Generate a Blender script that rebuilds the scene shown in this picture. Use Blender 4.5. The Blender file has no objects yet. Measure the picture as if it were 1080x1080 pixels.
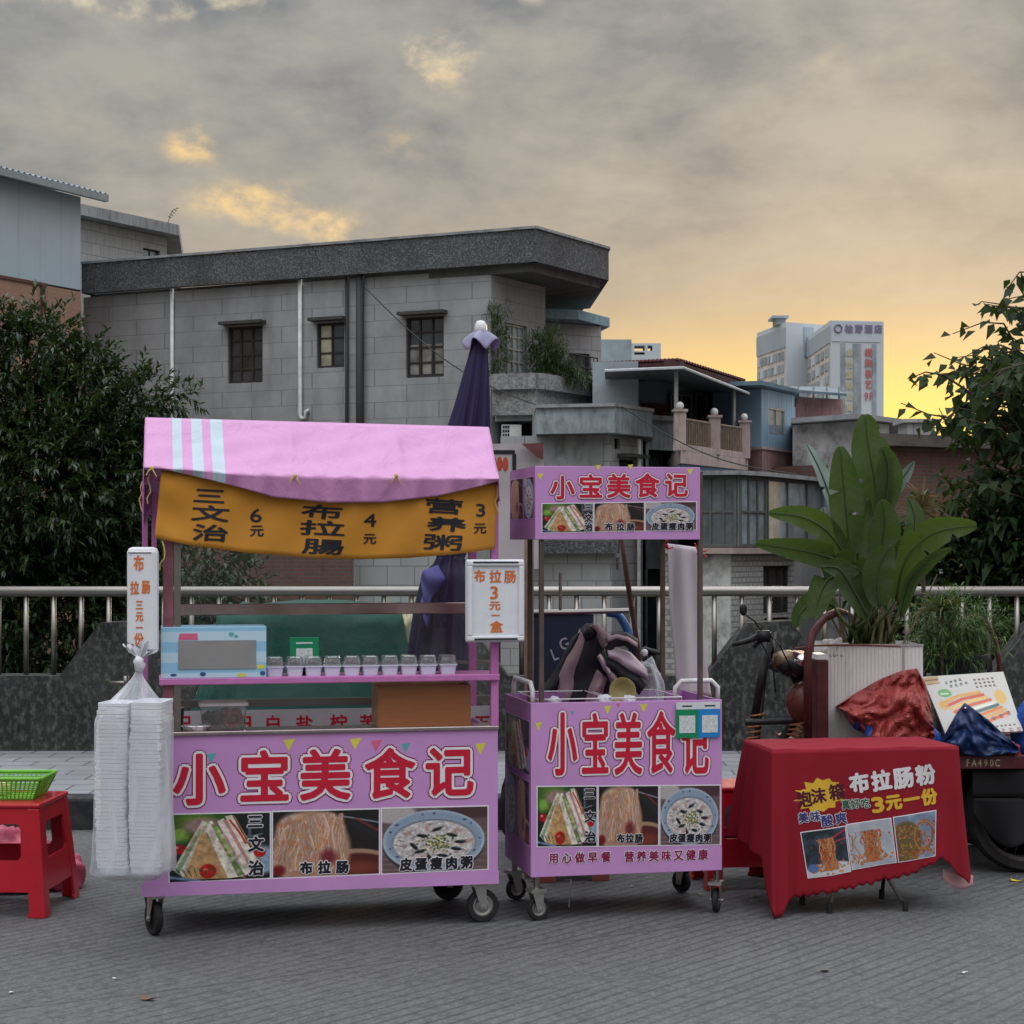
import bpy, bmesh, math, random
import numpy as np
from mathutils import Vector, Matrix
R = math.radians
random.seed(7); rng = np.random.default_rng(7)
S = bpy.context.scene
COL = S.collection
F, HZ, CH = 1900.0, 575.0, 1.66          # focal length (px of the 1080 px photo), horizon row, eye height

# ---------------------------------------------------------------- camera
cd = bpy.data.cameras.new('camera'); cam = bpy.data.objects.new('camera', cd); COL.objects.link(cam)
cam.location = (0, 0, CH); cam.rotation_euler = (R(90), 0, 0)
cd.sensor_width = 36; cd.lens = 36*F/1080; cd.shift_y = (HZ-540)/1080
cd.clip_start = .05; cd.clip_end = 3000
S.camera = cam
S.view_settings.view_transform = 'Standard'; S.view_settings.look = 'None'
S.view_settings.exposure = 0.0; S.view_settings.gamma = 1; S.view_settings.use_curve_mapping = False
S.cycles.use_denoising = True
S.cycles.max_bounces = 6; S.cycles.transparent_max_bounces = 24

def s2l(c):
    c = np.asarray(c, float)
    return np.where(c <= .04045, c/12.92, ((c+.055)/1.055)**2.4)
def rgb(r, g, b): return tuple(float(x) for x in s2l([r/255, g/255, b/255]))

# ---------------------------------------------------------------- world: dusk sky, thick cloud, gold band low on the right
class NT:
    def __init__(s, tree): s.t = tree; s.n = tree.nodes; s.l = tree.links
    def new(s, kind, **kw):
        n = s.n.new(kind)
        for k, v in kw.items():
            if hasattr(n, k): setattr(n, k, v)
        return n
    def put(s, sock, v):
        if isinstance(v, bpy.types.NodeSocket): s.l.new(v, sock)
        elif v is not None:
            if hasattr(sock.default_value, '__len__') and not hasattr(v, '__len__'): v = [v]*len(sock.default_value)
            if hasattr(sock.default_value, '__len__') and len(sock.default_value) == 4 and len(v) == 3: v = (*v, 1)
            sock.default_value = v
    def m(s, op, a, b=None, c=None, clamp=False):
        n = s.new('ShaderNodeMath', operation=op, use_clamp=clamp); s.put(n.inputs[0], a)
        if b is not None: s.put(n.inputs[1], b)
        if c is not None: s.put(n.inputs[2], c)
        return n.outputs[0]
    def mix(s, f, a, b, bt='MIX'):
        n = s.n.new('ShaderNodeMix'); n.data_type = 'RGBA'; n.blend_type = bt
        s.put(n.inputs[0], f); s.put(n.inputs[6], a); s.put(n.inputs[7], b); return n.outputs[2]
    def mixf(s, f, a, b):
        n = s.n.new('ShaderNodeMix'); n.data_type = 'FLOAT'
        s.put(n.inputs[0], f); s.put(n.inputs[2], a); s.put(n.inputs[3], b); return n.outputs[0]
    def ramp(s, f, stops, interp='LINEAR'):
        n = s.n.new('ShaderNodeValToRGB'); s.put(n.inputs[0], f); cr = n.color_ramp; cr.interpolation = interp
        while len(cr.elements) < len(stops): cr.elements.new(.5)
        for e, (p, c) in zip(cr.elements, stops):
            e.position = p; e.color = (*c, 1) if hasattr(c, '__len__') else (c, c, c, 1)
        return n.outputs[0]
    def noise(s, vec, scale, detail=4, rough=.55, dist=0, out=0):
        n = s.n.new('ShaderNodeTexNoise'); s.put(n.inputs['Vector'], vec); n.inputs['Scale'].default_value = scale
        n.inputs['Detail'].default_value = detail; n.inputs['Roughness'].default_value = rough; n.inputs['Distortion'].default_value = dist
        return n.outputs[out]
    def sep(s, v):
        n = s.n.new('ShaderNodeSeparateXYZ'); s.put(n.inputs[0], v); return n.outputs
    def comb(s, x=0, y=0, z=0):
        n = s.n.new('ShaderNodeCombineXYZ')
        for i, q in enumerate((x, y, z)): s.put(n.inputs[i], q)
        return n.outputs[0]
    def coord(s, k='Object'): return s.n.new('ShaderNodeTexCoord').outputs[k]
    def step(s, x, a, b):
        n = s.n.new('ShaderNodeMapRange'); n.interpolation_type = 'SMOOTHSTEP'; s.put(n.inputs[0], x)
        n.inputs[1].default_value = a; n.inputs[2].default_value = b; return n.outputs[0]

SUN_EL, SUN_AZ = R(7), R(14)             # low behind the houses, to the right
w = bpy.data.worlds.new('World'); S.world = w; w.use_nodes = True
q = NT(w.node_tree); w.node_tree.nodes.clear()
sky = q.new('ShaderNodeTexSky'); sky.sky_type = 'NISHITA'; sky.sun_disc = False
sky.sun_elevation = SUN_EL; sky.sun_rotation = SUN_AZ; sky.altitude = 50; sky.dust_density = 2
d = q.coord('Generated'); X, Y, Z = q.sep(d)
az = q.m('ARCTAN2', X, Y)                # radians, right positive
el = q.m('ARCSINE', Z)
base = q.ramp(q.m('MULTIPLY', el, 3.0), [
    (0.0, rgb(214, 186, 142)), (.12, rgb(208, 180, 140)), (.26, rgb(192, 170, 142)), (.42, rgb(175, 163, 147)),
    (.62, rgb(152, 149, 143)), (.88, rgb(148, 150, 150)), (1.0, rgb(150, 153, 156))])
gx = q.m('DIVIDE', q.m('SUBTRACT', az, .15), .20); gz = q.m('DIVIDE', q.m('SUBTRACT', el, .05), .062)
glow = q.m('EXPONENT', q.m('MULTIPLY', q.m('ADD', q.m('MULTIPLY', gx, gx), q.m('MULTIPLY', gz, gz)), -1.0))
nv = q.comb(az, q.m('MULTIPLY', el, 1.9), 0)
streak = q.noise(nv, 9, 5, .6)
glow2 = q.m('MULTIPLY', glow, q.ramp(streak, [(.3, .75), (.62, 1.12)]), clamp=True)
c1 = q.mix(glow2, base, rgb(255, 208, 116))
# brightest core
hx = q.m('DIVIDE', q.m('SUBTRACT', az, .17), .19); hz = q.m('DIVIDE', q.m('SUBTRACT', el, .055), .036)
core = q.m('EXPONENT', q.m('MULTIPLY', q.m('ADD', q.m('MULTIPLY', hx, hx), q.m('MULTIPLY', hz, hz)), -1.0))
c1 = q.mix(q.m('MULTIPLY', core, .92), c1, rgb(255, 218, 104))
# dark cloud masses
cl = q.noise(nv, 7.5, 10, .62, .12)
clf = q.ramp(cl, [(.38, 0.0), (.62, 1.0)])
hi = q.step(el, .07, .22)
c2 = q.mix(q.m('MULTIPLY', q.m('SUBTRACT', 1.0, clf), q.m('MULTIPLY', hi, .68)), c1, rgb(116, 122, 129))
c2 = q.mix(q.m('MULTIPLY', clf, q.m('MULTIPLY', hi, .50)), c2, rgb(192, 186, 172))
# bright torn gaps in the cloud, left and upper left
gap_n = q.noise(q.comb(q.m('ADD', az, 3.7), q.m('MULTIPLY', el, 1.35), 3.1), 22, 7, .60, .15)
def blob(a, e, ra, re):
    x = q.m('DIVIDE', q.m('SUBTRACT', az, a), ra); y = q.m('DIVIDE', q.m('SUBTRACT', el, e), re)
    return q.m('EXPONENT', q.m('MULTIPLY', q.m('ADD', q.m('MULTIPLY', x, x), q.m('MULTIPLY', y, y)), -1.0))
gm = None
for a, e, ra, re, s in ((-.040, .266, .024, .022, .22), (-.19, .292, .055, .012, .20), (.012, .300, .014, .010, .14), (-.176, .216, .016, .012, .20), (-.20, .285, .03, .010, .12),
                        (-.138, .186, .045, .013, .19), (-.105, .172, .03, .009, .15), (-.265, .297, .035, .014, .16), (.165, .255, .035, .02, .07), (-.06, .22, .04, .012, .08)):
    b = q.m('MULTIPLY', blob(a, e, ra, re), s); gm = b if gm is None else q.m('ADD', gm, b)
gap = q.m('MULTIPLY', q.step(q.m('ADD', gap_n, q.m('MINIMUM', gm, .16)), .545, .80), q.step(gm, .02, .15))
gcol = q.mix(q.step(el, .22, .30), rgb(252, 214, 150), rgb(242, 228, 196))
c3 = q.mix(gap, c2, gcol)
# out of the frame: sky brightened overhead and behind the viewer, added to light the scene
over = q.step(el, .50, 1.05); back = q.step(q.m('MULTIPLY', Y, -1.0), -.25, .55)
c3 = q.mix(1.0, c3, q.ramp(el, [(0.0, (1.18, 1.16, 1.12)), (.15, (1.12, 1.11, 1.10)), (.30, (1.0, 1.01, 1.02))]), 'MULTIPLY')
c4 = q.mix(back, c3, q.ramp(el, [(0.0, (.16, .15, .145)), (.14, (.26, .255, .25)), (.30, (.88, .88, .89)), (.7, (1.3, 1.31, 1.34))]))  # low band behind the viewer darkened in place of unseen street buildings
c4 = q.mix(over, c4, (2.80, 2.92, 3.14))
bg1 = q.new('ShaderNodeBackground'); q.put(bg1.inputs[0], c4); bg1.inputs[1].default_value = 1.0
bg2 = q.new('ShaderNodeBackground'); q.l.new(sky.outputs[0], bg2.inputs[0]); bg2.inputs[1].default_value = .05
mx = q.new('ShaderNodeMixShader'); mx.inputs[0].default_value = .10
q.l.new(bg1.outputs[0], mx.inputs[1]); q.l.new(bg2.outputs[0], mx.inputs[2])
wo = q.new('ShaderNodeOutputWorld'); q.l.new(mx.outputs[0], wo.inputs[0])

sl = bpy.data.lights.new('sun', 'SUN'); sl.energy = .8; sl.angle = R(14); sl.color = (1, .80, .55)
so = bpy.data.objects.new('sun', sl); COL.objects.link(so)
sd = Vector((math.sin(SUN_AZ)*math.cos(SUN_EL), math.cos(SUN_AZ)*math.cos(SUN_EL), math.sin(SUN_EL)))
so.rotation_euler = (-sd).to_track_quat('-Z', 'Y').to_euler(); so.location = (8, 30, 20)

# ---------------------------------------------------------------- projection helpers: a pixel of the photo at a chosen distance
def W(px, py, d): return Vector(((px-540)/F*d, d, CH-(py-HZ)/F*d))
class Fr:
    """local frame of a thing (x along its front, y back, z up); L finds where a sight line meets a plane y = yl"""
    def __init__(s, o, a): s.o = Vector(o); s.a = a; s.M = Matrix.Translation(s.o) @ Matrix.Rotation(a, 4, 'Z')
    def L(s, px, py, yl=0.0):
        D = Vector(((px-540)/F, 1, (HZ-py)/F)); n = Vector((-math.sin(s.a), math.cos(s.a), 0)); C = Vector((0, 0, CH))
        t = (yl-(C-s.o).dot(n))/D.dot(n); P = C+D*t-s.o
        return P.x*math.cos(s.a)+P.y*math.sin(s.a), P.z
    def X(s, px, yl=0): return s.L(px, 600, yl)[0]
    def Zp(s, px, py, yl=0): return s.L(px, py, yl)[1]

# ---------------------------------------------------------------- mesh helpers
MATS = {}
MW = {}
class MB:
    def __init__(s): s.v = []; s.f = []; s.mi = []; s.cur = 0
    def add(s, vs, fs, M=None):
        b = len(s.v)
        s.v += [tuple(M @ Vector(p)) if M else tuple(p) for p in vs]
        s.f += [tuple(i+b for i in f) for f in fs]; s.mi += [s.cur]*len(fs); return s
    def box(s, x0, y0, z0, x1, y1, z1, M=None):
        v = [(x, y, z) for z in (z0, z1) for y in (y0, y1) for x in (x0, x1)]
        return s.add(v, [(0, 2, 3, 1), (4, 5, 7, 6), (0, 1, 5, 4), (2, 6, 7, 3), (0, 4, 6, 2), (1, 3, 7, 5)], M)
    def hexa(s, b, t):      # four bottom points, four top points (any prism-like solid)
        n = len(b)
        fs = [tuple(range(n))[::-1], tuple(range(n, 2*n))]+[(i, (i+1) % n, n+(i+1) % n, n+i) for i in range(n)]
        return s.add(list(b)+list(t), fs)
    def prism(s, poly, z0, z1, M=None):
        return s.add([(x, y, z0) for x, y in poly]+[(x, y, z1) for x, y in poly],
                     [tuple(range(len(poly)))[::-1], tuple(range(len(poly), 2*len(poly)))] +
                     [(i, (i+1) % len(poly), len(poly)+(i+1) % len(poly), len(poly)+i) for i in range(len(poly))], M)
    def plate(s, poly, y0, y1, M=None):   # polygon in x,z given a thickness in y
        n = len(poly)
        return s.add([(x, y0, z) for x, z in poly]+[(x, y1, z) for x, z in poly],
                     [tuple(range(n)), tuple(range(n, 2*n))[::-1]]+[(i, n+i, n+(i+1) % n, (i+1) % n) for i in range(n)], M)
    def tube(s, pts, r, n=8, cap=True, closed=False):
        pts = [Vector(p) for p in pts]; k = len(pts); rr = r if hasattr(r, '__len__') else [r]*k
        vs = []; up = None
        for i, p in enumerate(pts):
            t = (pts[(i+1) % k]-pts[i-1]) if closed else (pts[min(i+1, k-1)]-pts[max(i-1, 0)])
            if t.length < 1e-9: t = Vector((0, 0, 1))
            t.normalize()
            if up is None:
                up = Vector((0, 0, 1)) if abs(t.z) < .9 else Vector((1, 0, 0))
            a = up-t*up.dot(t)
            if a.length < 1e-6: a = t.orthogonal()
            a.normalize(); up = a; b = t.cross(a)
            for j in range(n):
                th = 2*math.pi*j/n; vs.append(p+(a*math.cos(th)+b*math.sin(th))*rr[i])
        fs = [(i*n+j, i*n+(j+1) % n, (i+1)*n+(j+1) % n, (i+1)*n+j) for i in range(k-1) for j in range(n)]
        if closed: fs += [((k-1)*n+j, (k-1)*n+(j+1) % n, (j+1) % n, j) for j in range(n)]
        elif cap: fs += [tuple(range(n))[::-1], tuple((k-1)*n+j for j in range(n))]
        return s.add(vs, fs)
    def lathe(s, prof, c=(0, 0, 0), n=20, M=None):    # (radius, height) rows
        vs = [(c[0]+r*math.cos(2*math.pi*j/n), c[1]+r*math.sin(2*math.pi*j/n), c[2]+h) for r, h in prof for j in range(n)]
        k = len(prof)
        fs = [(i*n+j, i*n+(j+1) % n, (i+1)*n+(j+1) % n, (i+1)*n+j) for i in range(k-1) for j in range(n)]
        if prof[0][0] > 1e-5: fs.append(tuple(range(n))[::-1])
        if prof[-1][0] > 1e-5: fs.append(tuple((k-1)*n+j for j in range(n)))
        return s.add(vs, fs, M)
    def ball(s, c, r, n=12, sc=(1, 1, 1)):
        m = n//2
        vs = [(c[0]+r*sc[0]*math.sin(math.pi*i/m)*math.cos(2*math.pi*j/n), c[1]+r*sc[1]*math.sin(math.pi*i/m)*math.sin(2*math.pi*j/n),
               c[2]+r*sc[2]*math.cos(math.pi*i/m)) for i in range(m+1) for j in range(n)]
        return s.add(vs, [(i*n+j, (i+1)*n+j, (i+1)*n+(j+1) % n, i*n+(j+1) % n) for i in range(m) for j in range(n)])
    def grid(s, fn, nu, nv, closeu=False):
        vs = [fn(i/nu, j/nv) for j in range(nv+1) for i in range(nu+(0 if closeu else 1))]
        k = nu if closeu else nu+1
        fs = [(j*k+i, j*k+(i+1) % k, (j+1)*k+(i+1) % k, (j+1)*k+i) for j in range(nv) for i in range(nu)]
        return s.add(vs, fs)
    def build(s, name, mats, parent=None, world=False, smooth=False, bevel=0, solid=0, sub=0):
        me = bpy.data.meshes.new(name)
        P = MW[parent.name] if parent else Matrix()
        v = np.array(s.v, float).reshape(-1, 3)
        o = bpy.data.objects.new(name, me); COL.objects.link(o)
        if parent:
            o.parent = parent; MW[o.name] = P
            if world:
                Mi = np.array(P.inverted()); v = v @ Mi[:3, :3].T+Mi[:3, 3]
        else:
            c = Vector(((v[:, 0].min()+v[:, 0].max())/2, (v[:, 1].min()+v[:, 1].max())/2, v[:, 2].min()))
            v = v-np.array(c); o.location = c; MW[o.name] = Matrix.Translation(c)
        me.from_pydata([tuple(p) for p in v], [], s.f)
        if not isinstance(mats, (list, tuple)): mats = [mats]
        for m in mats: me.materials.append(m)
        me.polygons.foreach_set('material_index', s.mi)
        if smooth: me.polygons.foreach_set('use_smooth', [True]*len(s.f))
        me.update()
        if solid:
            m = o.modifiers.new('thickness', 'SOLIDIFY'); m.thickness = solid; m.offset = 0
        if bevel:
            m = o.modifiers.new('bevel', 'BEVEL'); m.width = bevel; m.segments = 2; m.limit_method = 'ANGLE'; m.angle_limit = R(40)
            m.harden_normals = False
        if sub:
            m = o.modifiers.new('subsurf', 'SUBSURF'); m.levels = sub; m.render_levels = sub
        return o
def fast_mesh(name, v, f, mats, parent=None, world=False, smooth=False, mi=None):
    """numpy version for many small faces; f is an (n,4) or (n,3) array"""
    me = bpy.data.meshes.new(name); o = bpy.data.objects.new(name, me); COL.objects.link(o)
    v = np.asarray(v, float)
    if parent:
        o.parent = parent; P = MW[parent.name]; MW[o.name] = P
        if world: Mi = np.array(P.inverted()); v = v @ Mi[:3, :3].T+Mi[:3, 3]
    else:
        c = np.array([(v[:, 0].min()+v[:, 0].max())/2, (v[:, 1].min()+v[:, 1].max())/2, v[:, 2].min()])
        v = v-c; o.location = c; MW[o.name] = Matrix.Translation(Vector(c))
    f = np.asarray(f, np.int32); k = f.shape[1]
    me.vertices.add(len(v)); me.vertices.foreach_set('co', v.astype(np.float32).ravel())
    me.loops.add(f.size); me.loops.foreach_set('vertex_index', f.ravel())
    me.polygons.add(len(f)); me.polygons.foreach_set('loop_start', np.arange(0, f.size, k, dtype=np.int32))
    for m in (mats if isinstance(mats, (list, tuple)) else [mats]): me.materials.append(m)
    if mi is not None: me.polygons.foreach_set('material_index', np.asarray(mi, np.int32))
    if smooth: me.polygons.foreach_set('use_smooth', np.ones(len(f), bool))
    me.update(calc_edges=True)
    return o
def thing(name, label, cat, loc, rot=0, group=None):
    o = bpy.data.objects.new(name, None); COL.objects.link(o); o.location = loc; o.rotation_euler = (0, 0, rot)
    o.empty_display_size = .2
    MW[o.name] = Matrix.Translation(Vector(loc)) @ Matrix.Rotation(rot, 4, 'Z')
    return tag(o, label, cat, group)
def tag(o, label, cat, group=None):
    o['label'] = label; o['category'] = cat
    if group: o['group'] = group
    return o
def struct(o): o['kind'] = 'structure'; return o
def dup(o, M=None, label=None):
    """copy of a thing with its parts and sub-parts"""
    c = o.copy(); COL.objects.link(c)
    if M is not None: c.location = M.to_translation(); c.rotation_euler = M.to_euler()
    if label: c['label'] = label
    def rec(a, b):
        for ch in [x for x in KIDS.get(a.name, []) ]:
            e = ch.copy(); COL.objects.link(e); e.parent = b; rec(ch, e)
    rec(o, c); return c
KIDS = {}
def index_kids():
    KIDS.clear()
    for x in bpy.data.objects:
        if x.parent: KIDS.setdefault(x.parent.name, []).append(x)

# ---------------------------------------------------------------- materials
def mat(name, col, rough=.6, metal=0, var=.12, vs=6, bump=.0, bs=40, spec=.3, coat=0, alpha=None, trans=0, dirt=None, dsc=2.0, damt=.5, sheen=0, mesh_scale=None, streak=0):
    if name in MATS: return MATS[name]
    m = bpy.data.materials.new(name); m.use_nodes = True; MATS[name] = m
    q = NT(m.node_tree); b = m.node_tree.nodes['Principled BSDF']
    co = q.coord(); n = q.noise(co, vs, 5, .6)
    col = np.array(col)
    c = q.mix(q.ramp(n, [(.3, 0.0), (.7, 1.0)]), tuple(col*(1-var)), tuple(np.minimum(col*(1+var), 1)))
    if dirt is not None:
        v = co
        if streak:
            x, y, z = q.sep(co); v = q.comb(q.m('MULTIPLY', q.m('ADD', x, y), streak), 0, z)
        dn = q.noise(v, dsc, 7, .65)
        c = q.mix(q.m('MULTIPLY', q.ramp(dn, [(.48, 0.0), (.68, 1.0)]), damt), c, dirt)
    q.put(b.inputs['Base Color'], c)
    rn = q.noise(co, vs*2.3, 3, .5)
    q.put(b.inputs['Roughness'], q.mixf(rn, max(rough-.08, .02), min(rough+.08, 1)))
    b.inputs['Metallic'].default_value = metal; b.inputs['Specular IOR Level'].default_value = spec
    b.inputs['Coat Weight'].default_value = coat; b.inputs['Sheen Weight'].default_value = sheen
    if alpha is not None: b.inputs['Alpha'].default_value = alpha
    if trans: b.inputs['Transmission Weight'].default_value = trans
    if bump:
        bn = q.new('ShaderNodeBump'); bn.inputs['Strength'].default_value = bump; bn.inputs['Distance'].default_value = .01
        q.put(bn.inputs['Height'], q.noise(co, bs, 4, .6)); q.l.new(bn.outputs[0], b.inputs['Normal'])
    return m
def base(name):
    m = bpy.data.materials.new(name); m.use_nodes = True; MATS[name] = m
    return m, NT(m.node_tree), m.node_tree.nodes['Principled BSDF']
def bumpn(q, b, h, strength=.5, dist=.01):
    n = q.new('ShaderNodeBump'); n.inputs['Strength'].default_value = strength; n.inputs['Distance'].default_value = dist
    q.put(n.inputs['Height'], h); q.l.new(n.outputs[0], b.inputs['Normal'])
def brickmat(name, c1, c2, mortar, bw, bh, ms=.01, rough=.8, bump=.4, stain=.35, off=.5, sx=1.0):
    m, q, b = base(name)
    x, y, z = q.sep(q.coord()); v = q.comb(q.m('ADD', q.m('MULTIPLY', x, sx), y), z, 0)
    t = q.new('ShaderNodeTexBrick'); q.put(t.inputs['Vector'], v); t.offset = off
    q.put(t.inputs['Color1'], c1); q.put(t.inputs['Color2'], c2); q.put(t.inputs['Mortar'], mortar)
    t.inputs['Scale'].default_value = 1; t.inputs['Brick Width'].default_value = bw; t.inputs['Row Height'].default_value = bh
    t.inputs['Mortar Size'].default_value = ms; t.inputs['Mortar Smooth'].default_value = .1; t.inputs['Bias'].default_value = 0
    co = q.coord(); n = q.noise(co, .8, 7, .65); n2 = q.noise(q.comb(q.m('MULTIPLY', q.m('ADD', x, y), 3.0), 0, q.m('MULTIPLY', z, .35)), 1.2, 6, .6)
    c = q.mix(q.m('MULTIPLY', q.ramp(n, [(.4, 0.0), (.7, 1.0)]), stain), t.outputs[0], tuple(np.array(c1)*.45))
    c = q.mix(q.m('MULTIPLY', q.ramp(n2, [(.5, 0.0), (.75, 1.0)]), stain), c, tuple(np.array(c1)*.35))
    q.put(b.inputs['Base Color'], c); b.inputs['Roughness'].default_value = rough
    bumpn(q, b, q.m('SUBTRACT', q.noise(co, 30, 3), t.outputs[1]), bump, .008)
    return m
def glassmat(name, tint=(1, 1, 1), refl=.12, dirt=.06):
    m, q, b = base(name); m.node_tree.nodes.remove(b)
    tr = q.new('ShaderNodeBsdfTransparent'); q.put(tr.inputs[0], tint)
    gl = q.new('ShaderNodeBsdfGlossy'); gl.inputs['Roughness'].default_value = .03; q.put(gl.inputs[0], (.9, .9, .9))
    df = q.new('ShaderNodeBsdfDiffuse'); q.put(df.inputs[0], (.6, .6, .58))
    fr = q.new('ShaderNodeFresnel'); fr.inputs[0].default_value = 1.45
    a = q.new('ShaderNodeMixShader'); q.put(a.inputs[0], q.m('ADD', fr.outputs[0], refl-.04)); q.l.new(tr.outputs[0], a.inputs[1]); q.l.new(gl.outputs[0], a.inputs[2])
    c = q.new('ShaderNodeMixShader'); q.put(c.inputs[0], q.m('MULTIPLY', q.ramp(q.noise(q.coord(), 7, 6, .7), [(.4, .2), (.75, 1.0)]), dirt))
    q.l.new(a.outputs[0], c.inputs[1]); q.l.new(df.outputs[0], c.inputs[2])
    q.l.new(c.outputs[0], m.node_tree.nodes['Material Output'].inputs[0]); return m
def leafmat(name, c1, c2, c3=None, rough=.45, trans=.25, vs=3.0, under=None):
    m, q, b = base(name)
    g = q.new('ShaderNodeNewGeometry')
    rnd = g.outputs['Random Per Island']
    c = q.mix(rnd, c1, c2)
    if c3 is not None: c = q.mix(q.ramp(q.noise(q.coord(), vs, 4, .6), [(.45, 0.0), (.65, .7)]), c, c3)
    if under is not None: c = q.mix(g.outputs['Backfacing'], c, under)
    q.put(b.inputs['Base Color'], c); b.inputs['Roughness'].default_value = rough; b.inputs['Specular IOR Level'].default_value = .5
    tl = q.new('ShaderNodeBsdfTranslucent'); q.put(tl.inputs[0], q.mix(.5, c, (.10, .16, .02)))
    mx = q.new('ShaderNodeMixShader'); mx.inputs[0].default_value = trans
    q.l.new(b.outputs[0], mx.inputs[1]); q.l.new(tl.outputs[0], mx.inputs[2]); q.l.new(mx.outputs[0], m.node_tree.nodes['Material Output'].inputs[0])
    return m
def printmat(name='printed_vinyl', rough=.32, k=.82):
    if name in MATS: return MATS[name]
    m, q, b = base(name)
    a = q.new('ShaderNodeAttribute'); a.attribute_name = 'ink'
    q.put(b.inputs['Base Color'], q.mix(1.0, a.outputs[0], (k, k, k), 'MULTIPLY')); b.inputs['Roughness'].default_value = rough
    return m
# ================================================================ SETTING
m, q, b = base('grooved_concrete')
co = q.coord(); x, y, z = q.sep(co)
u = q.m('SUBTRACT', q.m('MULTIPLY', x, math.cos(R(40))), q.m('MULTIPLY', y, math.sin(R(40))))
wob = q.noise(co, 1.1, 3, .5)
ph = q.m('FRACT', q.m('DIVIDE', q.m('ADD', u, q.m('MULTIPLY', wob, .02)), .066))
gr = q.m('SUBTRACT', 1.0, q.step(q.m('ABSOLUTE', q.m('SUBTRACT', ph, .5)), .05, .17))
wear = q.ramp(q.noise(co, .7, 6, .65), [(.34, .15), (.58, 1.0)])
grv = q.m('MULTIPLY', gr, wear)
n1 = q.noise(co, 75, 4, .8); n4 = q.noise(co, 28, 3, .7); n2 = q.noise(co, .45, 6, .62); n3 = q.noise(co, 3.2, 6, .7)
c = q.mix(q.ramp(n2, [(.3, 0.0), (.7, 1.0)]), (.078, .078, .079), (.132, .131, .130))
c = q.mix(q.m('MULTIPLY', q.ramp(n3, [(.5, 0.0), (.8, 1.0)]), .45), c, (.05, .05, .051))
c = q.mix(q.m('MULTIPLY', q.ramp(n1, [(.47, 0.0), (.62, 1.0)]), .60), c, (.215, .212, .208))
c = q.mix(q.m('MULTIPLY', q.ramp(n4, [(.48, 0.0), (.66, 1.0)]), .55), c, (.035, .035, .036))
c = q.mix(q.m('MULTIPLY', grv, .52), c, (.028, .028, .029))
# slab joint running across, and a wandering crack
jn = q.m('SUBTRACT', 1.0, q.step(q.m('ABSOLUTE', q.m('SUBTRACT', q.m('ADD', y, q.m('ADD', q.m('MULTIPLY', x, -.55), q.m('MULTIPLY', wob, .05))), 8.2)), .004, .016))
c = q.mix(q.m('MULTIPLY', jn, .6), c, (.04, .04, .042))
q.put(b.inputs['Base Color'], c); q.put(b.inputs['Roughness'], q.mixf(n3, .62, .9))
bumpn(q, b, q.m('ADD', q.m('MULTIPLY', grv, -.5), q.m('MULTIPLY', n1, .9)), 1.0, .010)

paving = brickmat('paving_tiles', (.30, .31, .32), (.23, .235, .245), (.07, .07, .07), .30, .30, .010, .75, .4, .35, .0)
m, q, b = base('paving_tiles_flat')
x, y, z = q.sep(q.coord()); t = q.new('ShaderNodeTexBrick'); q.put(t.inputs['Vector'], q.comb(x, y, 0)); t.offset = .5
q.put(t.inputs['Color1'], (.215, .22, .23)); q.put(t.inputs['Color2'], (.165, .17, .18)); q.put(t.inputs['Mortar'], (.07, .07, .07))
for k, vv in (('Scale', 1), ('Brick Width', .36), ('Row Height', .24), ('Mortar Size', .009)): t.inputs[k].default_value = vv
n = q.noise(q.coord(), 1.3, 6, .65)
q.put(b.inputs['Base Color'], q.mix(q.m('MULTIPLY', q.ramp(n, [(.45, 0.0), (.7, 1.0)]), .5), t.outputs[0], (.09, .09, .09))); b.inputs['Roughness'].default_value = .7
bumpn(q, b, q.m('MULTIPLY', t.outputs[1], -1.0), .5, .006)

KERB = mat('kerb_stone', (.024, .024, .025), .8, var=.35, vs=5, bump=.5, bs=60, dirt=(.08, .08, .078), dsc=6, damt=.5)
KERBTOP = mat('kerb_top', (.26, .27, .28), .75, var=.2, vs=5, bump=.4, bs=60)
WALLM = mat('stained_parapet', (.030, .030, .029), .92, var=.5, vs=3.5, bump=1.0, bs=22, dirt=(.14, .14, .13), dsc=16, damt=.7, streak=1.6)
EARTH = mat('bank_earth', (.10, .10, .08), .95, var=.4, vs=.6, bump=.5, bs=5)
STEEL = mat('brushed_steel', (.27, .25, .23), .38, 1, var=.10, vs=3, bump=.05)
PINKST = mat('pink_painted_steel', (.52, .17, .42), .38, .0, var=.16, vs=9, bump=.15, bs=30, dirt=(.20, .09, .15), dsc=9, damt=.55)

mb = MB(); mb.box(-60, -12, -.3, 60, 10.5, 0); struct(mb.build('road', MATS['grooved_concrete']))
mb = MB()
xx = -40.0
while xx < 40:
    mb.box(xx, 10.5, -.1, xx+.985, 10.72, .185+random.uniform(-.003, .003)); xx += 1.0
struct(mb.build('kerb', KERB, bevel=.018))
mb = MB(); mb.box(-60, 10.72, -.3, 60, 12.98, .18); struct(mb.build('pavement', MATS['paving_tiles_flat']))
mb = MB(); mb.grid(lambda a, c: (-900+1800*a, 13.2+c*c*1400, -3.0+(1.2*math.exp(-c*60))), 12, 60); struct(mb.build('ground', EARTH))

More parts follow.
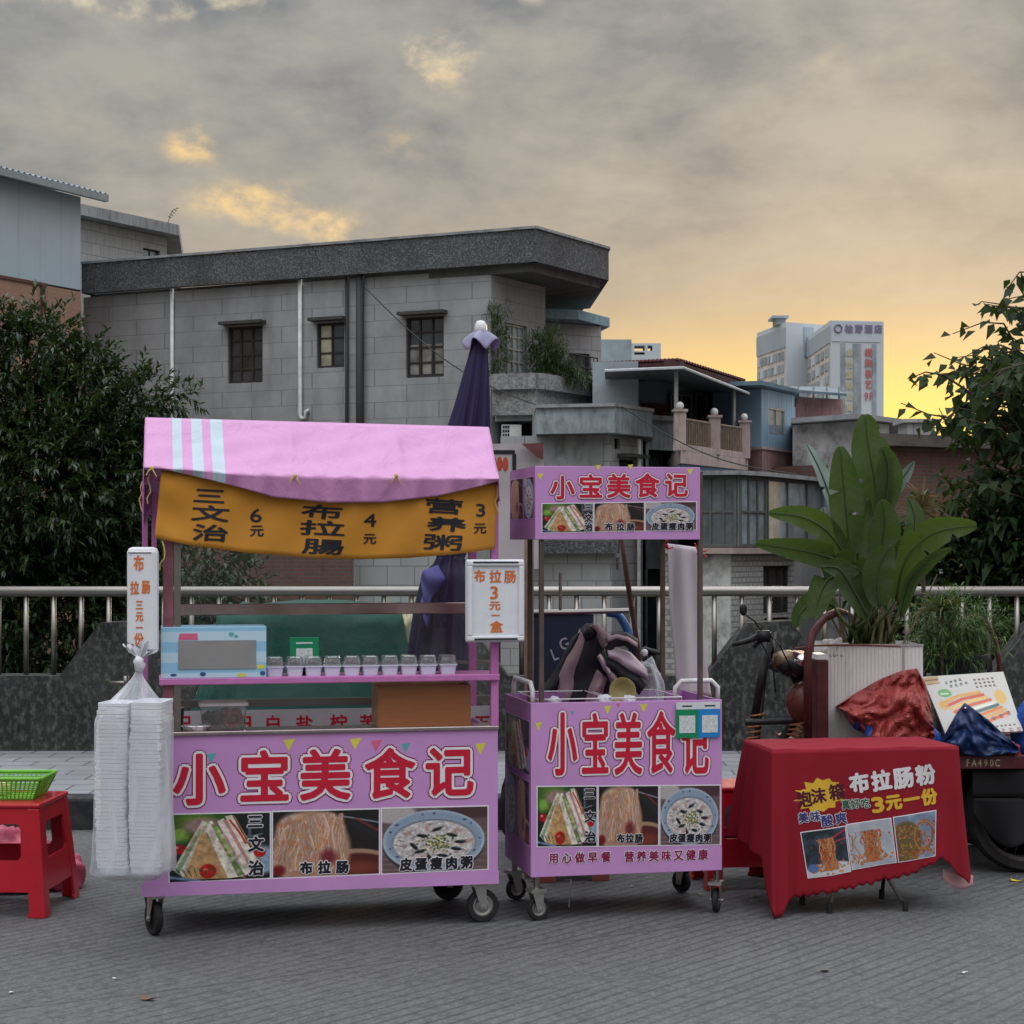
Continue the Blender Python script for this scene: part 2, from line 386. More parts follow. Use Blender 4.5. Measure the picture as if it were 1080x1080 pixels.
# parapet wall with hump-backed blocks and the steel railing on it
mb = MB()
prof = [(-30, .10), (30, .10)]
top = []
for cx_ in sorted([W(p, 0, 13)[0] for p in (-540, -210, 127, 467, 808, 1108, 1440, 1770)]):
    top += [(cx_-.43, .72), (cx_-.14, 1.10), (cx_+.17, 1.115), (cx_+.47, .72)]
pts = [(-30, .72)]+top+[(30, .72)]
for i in range(len(pts)-1):
    (x0, z0), (x1, z1) = pts[i], pts[i+1]
    mb.plate([(x0, .0), (x1, .0), (x1, z1), (x0, z0)], 12.96, 13.22)
bmw = mb.build('parapet_wall', WALLM, bevel=0)
tag(bmw, 'black-stained concrete parapet wall with sloping humps, behind the pavement', 'wall')
rl = thing('metal_railing', 'stainless steel railing with thick round top rail above the stained wall', 'railing', (0, 13.09, .72))
mb = MB(); mb.tube([(-8.5, 13.09, 1.325), (8.5, 13.09, 1.325)], .037, 16); mb.build('top_rail', STEEL, rl, True, True)
bal = None
for i in range(-42, 44):
    xx = i*.2+.07
    if bal is None:
        mb = MB(); mb.tube([(xx, 13.09, .70), (xx, 13.09, 1.30)], .019, 10); bal = mb.build('baluster', STEEL, rl, True, True); bx0 = xx
    else:
        o = bal.copy(); COL.objects.link(o); o.location = (xx-bx0, 0, 0)

# ================================================================ BUILDINGS
def PL(px, d): return Vector(((px-540)/F*d, d))
def hit(A, B, px, py):
    k = (px-540)/F; D = (B-A); L = D.length; D = D/L
    s = (k*A.y-A.x)/(D.x-k*D.y); y = A.y+s*D.y
    return s, CH-(py-HZ)/F*y
def sheet(mb, A, B, z0, z1, holes=(), rev=.14):
    """wall face from A to B (left to right as seen), openings with reveals"""
    D = (B-A); L = D.length; D = D/L; n = Vector((D.y, -D.x))
    P = lambda s, z, o=0: (A.x+D.x*s-n.x*o, A.y+D.y*s-n.y*o, z)
    xs = sorted({0, L, *[h[0] for h in holes], *[h[1] for h in holes]}); zs = sorted({z0, z1, *[h[2] for h in holes], *[h[3] for h in holes]})
    for i in range(len(xs)-1):
        for j in range(len(zs)-1):
            mx_, mz = (xs[i]+xs[i+1])/2, (zs[j]+zs[j+1])/2
            if any(h[0] < mx_ < h[1] and h[2] < mz < h[3] for h in holes): continue
            mb.add([P(xs[i], zs[j]), P(xs[i+1], zs[j]), P(xs[i+1], zs[j+1]), P(xs[i], zs[j+1])], [(0, 1, 2, 3)])
    for a, c, e, g in holes:
        for p in ([(a, e), (a, g)], [(a, g), (c, g)], [(c, g), (c, e)], [(c, e), (a, e)]):
            mb.add([P(*p[0]), P(*p[1]), P(*p[1], rev), P(*p[0], rev)], [(0, 1, 2, 3)])
def wallbox(mb, A, B, s0, s1, z0, z1, o0, o1):
    """box on a wall line; o = distance out of the wall"""
    D = (B-A).normalized(); n = Vector((D.y, -D.x))
    P = lambda s, o, z: (A.x+D.x*s+n.x*o, A.y+D.y*s+n.y*o, z)
    b_ = [P(s0, o1, z0), P(s1, o1, z0), P(s1, o0, z0), P(s0, o0, z0)]; t_ = [P(s0, o1, z1), P(s1, o1, z1), P(s1, o0, z1), P(s0, o0, z1)]
    mb.hexa(b_, t_)
DKFR = mat('dark_window_frame', (.035, .028, .024), .6)
PANE = mat('window_glass', (.045, .05, .055), .08, var=.6, vs=1.1, spec=.9)
PANEL_ = mat('pale_window_glass', (.24, .29, .31), .12, var=.5, vs=1.6, spec=.8)
PANEY = mat('curtained_glass', (.42, .40, .30), .25, var=.4, vs=2.0)
ALU = mat('aluminium_frame', (.42, .44, .45), .4, .6)
def window(par, A, B, s0, s1, z0, z1, cols=2, rows=3, fm=None, pm=None, rev=.14, bar=.035, hood=False, top_dark=None, extra=None):
    fm = fm or DKFR; pm = pm or PANE
    mb = MB(); i0, i1 = -rev+.004, -rev+.05
    for (a, c, e, g) in ((s0, s0+bar*1.4, z0, z1), (s1-bar*1.4, s1, z0, z1), (s0+bar*1.4, s1-bar*1.4, z1-bar*1.4, z1), (s0+bar*1.4, s1-bar*1.4, z0, z0+bar*1.4)):
        wallbox(mb, A, B, a, c, e, g, i0, i1)
    for k in range(1, cols):
        s = s0+(s1-s0)*k/cols; wallbox(mb, A, B, s-bar/2, s+bar/2, z0+bar*1.4, z1-bar*1.4, i0, i1-.008)
    for k in range(1, rows):
        z = z0+(z1-z0)*k/rows; wallbox(mb, A, B, s0+bar*1.4, s1-bar*1.4, z-bar/2, z+bar/2, i0, i1-.014)
    f = mb.build('window', fm, par, True)
    mb = MB(); wallbox(mb, A, B, s0, s1, z0, z1, -rev-.03, -rev); mb.build('pane', pm, f, True)
    if hood:
        mb = MB(); wallbox(mb, A, B, s0-.12, s1+.12, z1+.04, z1+.13, 0, .32); mb.build('hood', MATS['hood_slab'], f, True)
    if extra: extra(f)
    return f
mat('hood_slab', (.06, .058, .052), .9, var=.3)
TILE = brickmat('granite_cladding', (.345, .35, .355), (.31, .315, .32), (.19, .19, .19), 1.0, .455, .010, .72, .2, .5)
TILE2 = brickmat('pale_cladding', (.40, .40, .405), (.36, .36, .365), (.19, .19, .19), .6, .42, .012, .75, .25, .3)
m, q, b = base('pebble_dash')
co = q.coord(); v = q.new('ShaderNodeTexVoronoi'); q.put(v.inputs['Vector'], co); v.inputs['Scale'].default_value = 34
vv = q.sep(v.outputs['Color'])[0]
c = q.ramp(vv, [(0, (.05, .052, .055)), (.5, (.08, .082, .085)), (.75, (.12, .12, .12)), (1, (.20, .20, .20))])
c = q.mix(q.m('MULTIPLY', q.ramp(q.noise(co, .8, 6, .6), [(.45, 0.0), (.7, 1.0)]), .5), c, (.03, .03, .03))
q.put(b.inputs['Base Color'], c); b.inputs['Roughness'].default_value = .9; bumpn(q, b, vv, .6, .02)
CONC = mat('grey_render', (.29, .295, .30), .9, var=.2, vs=1.0, bump=.3, bs=8, dirt=(.07, .07, .068), dsc=1.2, damt=.65, streak=3)
CONCD = mat('dark_render', (.10, .10, .098), .9, var=.25, vs=1.0, bump=.3, bs=8, dirt=(.04, .04, .04), dsc=1.2, damt=.6, streak=3)
MOTT = mat('mottled_cement', (.47, .47, .46), .92, var=.35, vs=1.6, bump=.5, bs=10, dirt=(.10, .10, .10), dsc=2.2, damt=.75)
CONCB = mat('bluish_render', (.28, .32, .335), .9, var=.25, vs=1.2, bump=.2, bs=8, dirt=(.07, .075, .075), dsc=1.4, damt=.7, streak=3)
BRICK = brickmat('red_brick', (.16, .062, .045), (.115, .05, .04), (.10, .09, .085), .24, .085, .014, .9, .5, .45)
BRICKO = brickmat('orange_tile', (.36, .20, .135), (.32, .18, .12), (.26, .16, .12), .24, .12, .01, .8, .2, .25)
WBRICK = brickmat('whitewashed_brick', (.40, .40, .385), (.34, .34, .33), (.20, .20, .20), .26, .13, .018, .9, .7, .35)
SID = brickmat('blue_white_siding', (.40, .47, .52), (.385, .455, .51), (.30, .35, .40), 1.15, 40, .012, .5, .2, .12, 0)
SIDB = brickmat('blue_siding', (.27, .41, .53), (.25, .38, .50), (.11, .17, .24), .28, 40, .014, .5, .3, .3, 0)
SHEETB = mat('blue_sheet_metal', (.11, .165, .21), .7, .0, var=.2, vs=2, dirt=(.08, .09, .09), dsc=1.5, damt=.6)
MAROON = mat('maroon_roof_tile', (.13, .045, .045), .7, var=.3, vs=2, bump=.4, bs=6)
SALMON = mat('salmon_render', (.38, .30, .275), .85, var=.15, vs=2, dirt=(.14, .09, .08), dsc=2, damt=.5, streak=3)
PINKW = mat('faded_pink_render', (.34, .20, .205), .85, var=.2, vs=2, dirt=(.12, .08, .08), dsc=2, damt=.6, streak=3)
DARK = mat('dark_interior', (.018, .02, .022), .9)
WHITEP = mat('white_pvc', (.62, .62, .60), .45, dirt=(.3, .3, .28), dsc=2, damt=.4)
BLACKP = mat('black_pipe', (.03, .03, .03), .6)
def poly_slab(mb, pts, z0, z1): mb.prism([(p.x, p.y) for p in pts], z0, z1)
def closed(mb, pts, z0, z1):   # plain walls round a plan polygon (used for the unseen sides) and a lid
    n = len(pts)
    for i in range(n):
        A, B = pts[i], pts[(i+1) % n]
        mb.add([(A.x, A.y, z0), (B.x, B.y, z0), (B.x, B.y, z1), (A.x, A.y, z1)], [(0, 1, 2, 3)])
    mb.add([(p.x, p.y, z1) for p in pts], [tuple(range(n))])
def house(name, label, chain, z0, z1, wm, back=7.0, wins=(), cat='building', roof=None, over=.25, rt=.18, group=None, wallname='wall'):
    """chain = [(px, d)...] visible corners left to right; wins = (segment, px0, px1, py0, py1, cols, rows, kwargs)"""
    P = [PL(*c) for c in chain]
    mid = sum((p for p in P), Vector((0, 0)))/len(P)
    t = thing(name, label, cat, (mid.x, mid.y, z0), 0, group)
    mb = MB(); holes = {}
    for w_ in wins:
        A, B = P[w_[0]], P[w_[0]+1]
        sa, za = hit(A, B, w_[1], w_[3]); sb, zb = hit(A, B, w_[2], w_[4])
        holes.setdefault(w_[0], []).append((sa, sb, zb, za)); 
    for i in range(len(P)-1): sheet(mb, P[i], P[i+1], z0, z1, holes.get(i, ()))
    bk = [Vector((P[-1].x*(1+back/P[-1].y), P[-1].y+back)), Vector((P[0].x*(1+back/P[0].y), P[0].y+back))]
    ring = P+bk
    for i in range(len(P)-1, len(ring)):
        A, B = ring[i], ring[(i+1) % len(ring)]
        mb.add([(A.x, A.y, z0), (B.x, B.y, z0), (B.x, B.y, z1), (A.x, A.y, z1)], [(0, 1, 2, 3)])
    mb.add([(p.x, p.y, z1-.01) for p in ring], [tuple(range(len(ring)))])
    mb.build(wallname, wm, t, True)
    k = {}
    for w_ in wins:
        i = w_[0]; j = k.get(i, 0); k[i] = j+1; h = holes[i][j]
        window(t, P[i], P[i+1], *h, *w_[5:7], **(w_[7] if len(w_) > 7 else {}))
    if roof:
        c = sum(ring, Vector((0, 0)))/len(ring); mb = MB()
        poly_slab(mb, [p+(p-c).normalized()*over for p in ring], z1+.002, z1+rt); mb.build('roof', roof, t, True)
    return t, P

# --- the big grey clad house
A, C, D = PL(86, 54.1), PL(565, 48), PL(642, 51.4)
A1, C1 = PL(88, 54.5), PL(518, 48.85); D1 = C1+(D-C).normalized()*2.85; E1 = A1+Vector((4.5, 10)); 
t = thing('clad_house', 'big two-storey house in grey stone cladding with a pebble-dash roof parapet', 'building', (-6, 52, -3))
BIG = t
holes = []; spec = [(240, 277, 345, 403, 3, 4), (334, 363, 341, 387, 2, 3), (428, 468, 335, 397, 3, 4)]
for (a, c, e, g, cc, rr) in spec:
    sa, za = hit(A1, C1, a, e); sb, zb = hit(A1, C1, c, g); holes.append((sa, sb, zb, za))
mb = MB(); sheet(mb, A1, C1, -3, 9.15, holes)
dr = [hit(C1, D1, 533, 340), hit(C1, D1, 556, 396)]
dh = (dr[0][0], dr[1][0], dr[1][1], dr[0][1])
sheet(mb, C1, D1, -3, 9.15, [dh]); 
for a_, b_ in ((D1, E1), (E1, A1)): mb.add([(a_.x, a_.y, -3), (b_.x, b_.y, -3), (b_.x, b_.y, 9.15), (a_.x, a_.y, 9.15)], [(0, 1, 2, 3)])
mb.build('wall', TILE, t, True)
for k, ((a, c, e, g, cc, rr), h) in enumerate(zip(spec, holes)):
    f = window(t, A1, C1, *h, cc, rr, hood=True, bar=.05)
    mb = MB()
    if k == 1:
        s0, s1, z0, z1 = h; wallbox(mb, A1, C1, s0+.06, (s0+s1)/2-.03, z0+.06, z1-.06, -.135, -.131); mb.build('curtain', PANEY, f, True)
    elif k == 2:
        s0, s1, z0, z1 = h
        for j in range(3):
            wallbox(mb, A1, C1, s0+(s1-s0)*j/3+.07, s0+(s1-s0)*(j+1)/3-.05, z0+.1, z0+(z1-z0)*.55, -.135, -.131)
        mb.build('curtain', mat('grey_curtain', (.20, .19, .165), .6, var=.5, vs=3), f, True)
window(t, C1, D1, *dh, 4, 4, fm=ALU, pm=PANEL_, bar=.04)
mb = MB()       # roof slab and parapet band
inner = [A+Vector((.15, .5)), C+Vector((-.1, .3)), D+Vector((-.25, .1)), D*1.11+Vector((-.9, 0)), A+Vector((3.5, 9))]
poly_slab(mb, inner, 9.0, 9.25); mb.build('roof_slab', CONCD, t, True)
mb = MB(); G = D*1.12+Vector((-.6, 0))
ring = [A, C, D, G, A+Vector((3.5, 9.6))]
for i in range(5):
    a_, b_ = ring[i], ring[(i+1) % 5]; n_ = (b_-a_).normalized(); nn = Vector((-n_.y, n_.x))*.22
    mb.hexa([(*a_, 9.22), (*b_, 9.22), (*(b_+nn), 9.22), (*(a_+nn), 9.22)], [(*a_, 10.1), (*b_, 10.1), (*(b_+nn), 10.1), (*(a_+nn), 10.1)])
mb.build('roof_parapet', MATS['pebble_dash'], t, True)
mb = MB()
for i in range(3):
    a_, b_ = ring[i], ring[i+1]; n_ = (b_-a_).normalized(); nn = Vector((-n_.y, n_.x))
    a2, b2 = a_-nn*.05, b_-nn*.05; a3, b3 = a_+nn*.27, b_+nn*.27
    mb.hexa([(*a2, 10.1), (*b2, 10.1), (*b3, 10.1), (*a3, 10.1)], [(*a2, 10.17), (*b2, 10.17), (*b3, 10.17), (*a3, 10.17)])
mb.build('coping', CONC, t, True)
mb = MB()       # balcony under the overhang
K1 = PL(519, 48.45); K2 = PL(566, 48.1); K3 = PL(640, 51.5); K4 = K3+Vector((-1.4, .9))
z_t, z_b = 6.25, 5.15
for a_, b_ in ((K1, K2), (K2, K3), (K3, K4)):
    n_ = (b_-a_).normalized(); nn = Vector((-n_.y, n_.x))*.2
    mb.hexa([(*a_, z_b), (*b_, z_b), (*(b_+nn), z_b), (*(a_+nn), z_b)], [(*a_, z_t-.42), (*b_, z_t-.42), (*(b_+nn), z_t-.42), (*(a_+nn), z_t-.42)])
    nn2 = Vector((-n_.y, n_.x)); a2, b2 = a_-nn2*.16, b_-nn2*.16
    mb.hexa([(*a2, z_t-.42), (*b2, z_t-.42), (*(b_+nn), z_t-.42), (*(a_+nn), z_t-.42)], [(*a2, z_t), (*b2, z_t), (*(b_+nn), z_t), (*(a_+nn), z_t)])
bl = mb.build('balcony', mat('pale_pebble_dash', (.24, .24, .235), .9, var=.5, vs=14, bump=.9, bs=30, dirt=(.09, .09, .085), dsc=3, damt=.5), t, True)
mb = MB(); poly_slab(mb, [K1+Vector((.1, .2)), K2+Vector((-.1, .25)), K3+Vector((-.2, .05)), K4, C1+Vector((.1, .1))], z_b-.14, z_b+.1); mb.build('balcony_floor', CONC, bl, True)
mb = MB()       # balcony rail
for a_, b_ in ((PL(600, 49.7), PL(630, 51.0)),):
    for zz in (6.3, 6.62, 6.95): mb.tube([(*a_, zz), (*b_, zz)], .02, 6)
    for k in range(9): p = a_.lerp(b_, k/8); mb.tube([(*p, 6.2), (*p, 6.95)], .014, 5)
mb.build('balcony_rail', BLACKP, bl, True)
for px, py0, py1, mm, r_ in ((183, 305, 600, WHITEP, .055), (318, 294, 438, WHITEP, .06), (367, 292, 600, BLACKP, .05), (382, 290, 600, BLACKP, .11)):
    s, zt = hit(A1, C1, px, py0); _, zb = hit(A1, C1, px, py1)
    Dn = (C1-A1).normalized(); n_ = Vector((Dn.y, -Dn.x)); p = A1+Dn*s+n_*(r_+.02); mb = MB()
    pts = [(*p, zt), (*p, zb)]
    if px == 318: pts += [(*(p+Dn*.05), zb-.1), (*(p+Dn*.18), zb-.08), (*(p+Dn*.2), zb+.1), (*(p+Dn*.28), zb+.12)]
    mb.tube(pts, r_, 8); mb.build('drain_pipe', mm, t, True, True)
# lower wing with the blue-edged roof, behind the balcony
wg, P = house('rear_wing', 'low rear wing with pale cladding and a blue-edged flat roof, behind the planted balcony', [(560, 53.0), (634, 54.2)], -3, 8.25, TILE2, 5, [(0, 600, 622, 372, 402, 2, 1)])
mb = MB(); poly_slab(mb, [PL(571, 52.4), PL(610, 52.7), PL(643, 54.6), PL(600, 60), PL(560, 60)], 8.27, 8.55); mb.build('roof', mat('pale_blue_edge', (.22, .33, .38), .7, var=.2), wg, True)
# AC unit under the balcony
ac = thing('air_conditioner', 'off-white air conditioner box hung under the planted balcony', 'air conditioner', W(539, 467, 48.6))
mb = MB(); a_ = W(529, 467, 48.6); c_ = W(550, 448, 48.6); mb.box(a_.x, 48.5, a_.z, c_.x, 49.0, c_.z); mb.build('casing', WHITEP, ac, True, bevel=.02)
mb = MB()
for k in range(4):
    for j in range(3): mb.box(a_.x+.03+j*.065, 48.49, a_.z+.05+k*.11, a_.x+.08+j*.065, 48.498, a_.z+.13+k*.11)
mb.build('grille', DARK, ac, True)

# --- far left: shed with pale blue siding over orange tile
t, P = house('siding_shed', 'tall shed in pale blue siding over orange tiles, at the far left', [(-160, 44.8), (85, 52.2)], 9.05, 11.75, SID, 8, wallname='siding')
mb = MB(); sheet(mb, P[0], P[1], -3, 9.0); B2 = Vector((P[1].x*1.15, P[1].y+8)); mb.add([(*P[1], -3), (*B2, -3), (*B2, 9.0), (*P[1], 9.0)], [(0, 1, 2, 3)]); mb.build('tiled_wall', BRICKO, t, True)
mb = MB(); wallbox(mb, P[0], P[1], 0, 7.0, 8.98, 9.06, 0, .05)
s_, _ = hit(P[0], P[1], 44, 300); wallbox(mb, P[0], P[1], s_-.06, s_+.06, 6, 8.97, 0, .09); mb.build('trim', mat('rust_trim', (.12, .06, .045), .8), t, True)
mb = MB(); Dn = (P[1]-P[0]).normalized(); n_ = Vector((Dn.y, -Dn.x)); L = (P[1]-P[0]).length+.5
nu = 160
def corr(u, v):
    p = P[0]+Dn*(u*L)-n_*(-.55+v*8); return (p.x, p.y, 11.86+v*1.3+.035*math.sin(u*L*2*math.pi/.22))
mb.grid(corr, nu*2, 2); rf = mb.build('roof', mat('corrugated_steel', (.20, .26, .31), .45, .4, var=.2, vs=2), t, True, solid=.02)
mb = MB(); g0 = P[0]+n_*.62; g1 = P[0]+Dn*L+n_*.62
mb.hexa([(*g0, 11.64), (*g1, 11.64), (*(g1-n_*.16), 11.64), (*(g0-n_*.16), 11.64)], [(*g0, 11.84), (*g1, 11.84), (*(g1-n_*.16), 11.84), (*(g0-n_*.16), 11.84)])
mb.build('gutter', mat('grey_gutter', (.30, .34, .37), .4, .5), rf, True)
t, P = house('slab_roof_house', 'grey clad upper storey with a thin slab roof, between the siding shed and the sky', [(70, 61.3), (176, 65.6)], -3, 12.85, TILE2, 8, [(0, 151, 169, 261, 300, 2, 1, dict(pm=PANEL_))], roof=None)
mb = MB(); poly_slab(mb, [PL(60, 60.2), PL(189, 65.2), PL(195, 74), PL(60, 74)], 12.87, 13.25); mb.build('roof', CONC, t, True)

# --- brick and grey walls seen through the left cart's glass
t, P = house('brick_wall', 'dull red brick wall behind the railing, seen through the glass of the long cart', [(150, 39), (373, 39)], -3, 2.6, BRICK, .5, cat='wall')
t, P = house('grey_yard_wall', 'grey block yard wall behind the purple parasol', [(374.5, 39.5), (500, 39.5)], -3, 2.3, TILE2, .5, cat='wall', roof=CONC, over=.08, rt=.1)

# --- concrete house with heavy cornice
t, P = house('cornice_house', 'stained concrete house with a heavy cornice, right of the planted balcony', [(528, 44.6), (645, 44.2), (678, 45.6)], -3, 4.36, TILE2, 5,
             [(1, 648, 654, 462, 474, 1, 1), (1, 653, 671, 484, 500, 1, 1, dict(hood=True)), (1, 650, 654, 588, 601, 1, 1)])
mb = MB(); poly_slab(mb, [PL(566, 43.9), PL(648, 43.4), PL(688, 45.2), PL(688, 50), PL(560, 50)], 4.37, 5.0); mb.build('cornice', CONCB, t, True)
mb = MB(); poly_slab(mb, [PL(565, 43.8), PL(648.5, 43.3), PL(690, 45.15), PL(690, 50.2), PL(560, 50.2)], 5.0, 5.08); mb.build('cornice_cap', CONC, t, True)
mb = MB(); wallbox(mb, P[0], P[1], 1.0, 2.55, 1.9, 4.36, .0, .06); mb.build('rendered_panel', CONC, t, True)
mb = MB(); wallbox(mb, P[0], P[1], .4, 2.95, 1.46, 1.78, .0, .35); mb.build('ledge', MATS['pebble_dash'], t, True)
mb = MB(); p = PL(674, 45.0); mb.tube([(*p, 4.3), (*p, -2)], .05, 8); mb.build('drain_pipe', WHITEP, t, True)
t, P = house('blue_annex', 'blue-grey rendered annex squeezed between the cornice house and the awning house', [(681, 46.8), (716, 47.6)], -3, 4.9, CONCB, 5, [(0, 684, 712, 474, 560, 2, 2, dict(bar=.06, rev=.5)), (0, 683, 712, 600, 690, 2, 1)])
mb = MB(); poly_slab(mb, [PL(679, 46.2), PL(712, 47.0), PL(712, 50), PL(679, 50)], 4.9, 5.02); mb.build('roof', CONC, t, True)

# --- house with maroon roof, awning and balustraded terrace
t = thing('awning_house', 'house with maroon tiled roof and a dark awning over a salmon balustraded terrace', 'building', (4, 47, -3))
mb = MB(); Wl = [PL(625, 46.2), PL(673, 46.0), PL(675, 49.5), PL(795, 52.0), PL(800, 58), PL(625, 58)]
closed(mb, Wl, -3, 6.36); mb.build('wall', mat('blue_grey_panel', (.30, .34, .37), .6, var=.1, vs=1, dirt=(.16, .17, .18), dsc=1.5, damt=.4), t, True)
mb = MB()
rA, rB, rC = PL(626, 46.6), PL(716, 45.6), PL(786, 51.4)
def rib(a, b, n): return [a.lerp(b, i/n) for i in range(n+1)]
back0, back1 = PL(640, 56), PL(760, 58)
for (p0, p1, q0, q1, n) in ((rA, rB, back0, back0.lerp(back1, .6), 22), (rB, rC, back0.lerp(back1, .6), back1, 26)):
    for i in range(n):
        for (f0, f1, h0, h1) in ((i, i+.5, 0, .04), (i+.5, i+1, .04, 0)):
            a_ = p0.lerp(p1, f0/n); b_ = p0.lerp(p1, f1/n); c_ = q0.lerp(q1, f1/n); d_ = q0.lerp(q1, f0/n)
            mb.add([(*a_, 6.35+h0), (*b_, 6.35+h1), (*c_, 7.0+h1), (*d_, 7.0+h0)], [(0, 1, 2, 3)])
rf = mb.build('roof', MAROON, t, True, solid=.05)
mb = MB()
for a_, b_ in ((rA, rB), (rB, rC)):
    n_ = (b_-a_).normalized(); nn = Vector((-n_.y, n_.x)); mb.hexa([(*(a_+nn*.05), 5.98), (*(b_+nn*.05), 5.98), (*(b_+nn*.4), 5.9), (*(a_+nn*.4), 5.9)], [(*(a_+nn*.0), 6.30), (*(b_+nn*.0), 6.30), (*(b_+nn*.4), 6.4), (*(a_+nn*.4), 6.4)])
mb.build('fascia', mat('maroon_fascia', (.085, .035, .035), .7, var=.2), rf, True)
# awning sheet
aA, aB, aC = W(638, 391, 44.2), W(720, 387.5, 42.6), W(790, 415, 47.5)
bA, bC = Vector((aA.x+.1, 46.1, 5.92)), Vector((PL(768, 51.0).x, 51.0, 5.9))
mb = MB(); mb.add([aA, aB, bA+Vector((1.2, .1, 0)), bA], [(0, 1, 2, 3)]); mb.add([aB, aC, bC, bA+Vector((1.2, .1, 0))], [(0, 1, 2, 3)])
aw = mb.build('awning', mat('dark_awning', (.07, .085, .09), .6, .2, var=.2), t, True, solid=.04)
mb = MB(); mb.tube([aA, aB, aC], .035, 6); 
mb.build('awning_edge', mat('pale_trim', (.5, .52, .53), .5), aw, True)
mb = MB()
for px, d, y0 in ((713, 43.4, 387), (774, 47.2, 412)): p0 = W(px, y0, d); mb.tube([p0, (p0.x, p0.y, 4.1)], .05, 8)
mb.build('awning_post', mat('grey_post', (.30, .31, .32), .5, .4), aw, True)
# terrace floor and balustrade
tA, tB, tC = PL(711, 44.6), PL(718, 43.0), PL(789, 47.2)
mb = MB(); poly_slab(mb, [tA, tB, tC, PL(789, 52), PL(700, 50)], 3.62, 3.92); ter = mb.build('terrace', SALMON, t, True)
mb = MB(); poly_slab(mb, [PL(712, 43.9), PL(719, 43.3), PL(778, 46.6), PL(778, 50), PL(705, 50)], 3.40, 3.61); mb.build('terrace_beam', SHEETB, ter, True)
mb = MB(); wallbox(mb, tB, tC, 0, (tC-tB).length, 3.925, 4.08, -.2, 0); mb.build('terrace_kerb', SALMON, ter, True)
for px, d in ((717.5, 43.15), (754, 45.15), (785.5, 47.0)):
    p = PL(px, d); mb = MB(); mb.box(p.x-.14, p.y-.02, 3.93, p.x+.14, p.y+.28, 4.86); mb.box(p.x-.18, p.y-.06, 4.86, p.x+.18, p.y+.32, 4.92)
    po = mb.build('balustrade_post', SALMON, ter, True); mb = MB(); mb.ball((p.x, p.y+.13, 5.01), .10, 14); mb.build('globe', WHITEP, po, True, True)
for (p0, d0, p1, d1) in ((723, 43.5, 749, 44.9), (759, 45.5, 782, 46.8)):
    a_, b_ = PL(p0, d0), PL(p1, d1); mb = MB()
    mb.tube([(*a_, 4.70), (*b_, 4.70)], .03, 6); n = int((b_-a_).length/.11)
    for k in range(n+1): p = a_.lerp(b_, k/n); mb.tube([(*p, 4.08), (*p, 4.70)], .018, 5)
    mb.build('balustrade', mat('dull_bamboo', (.20, .15, .11), .7, var=.3), ter, True)
wA, wB = PL(676, 49.4), PL(792, 51.8)
for (a, c, e, g, cc) in ((705, 728, 415, 470, 2), (731, 756, 415, 470, 2)):
    sa, za = hit(wA, wB, a, e); sb, zb = hit(wA, wB, c, g); window(t, wA, wB, sa, sb, zb, za, cc, 1, fm=ALU, pm=PANE, rev=-.06)
mb = MB(); sa, za = hit(wA, wB, 678, 425); sb, zb = hit(wA, wB, 703, 470); wallbox(mb, wA, wB, sa, sb, zb, za, 0, .05); mb.build('brick_panel', BRICK, t, True)

# --- blue shed on the flat roofs
t, P = house('blue_roof_shed', 'blue metal shed with a sliding window, perched on a faded pink base', [(752, 49.4), (803, 48.2), (838, 50.4)], 4.2, 5.85, SIDB, 4,
             [(1, 811, 828, 429, 460, 2, 1, dict(fm=ALU, pm=PANEL_, rev=.06))])
mb = MB(); poly_slab(mb, [PL(770, 47.6), PL(803, 47.3), PL(842, 49.8), PL(842, 55), PL(765, 55)], 5.87, 5.98); mb.build('roof', SHEETB, t, True)
mb = MB(); closed(mb, [PL(787, 48.3), PL(804, 47.6), PL(838, 49.9), PL(838, 54), PL(787, 54)], 3.5, 4.2); mb.build('base', PINKW, t, True)
mb = MB(); poly_slab(mb, [PL(786, 48.2), PL(804, 47.5), PL(839, 49.8), PL(839, 54), PL(786, 54)], 4.2, 4.27); mb.build('base_cap', mat('pink_cap', (.40, .30, .29), .8), t, True)
mb = MB(); closed(mb, [PL(789, 49.5), PL(828, 49.5), PL(838, 51), PL(838, 55), PL(789, 55)], -3, 3.52); mb.build('lower_wall', CONC, t, True)
t, P = house('pink_parapet_block', 'faded pink rooftop parapet under a lean-to roof, right of the blue shed', [(839, 52), (889, 53)], -3, 5.95, PINKW, 4)
mb = MB(); mb.box(PL(866, 52).x-.6, 51.95, 6.0, PL(866, 52).x+.7, 52.0, 6.25); 
a_ = W(838, 411, 51); b_ = W(893, 415, 52); mb = MB(); mb.hexa([(a_.x, 51, a_.z-.08), (b_.x, 52, b_.z-.08), (b_.x+.3, 57, 6.6), (a_.x, 57, 6.6)], [(a_.x, 51, a_.z), (b_.x, 52, b_.z), (b_.x+.3, 57, 6.68), (a_.x, 57, 6.68)])
rf = mb.build('lean_to_roof', SHEETB, t, True); mb = MB()
for px in (842, 858, 872, 885): p = PL(px, 52.2); mb.tube([(*p, 5.9), (*p, 6.25)], .03, 6)
mb.build('roof_strut', ALU, rf, True)
t, P = house('mottled_house', 'mottled bare cement house with thin overhanging slab, behind the big-leaved plant', [(836, 47.9), (903, 46.3), (938, 47.6)], -3, 4.85, MOTT, 6)
mb = MB(); poly_slab(mb, [PL(834, 47.4), PL(904, 45.6), PL(951, 47.6), PL(950, 54), PL(836, 54)], 4.87, 5.0); mb.build('roof', CONC, t, True)
mb = MB(); wallbox(mb, P[0], P[1], -.5, 1.2, 3.3, 3.75, .02, .25); mb.build('brick_ledge', BRICK, t, True)

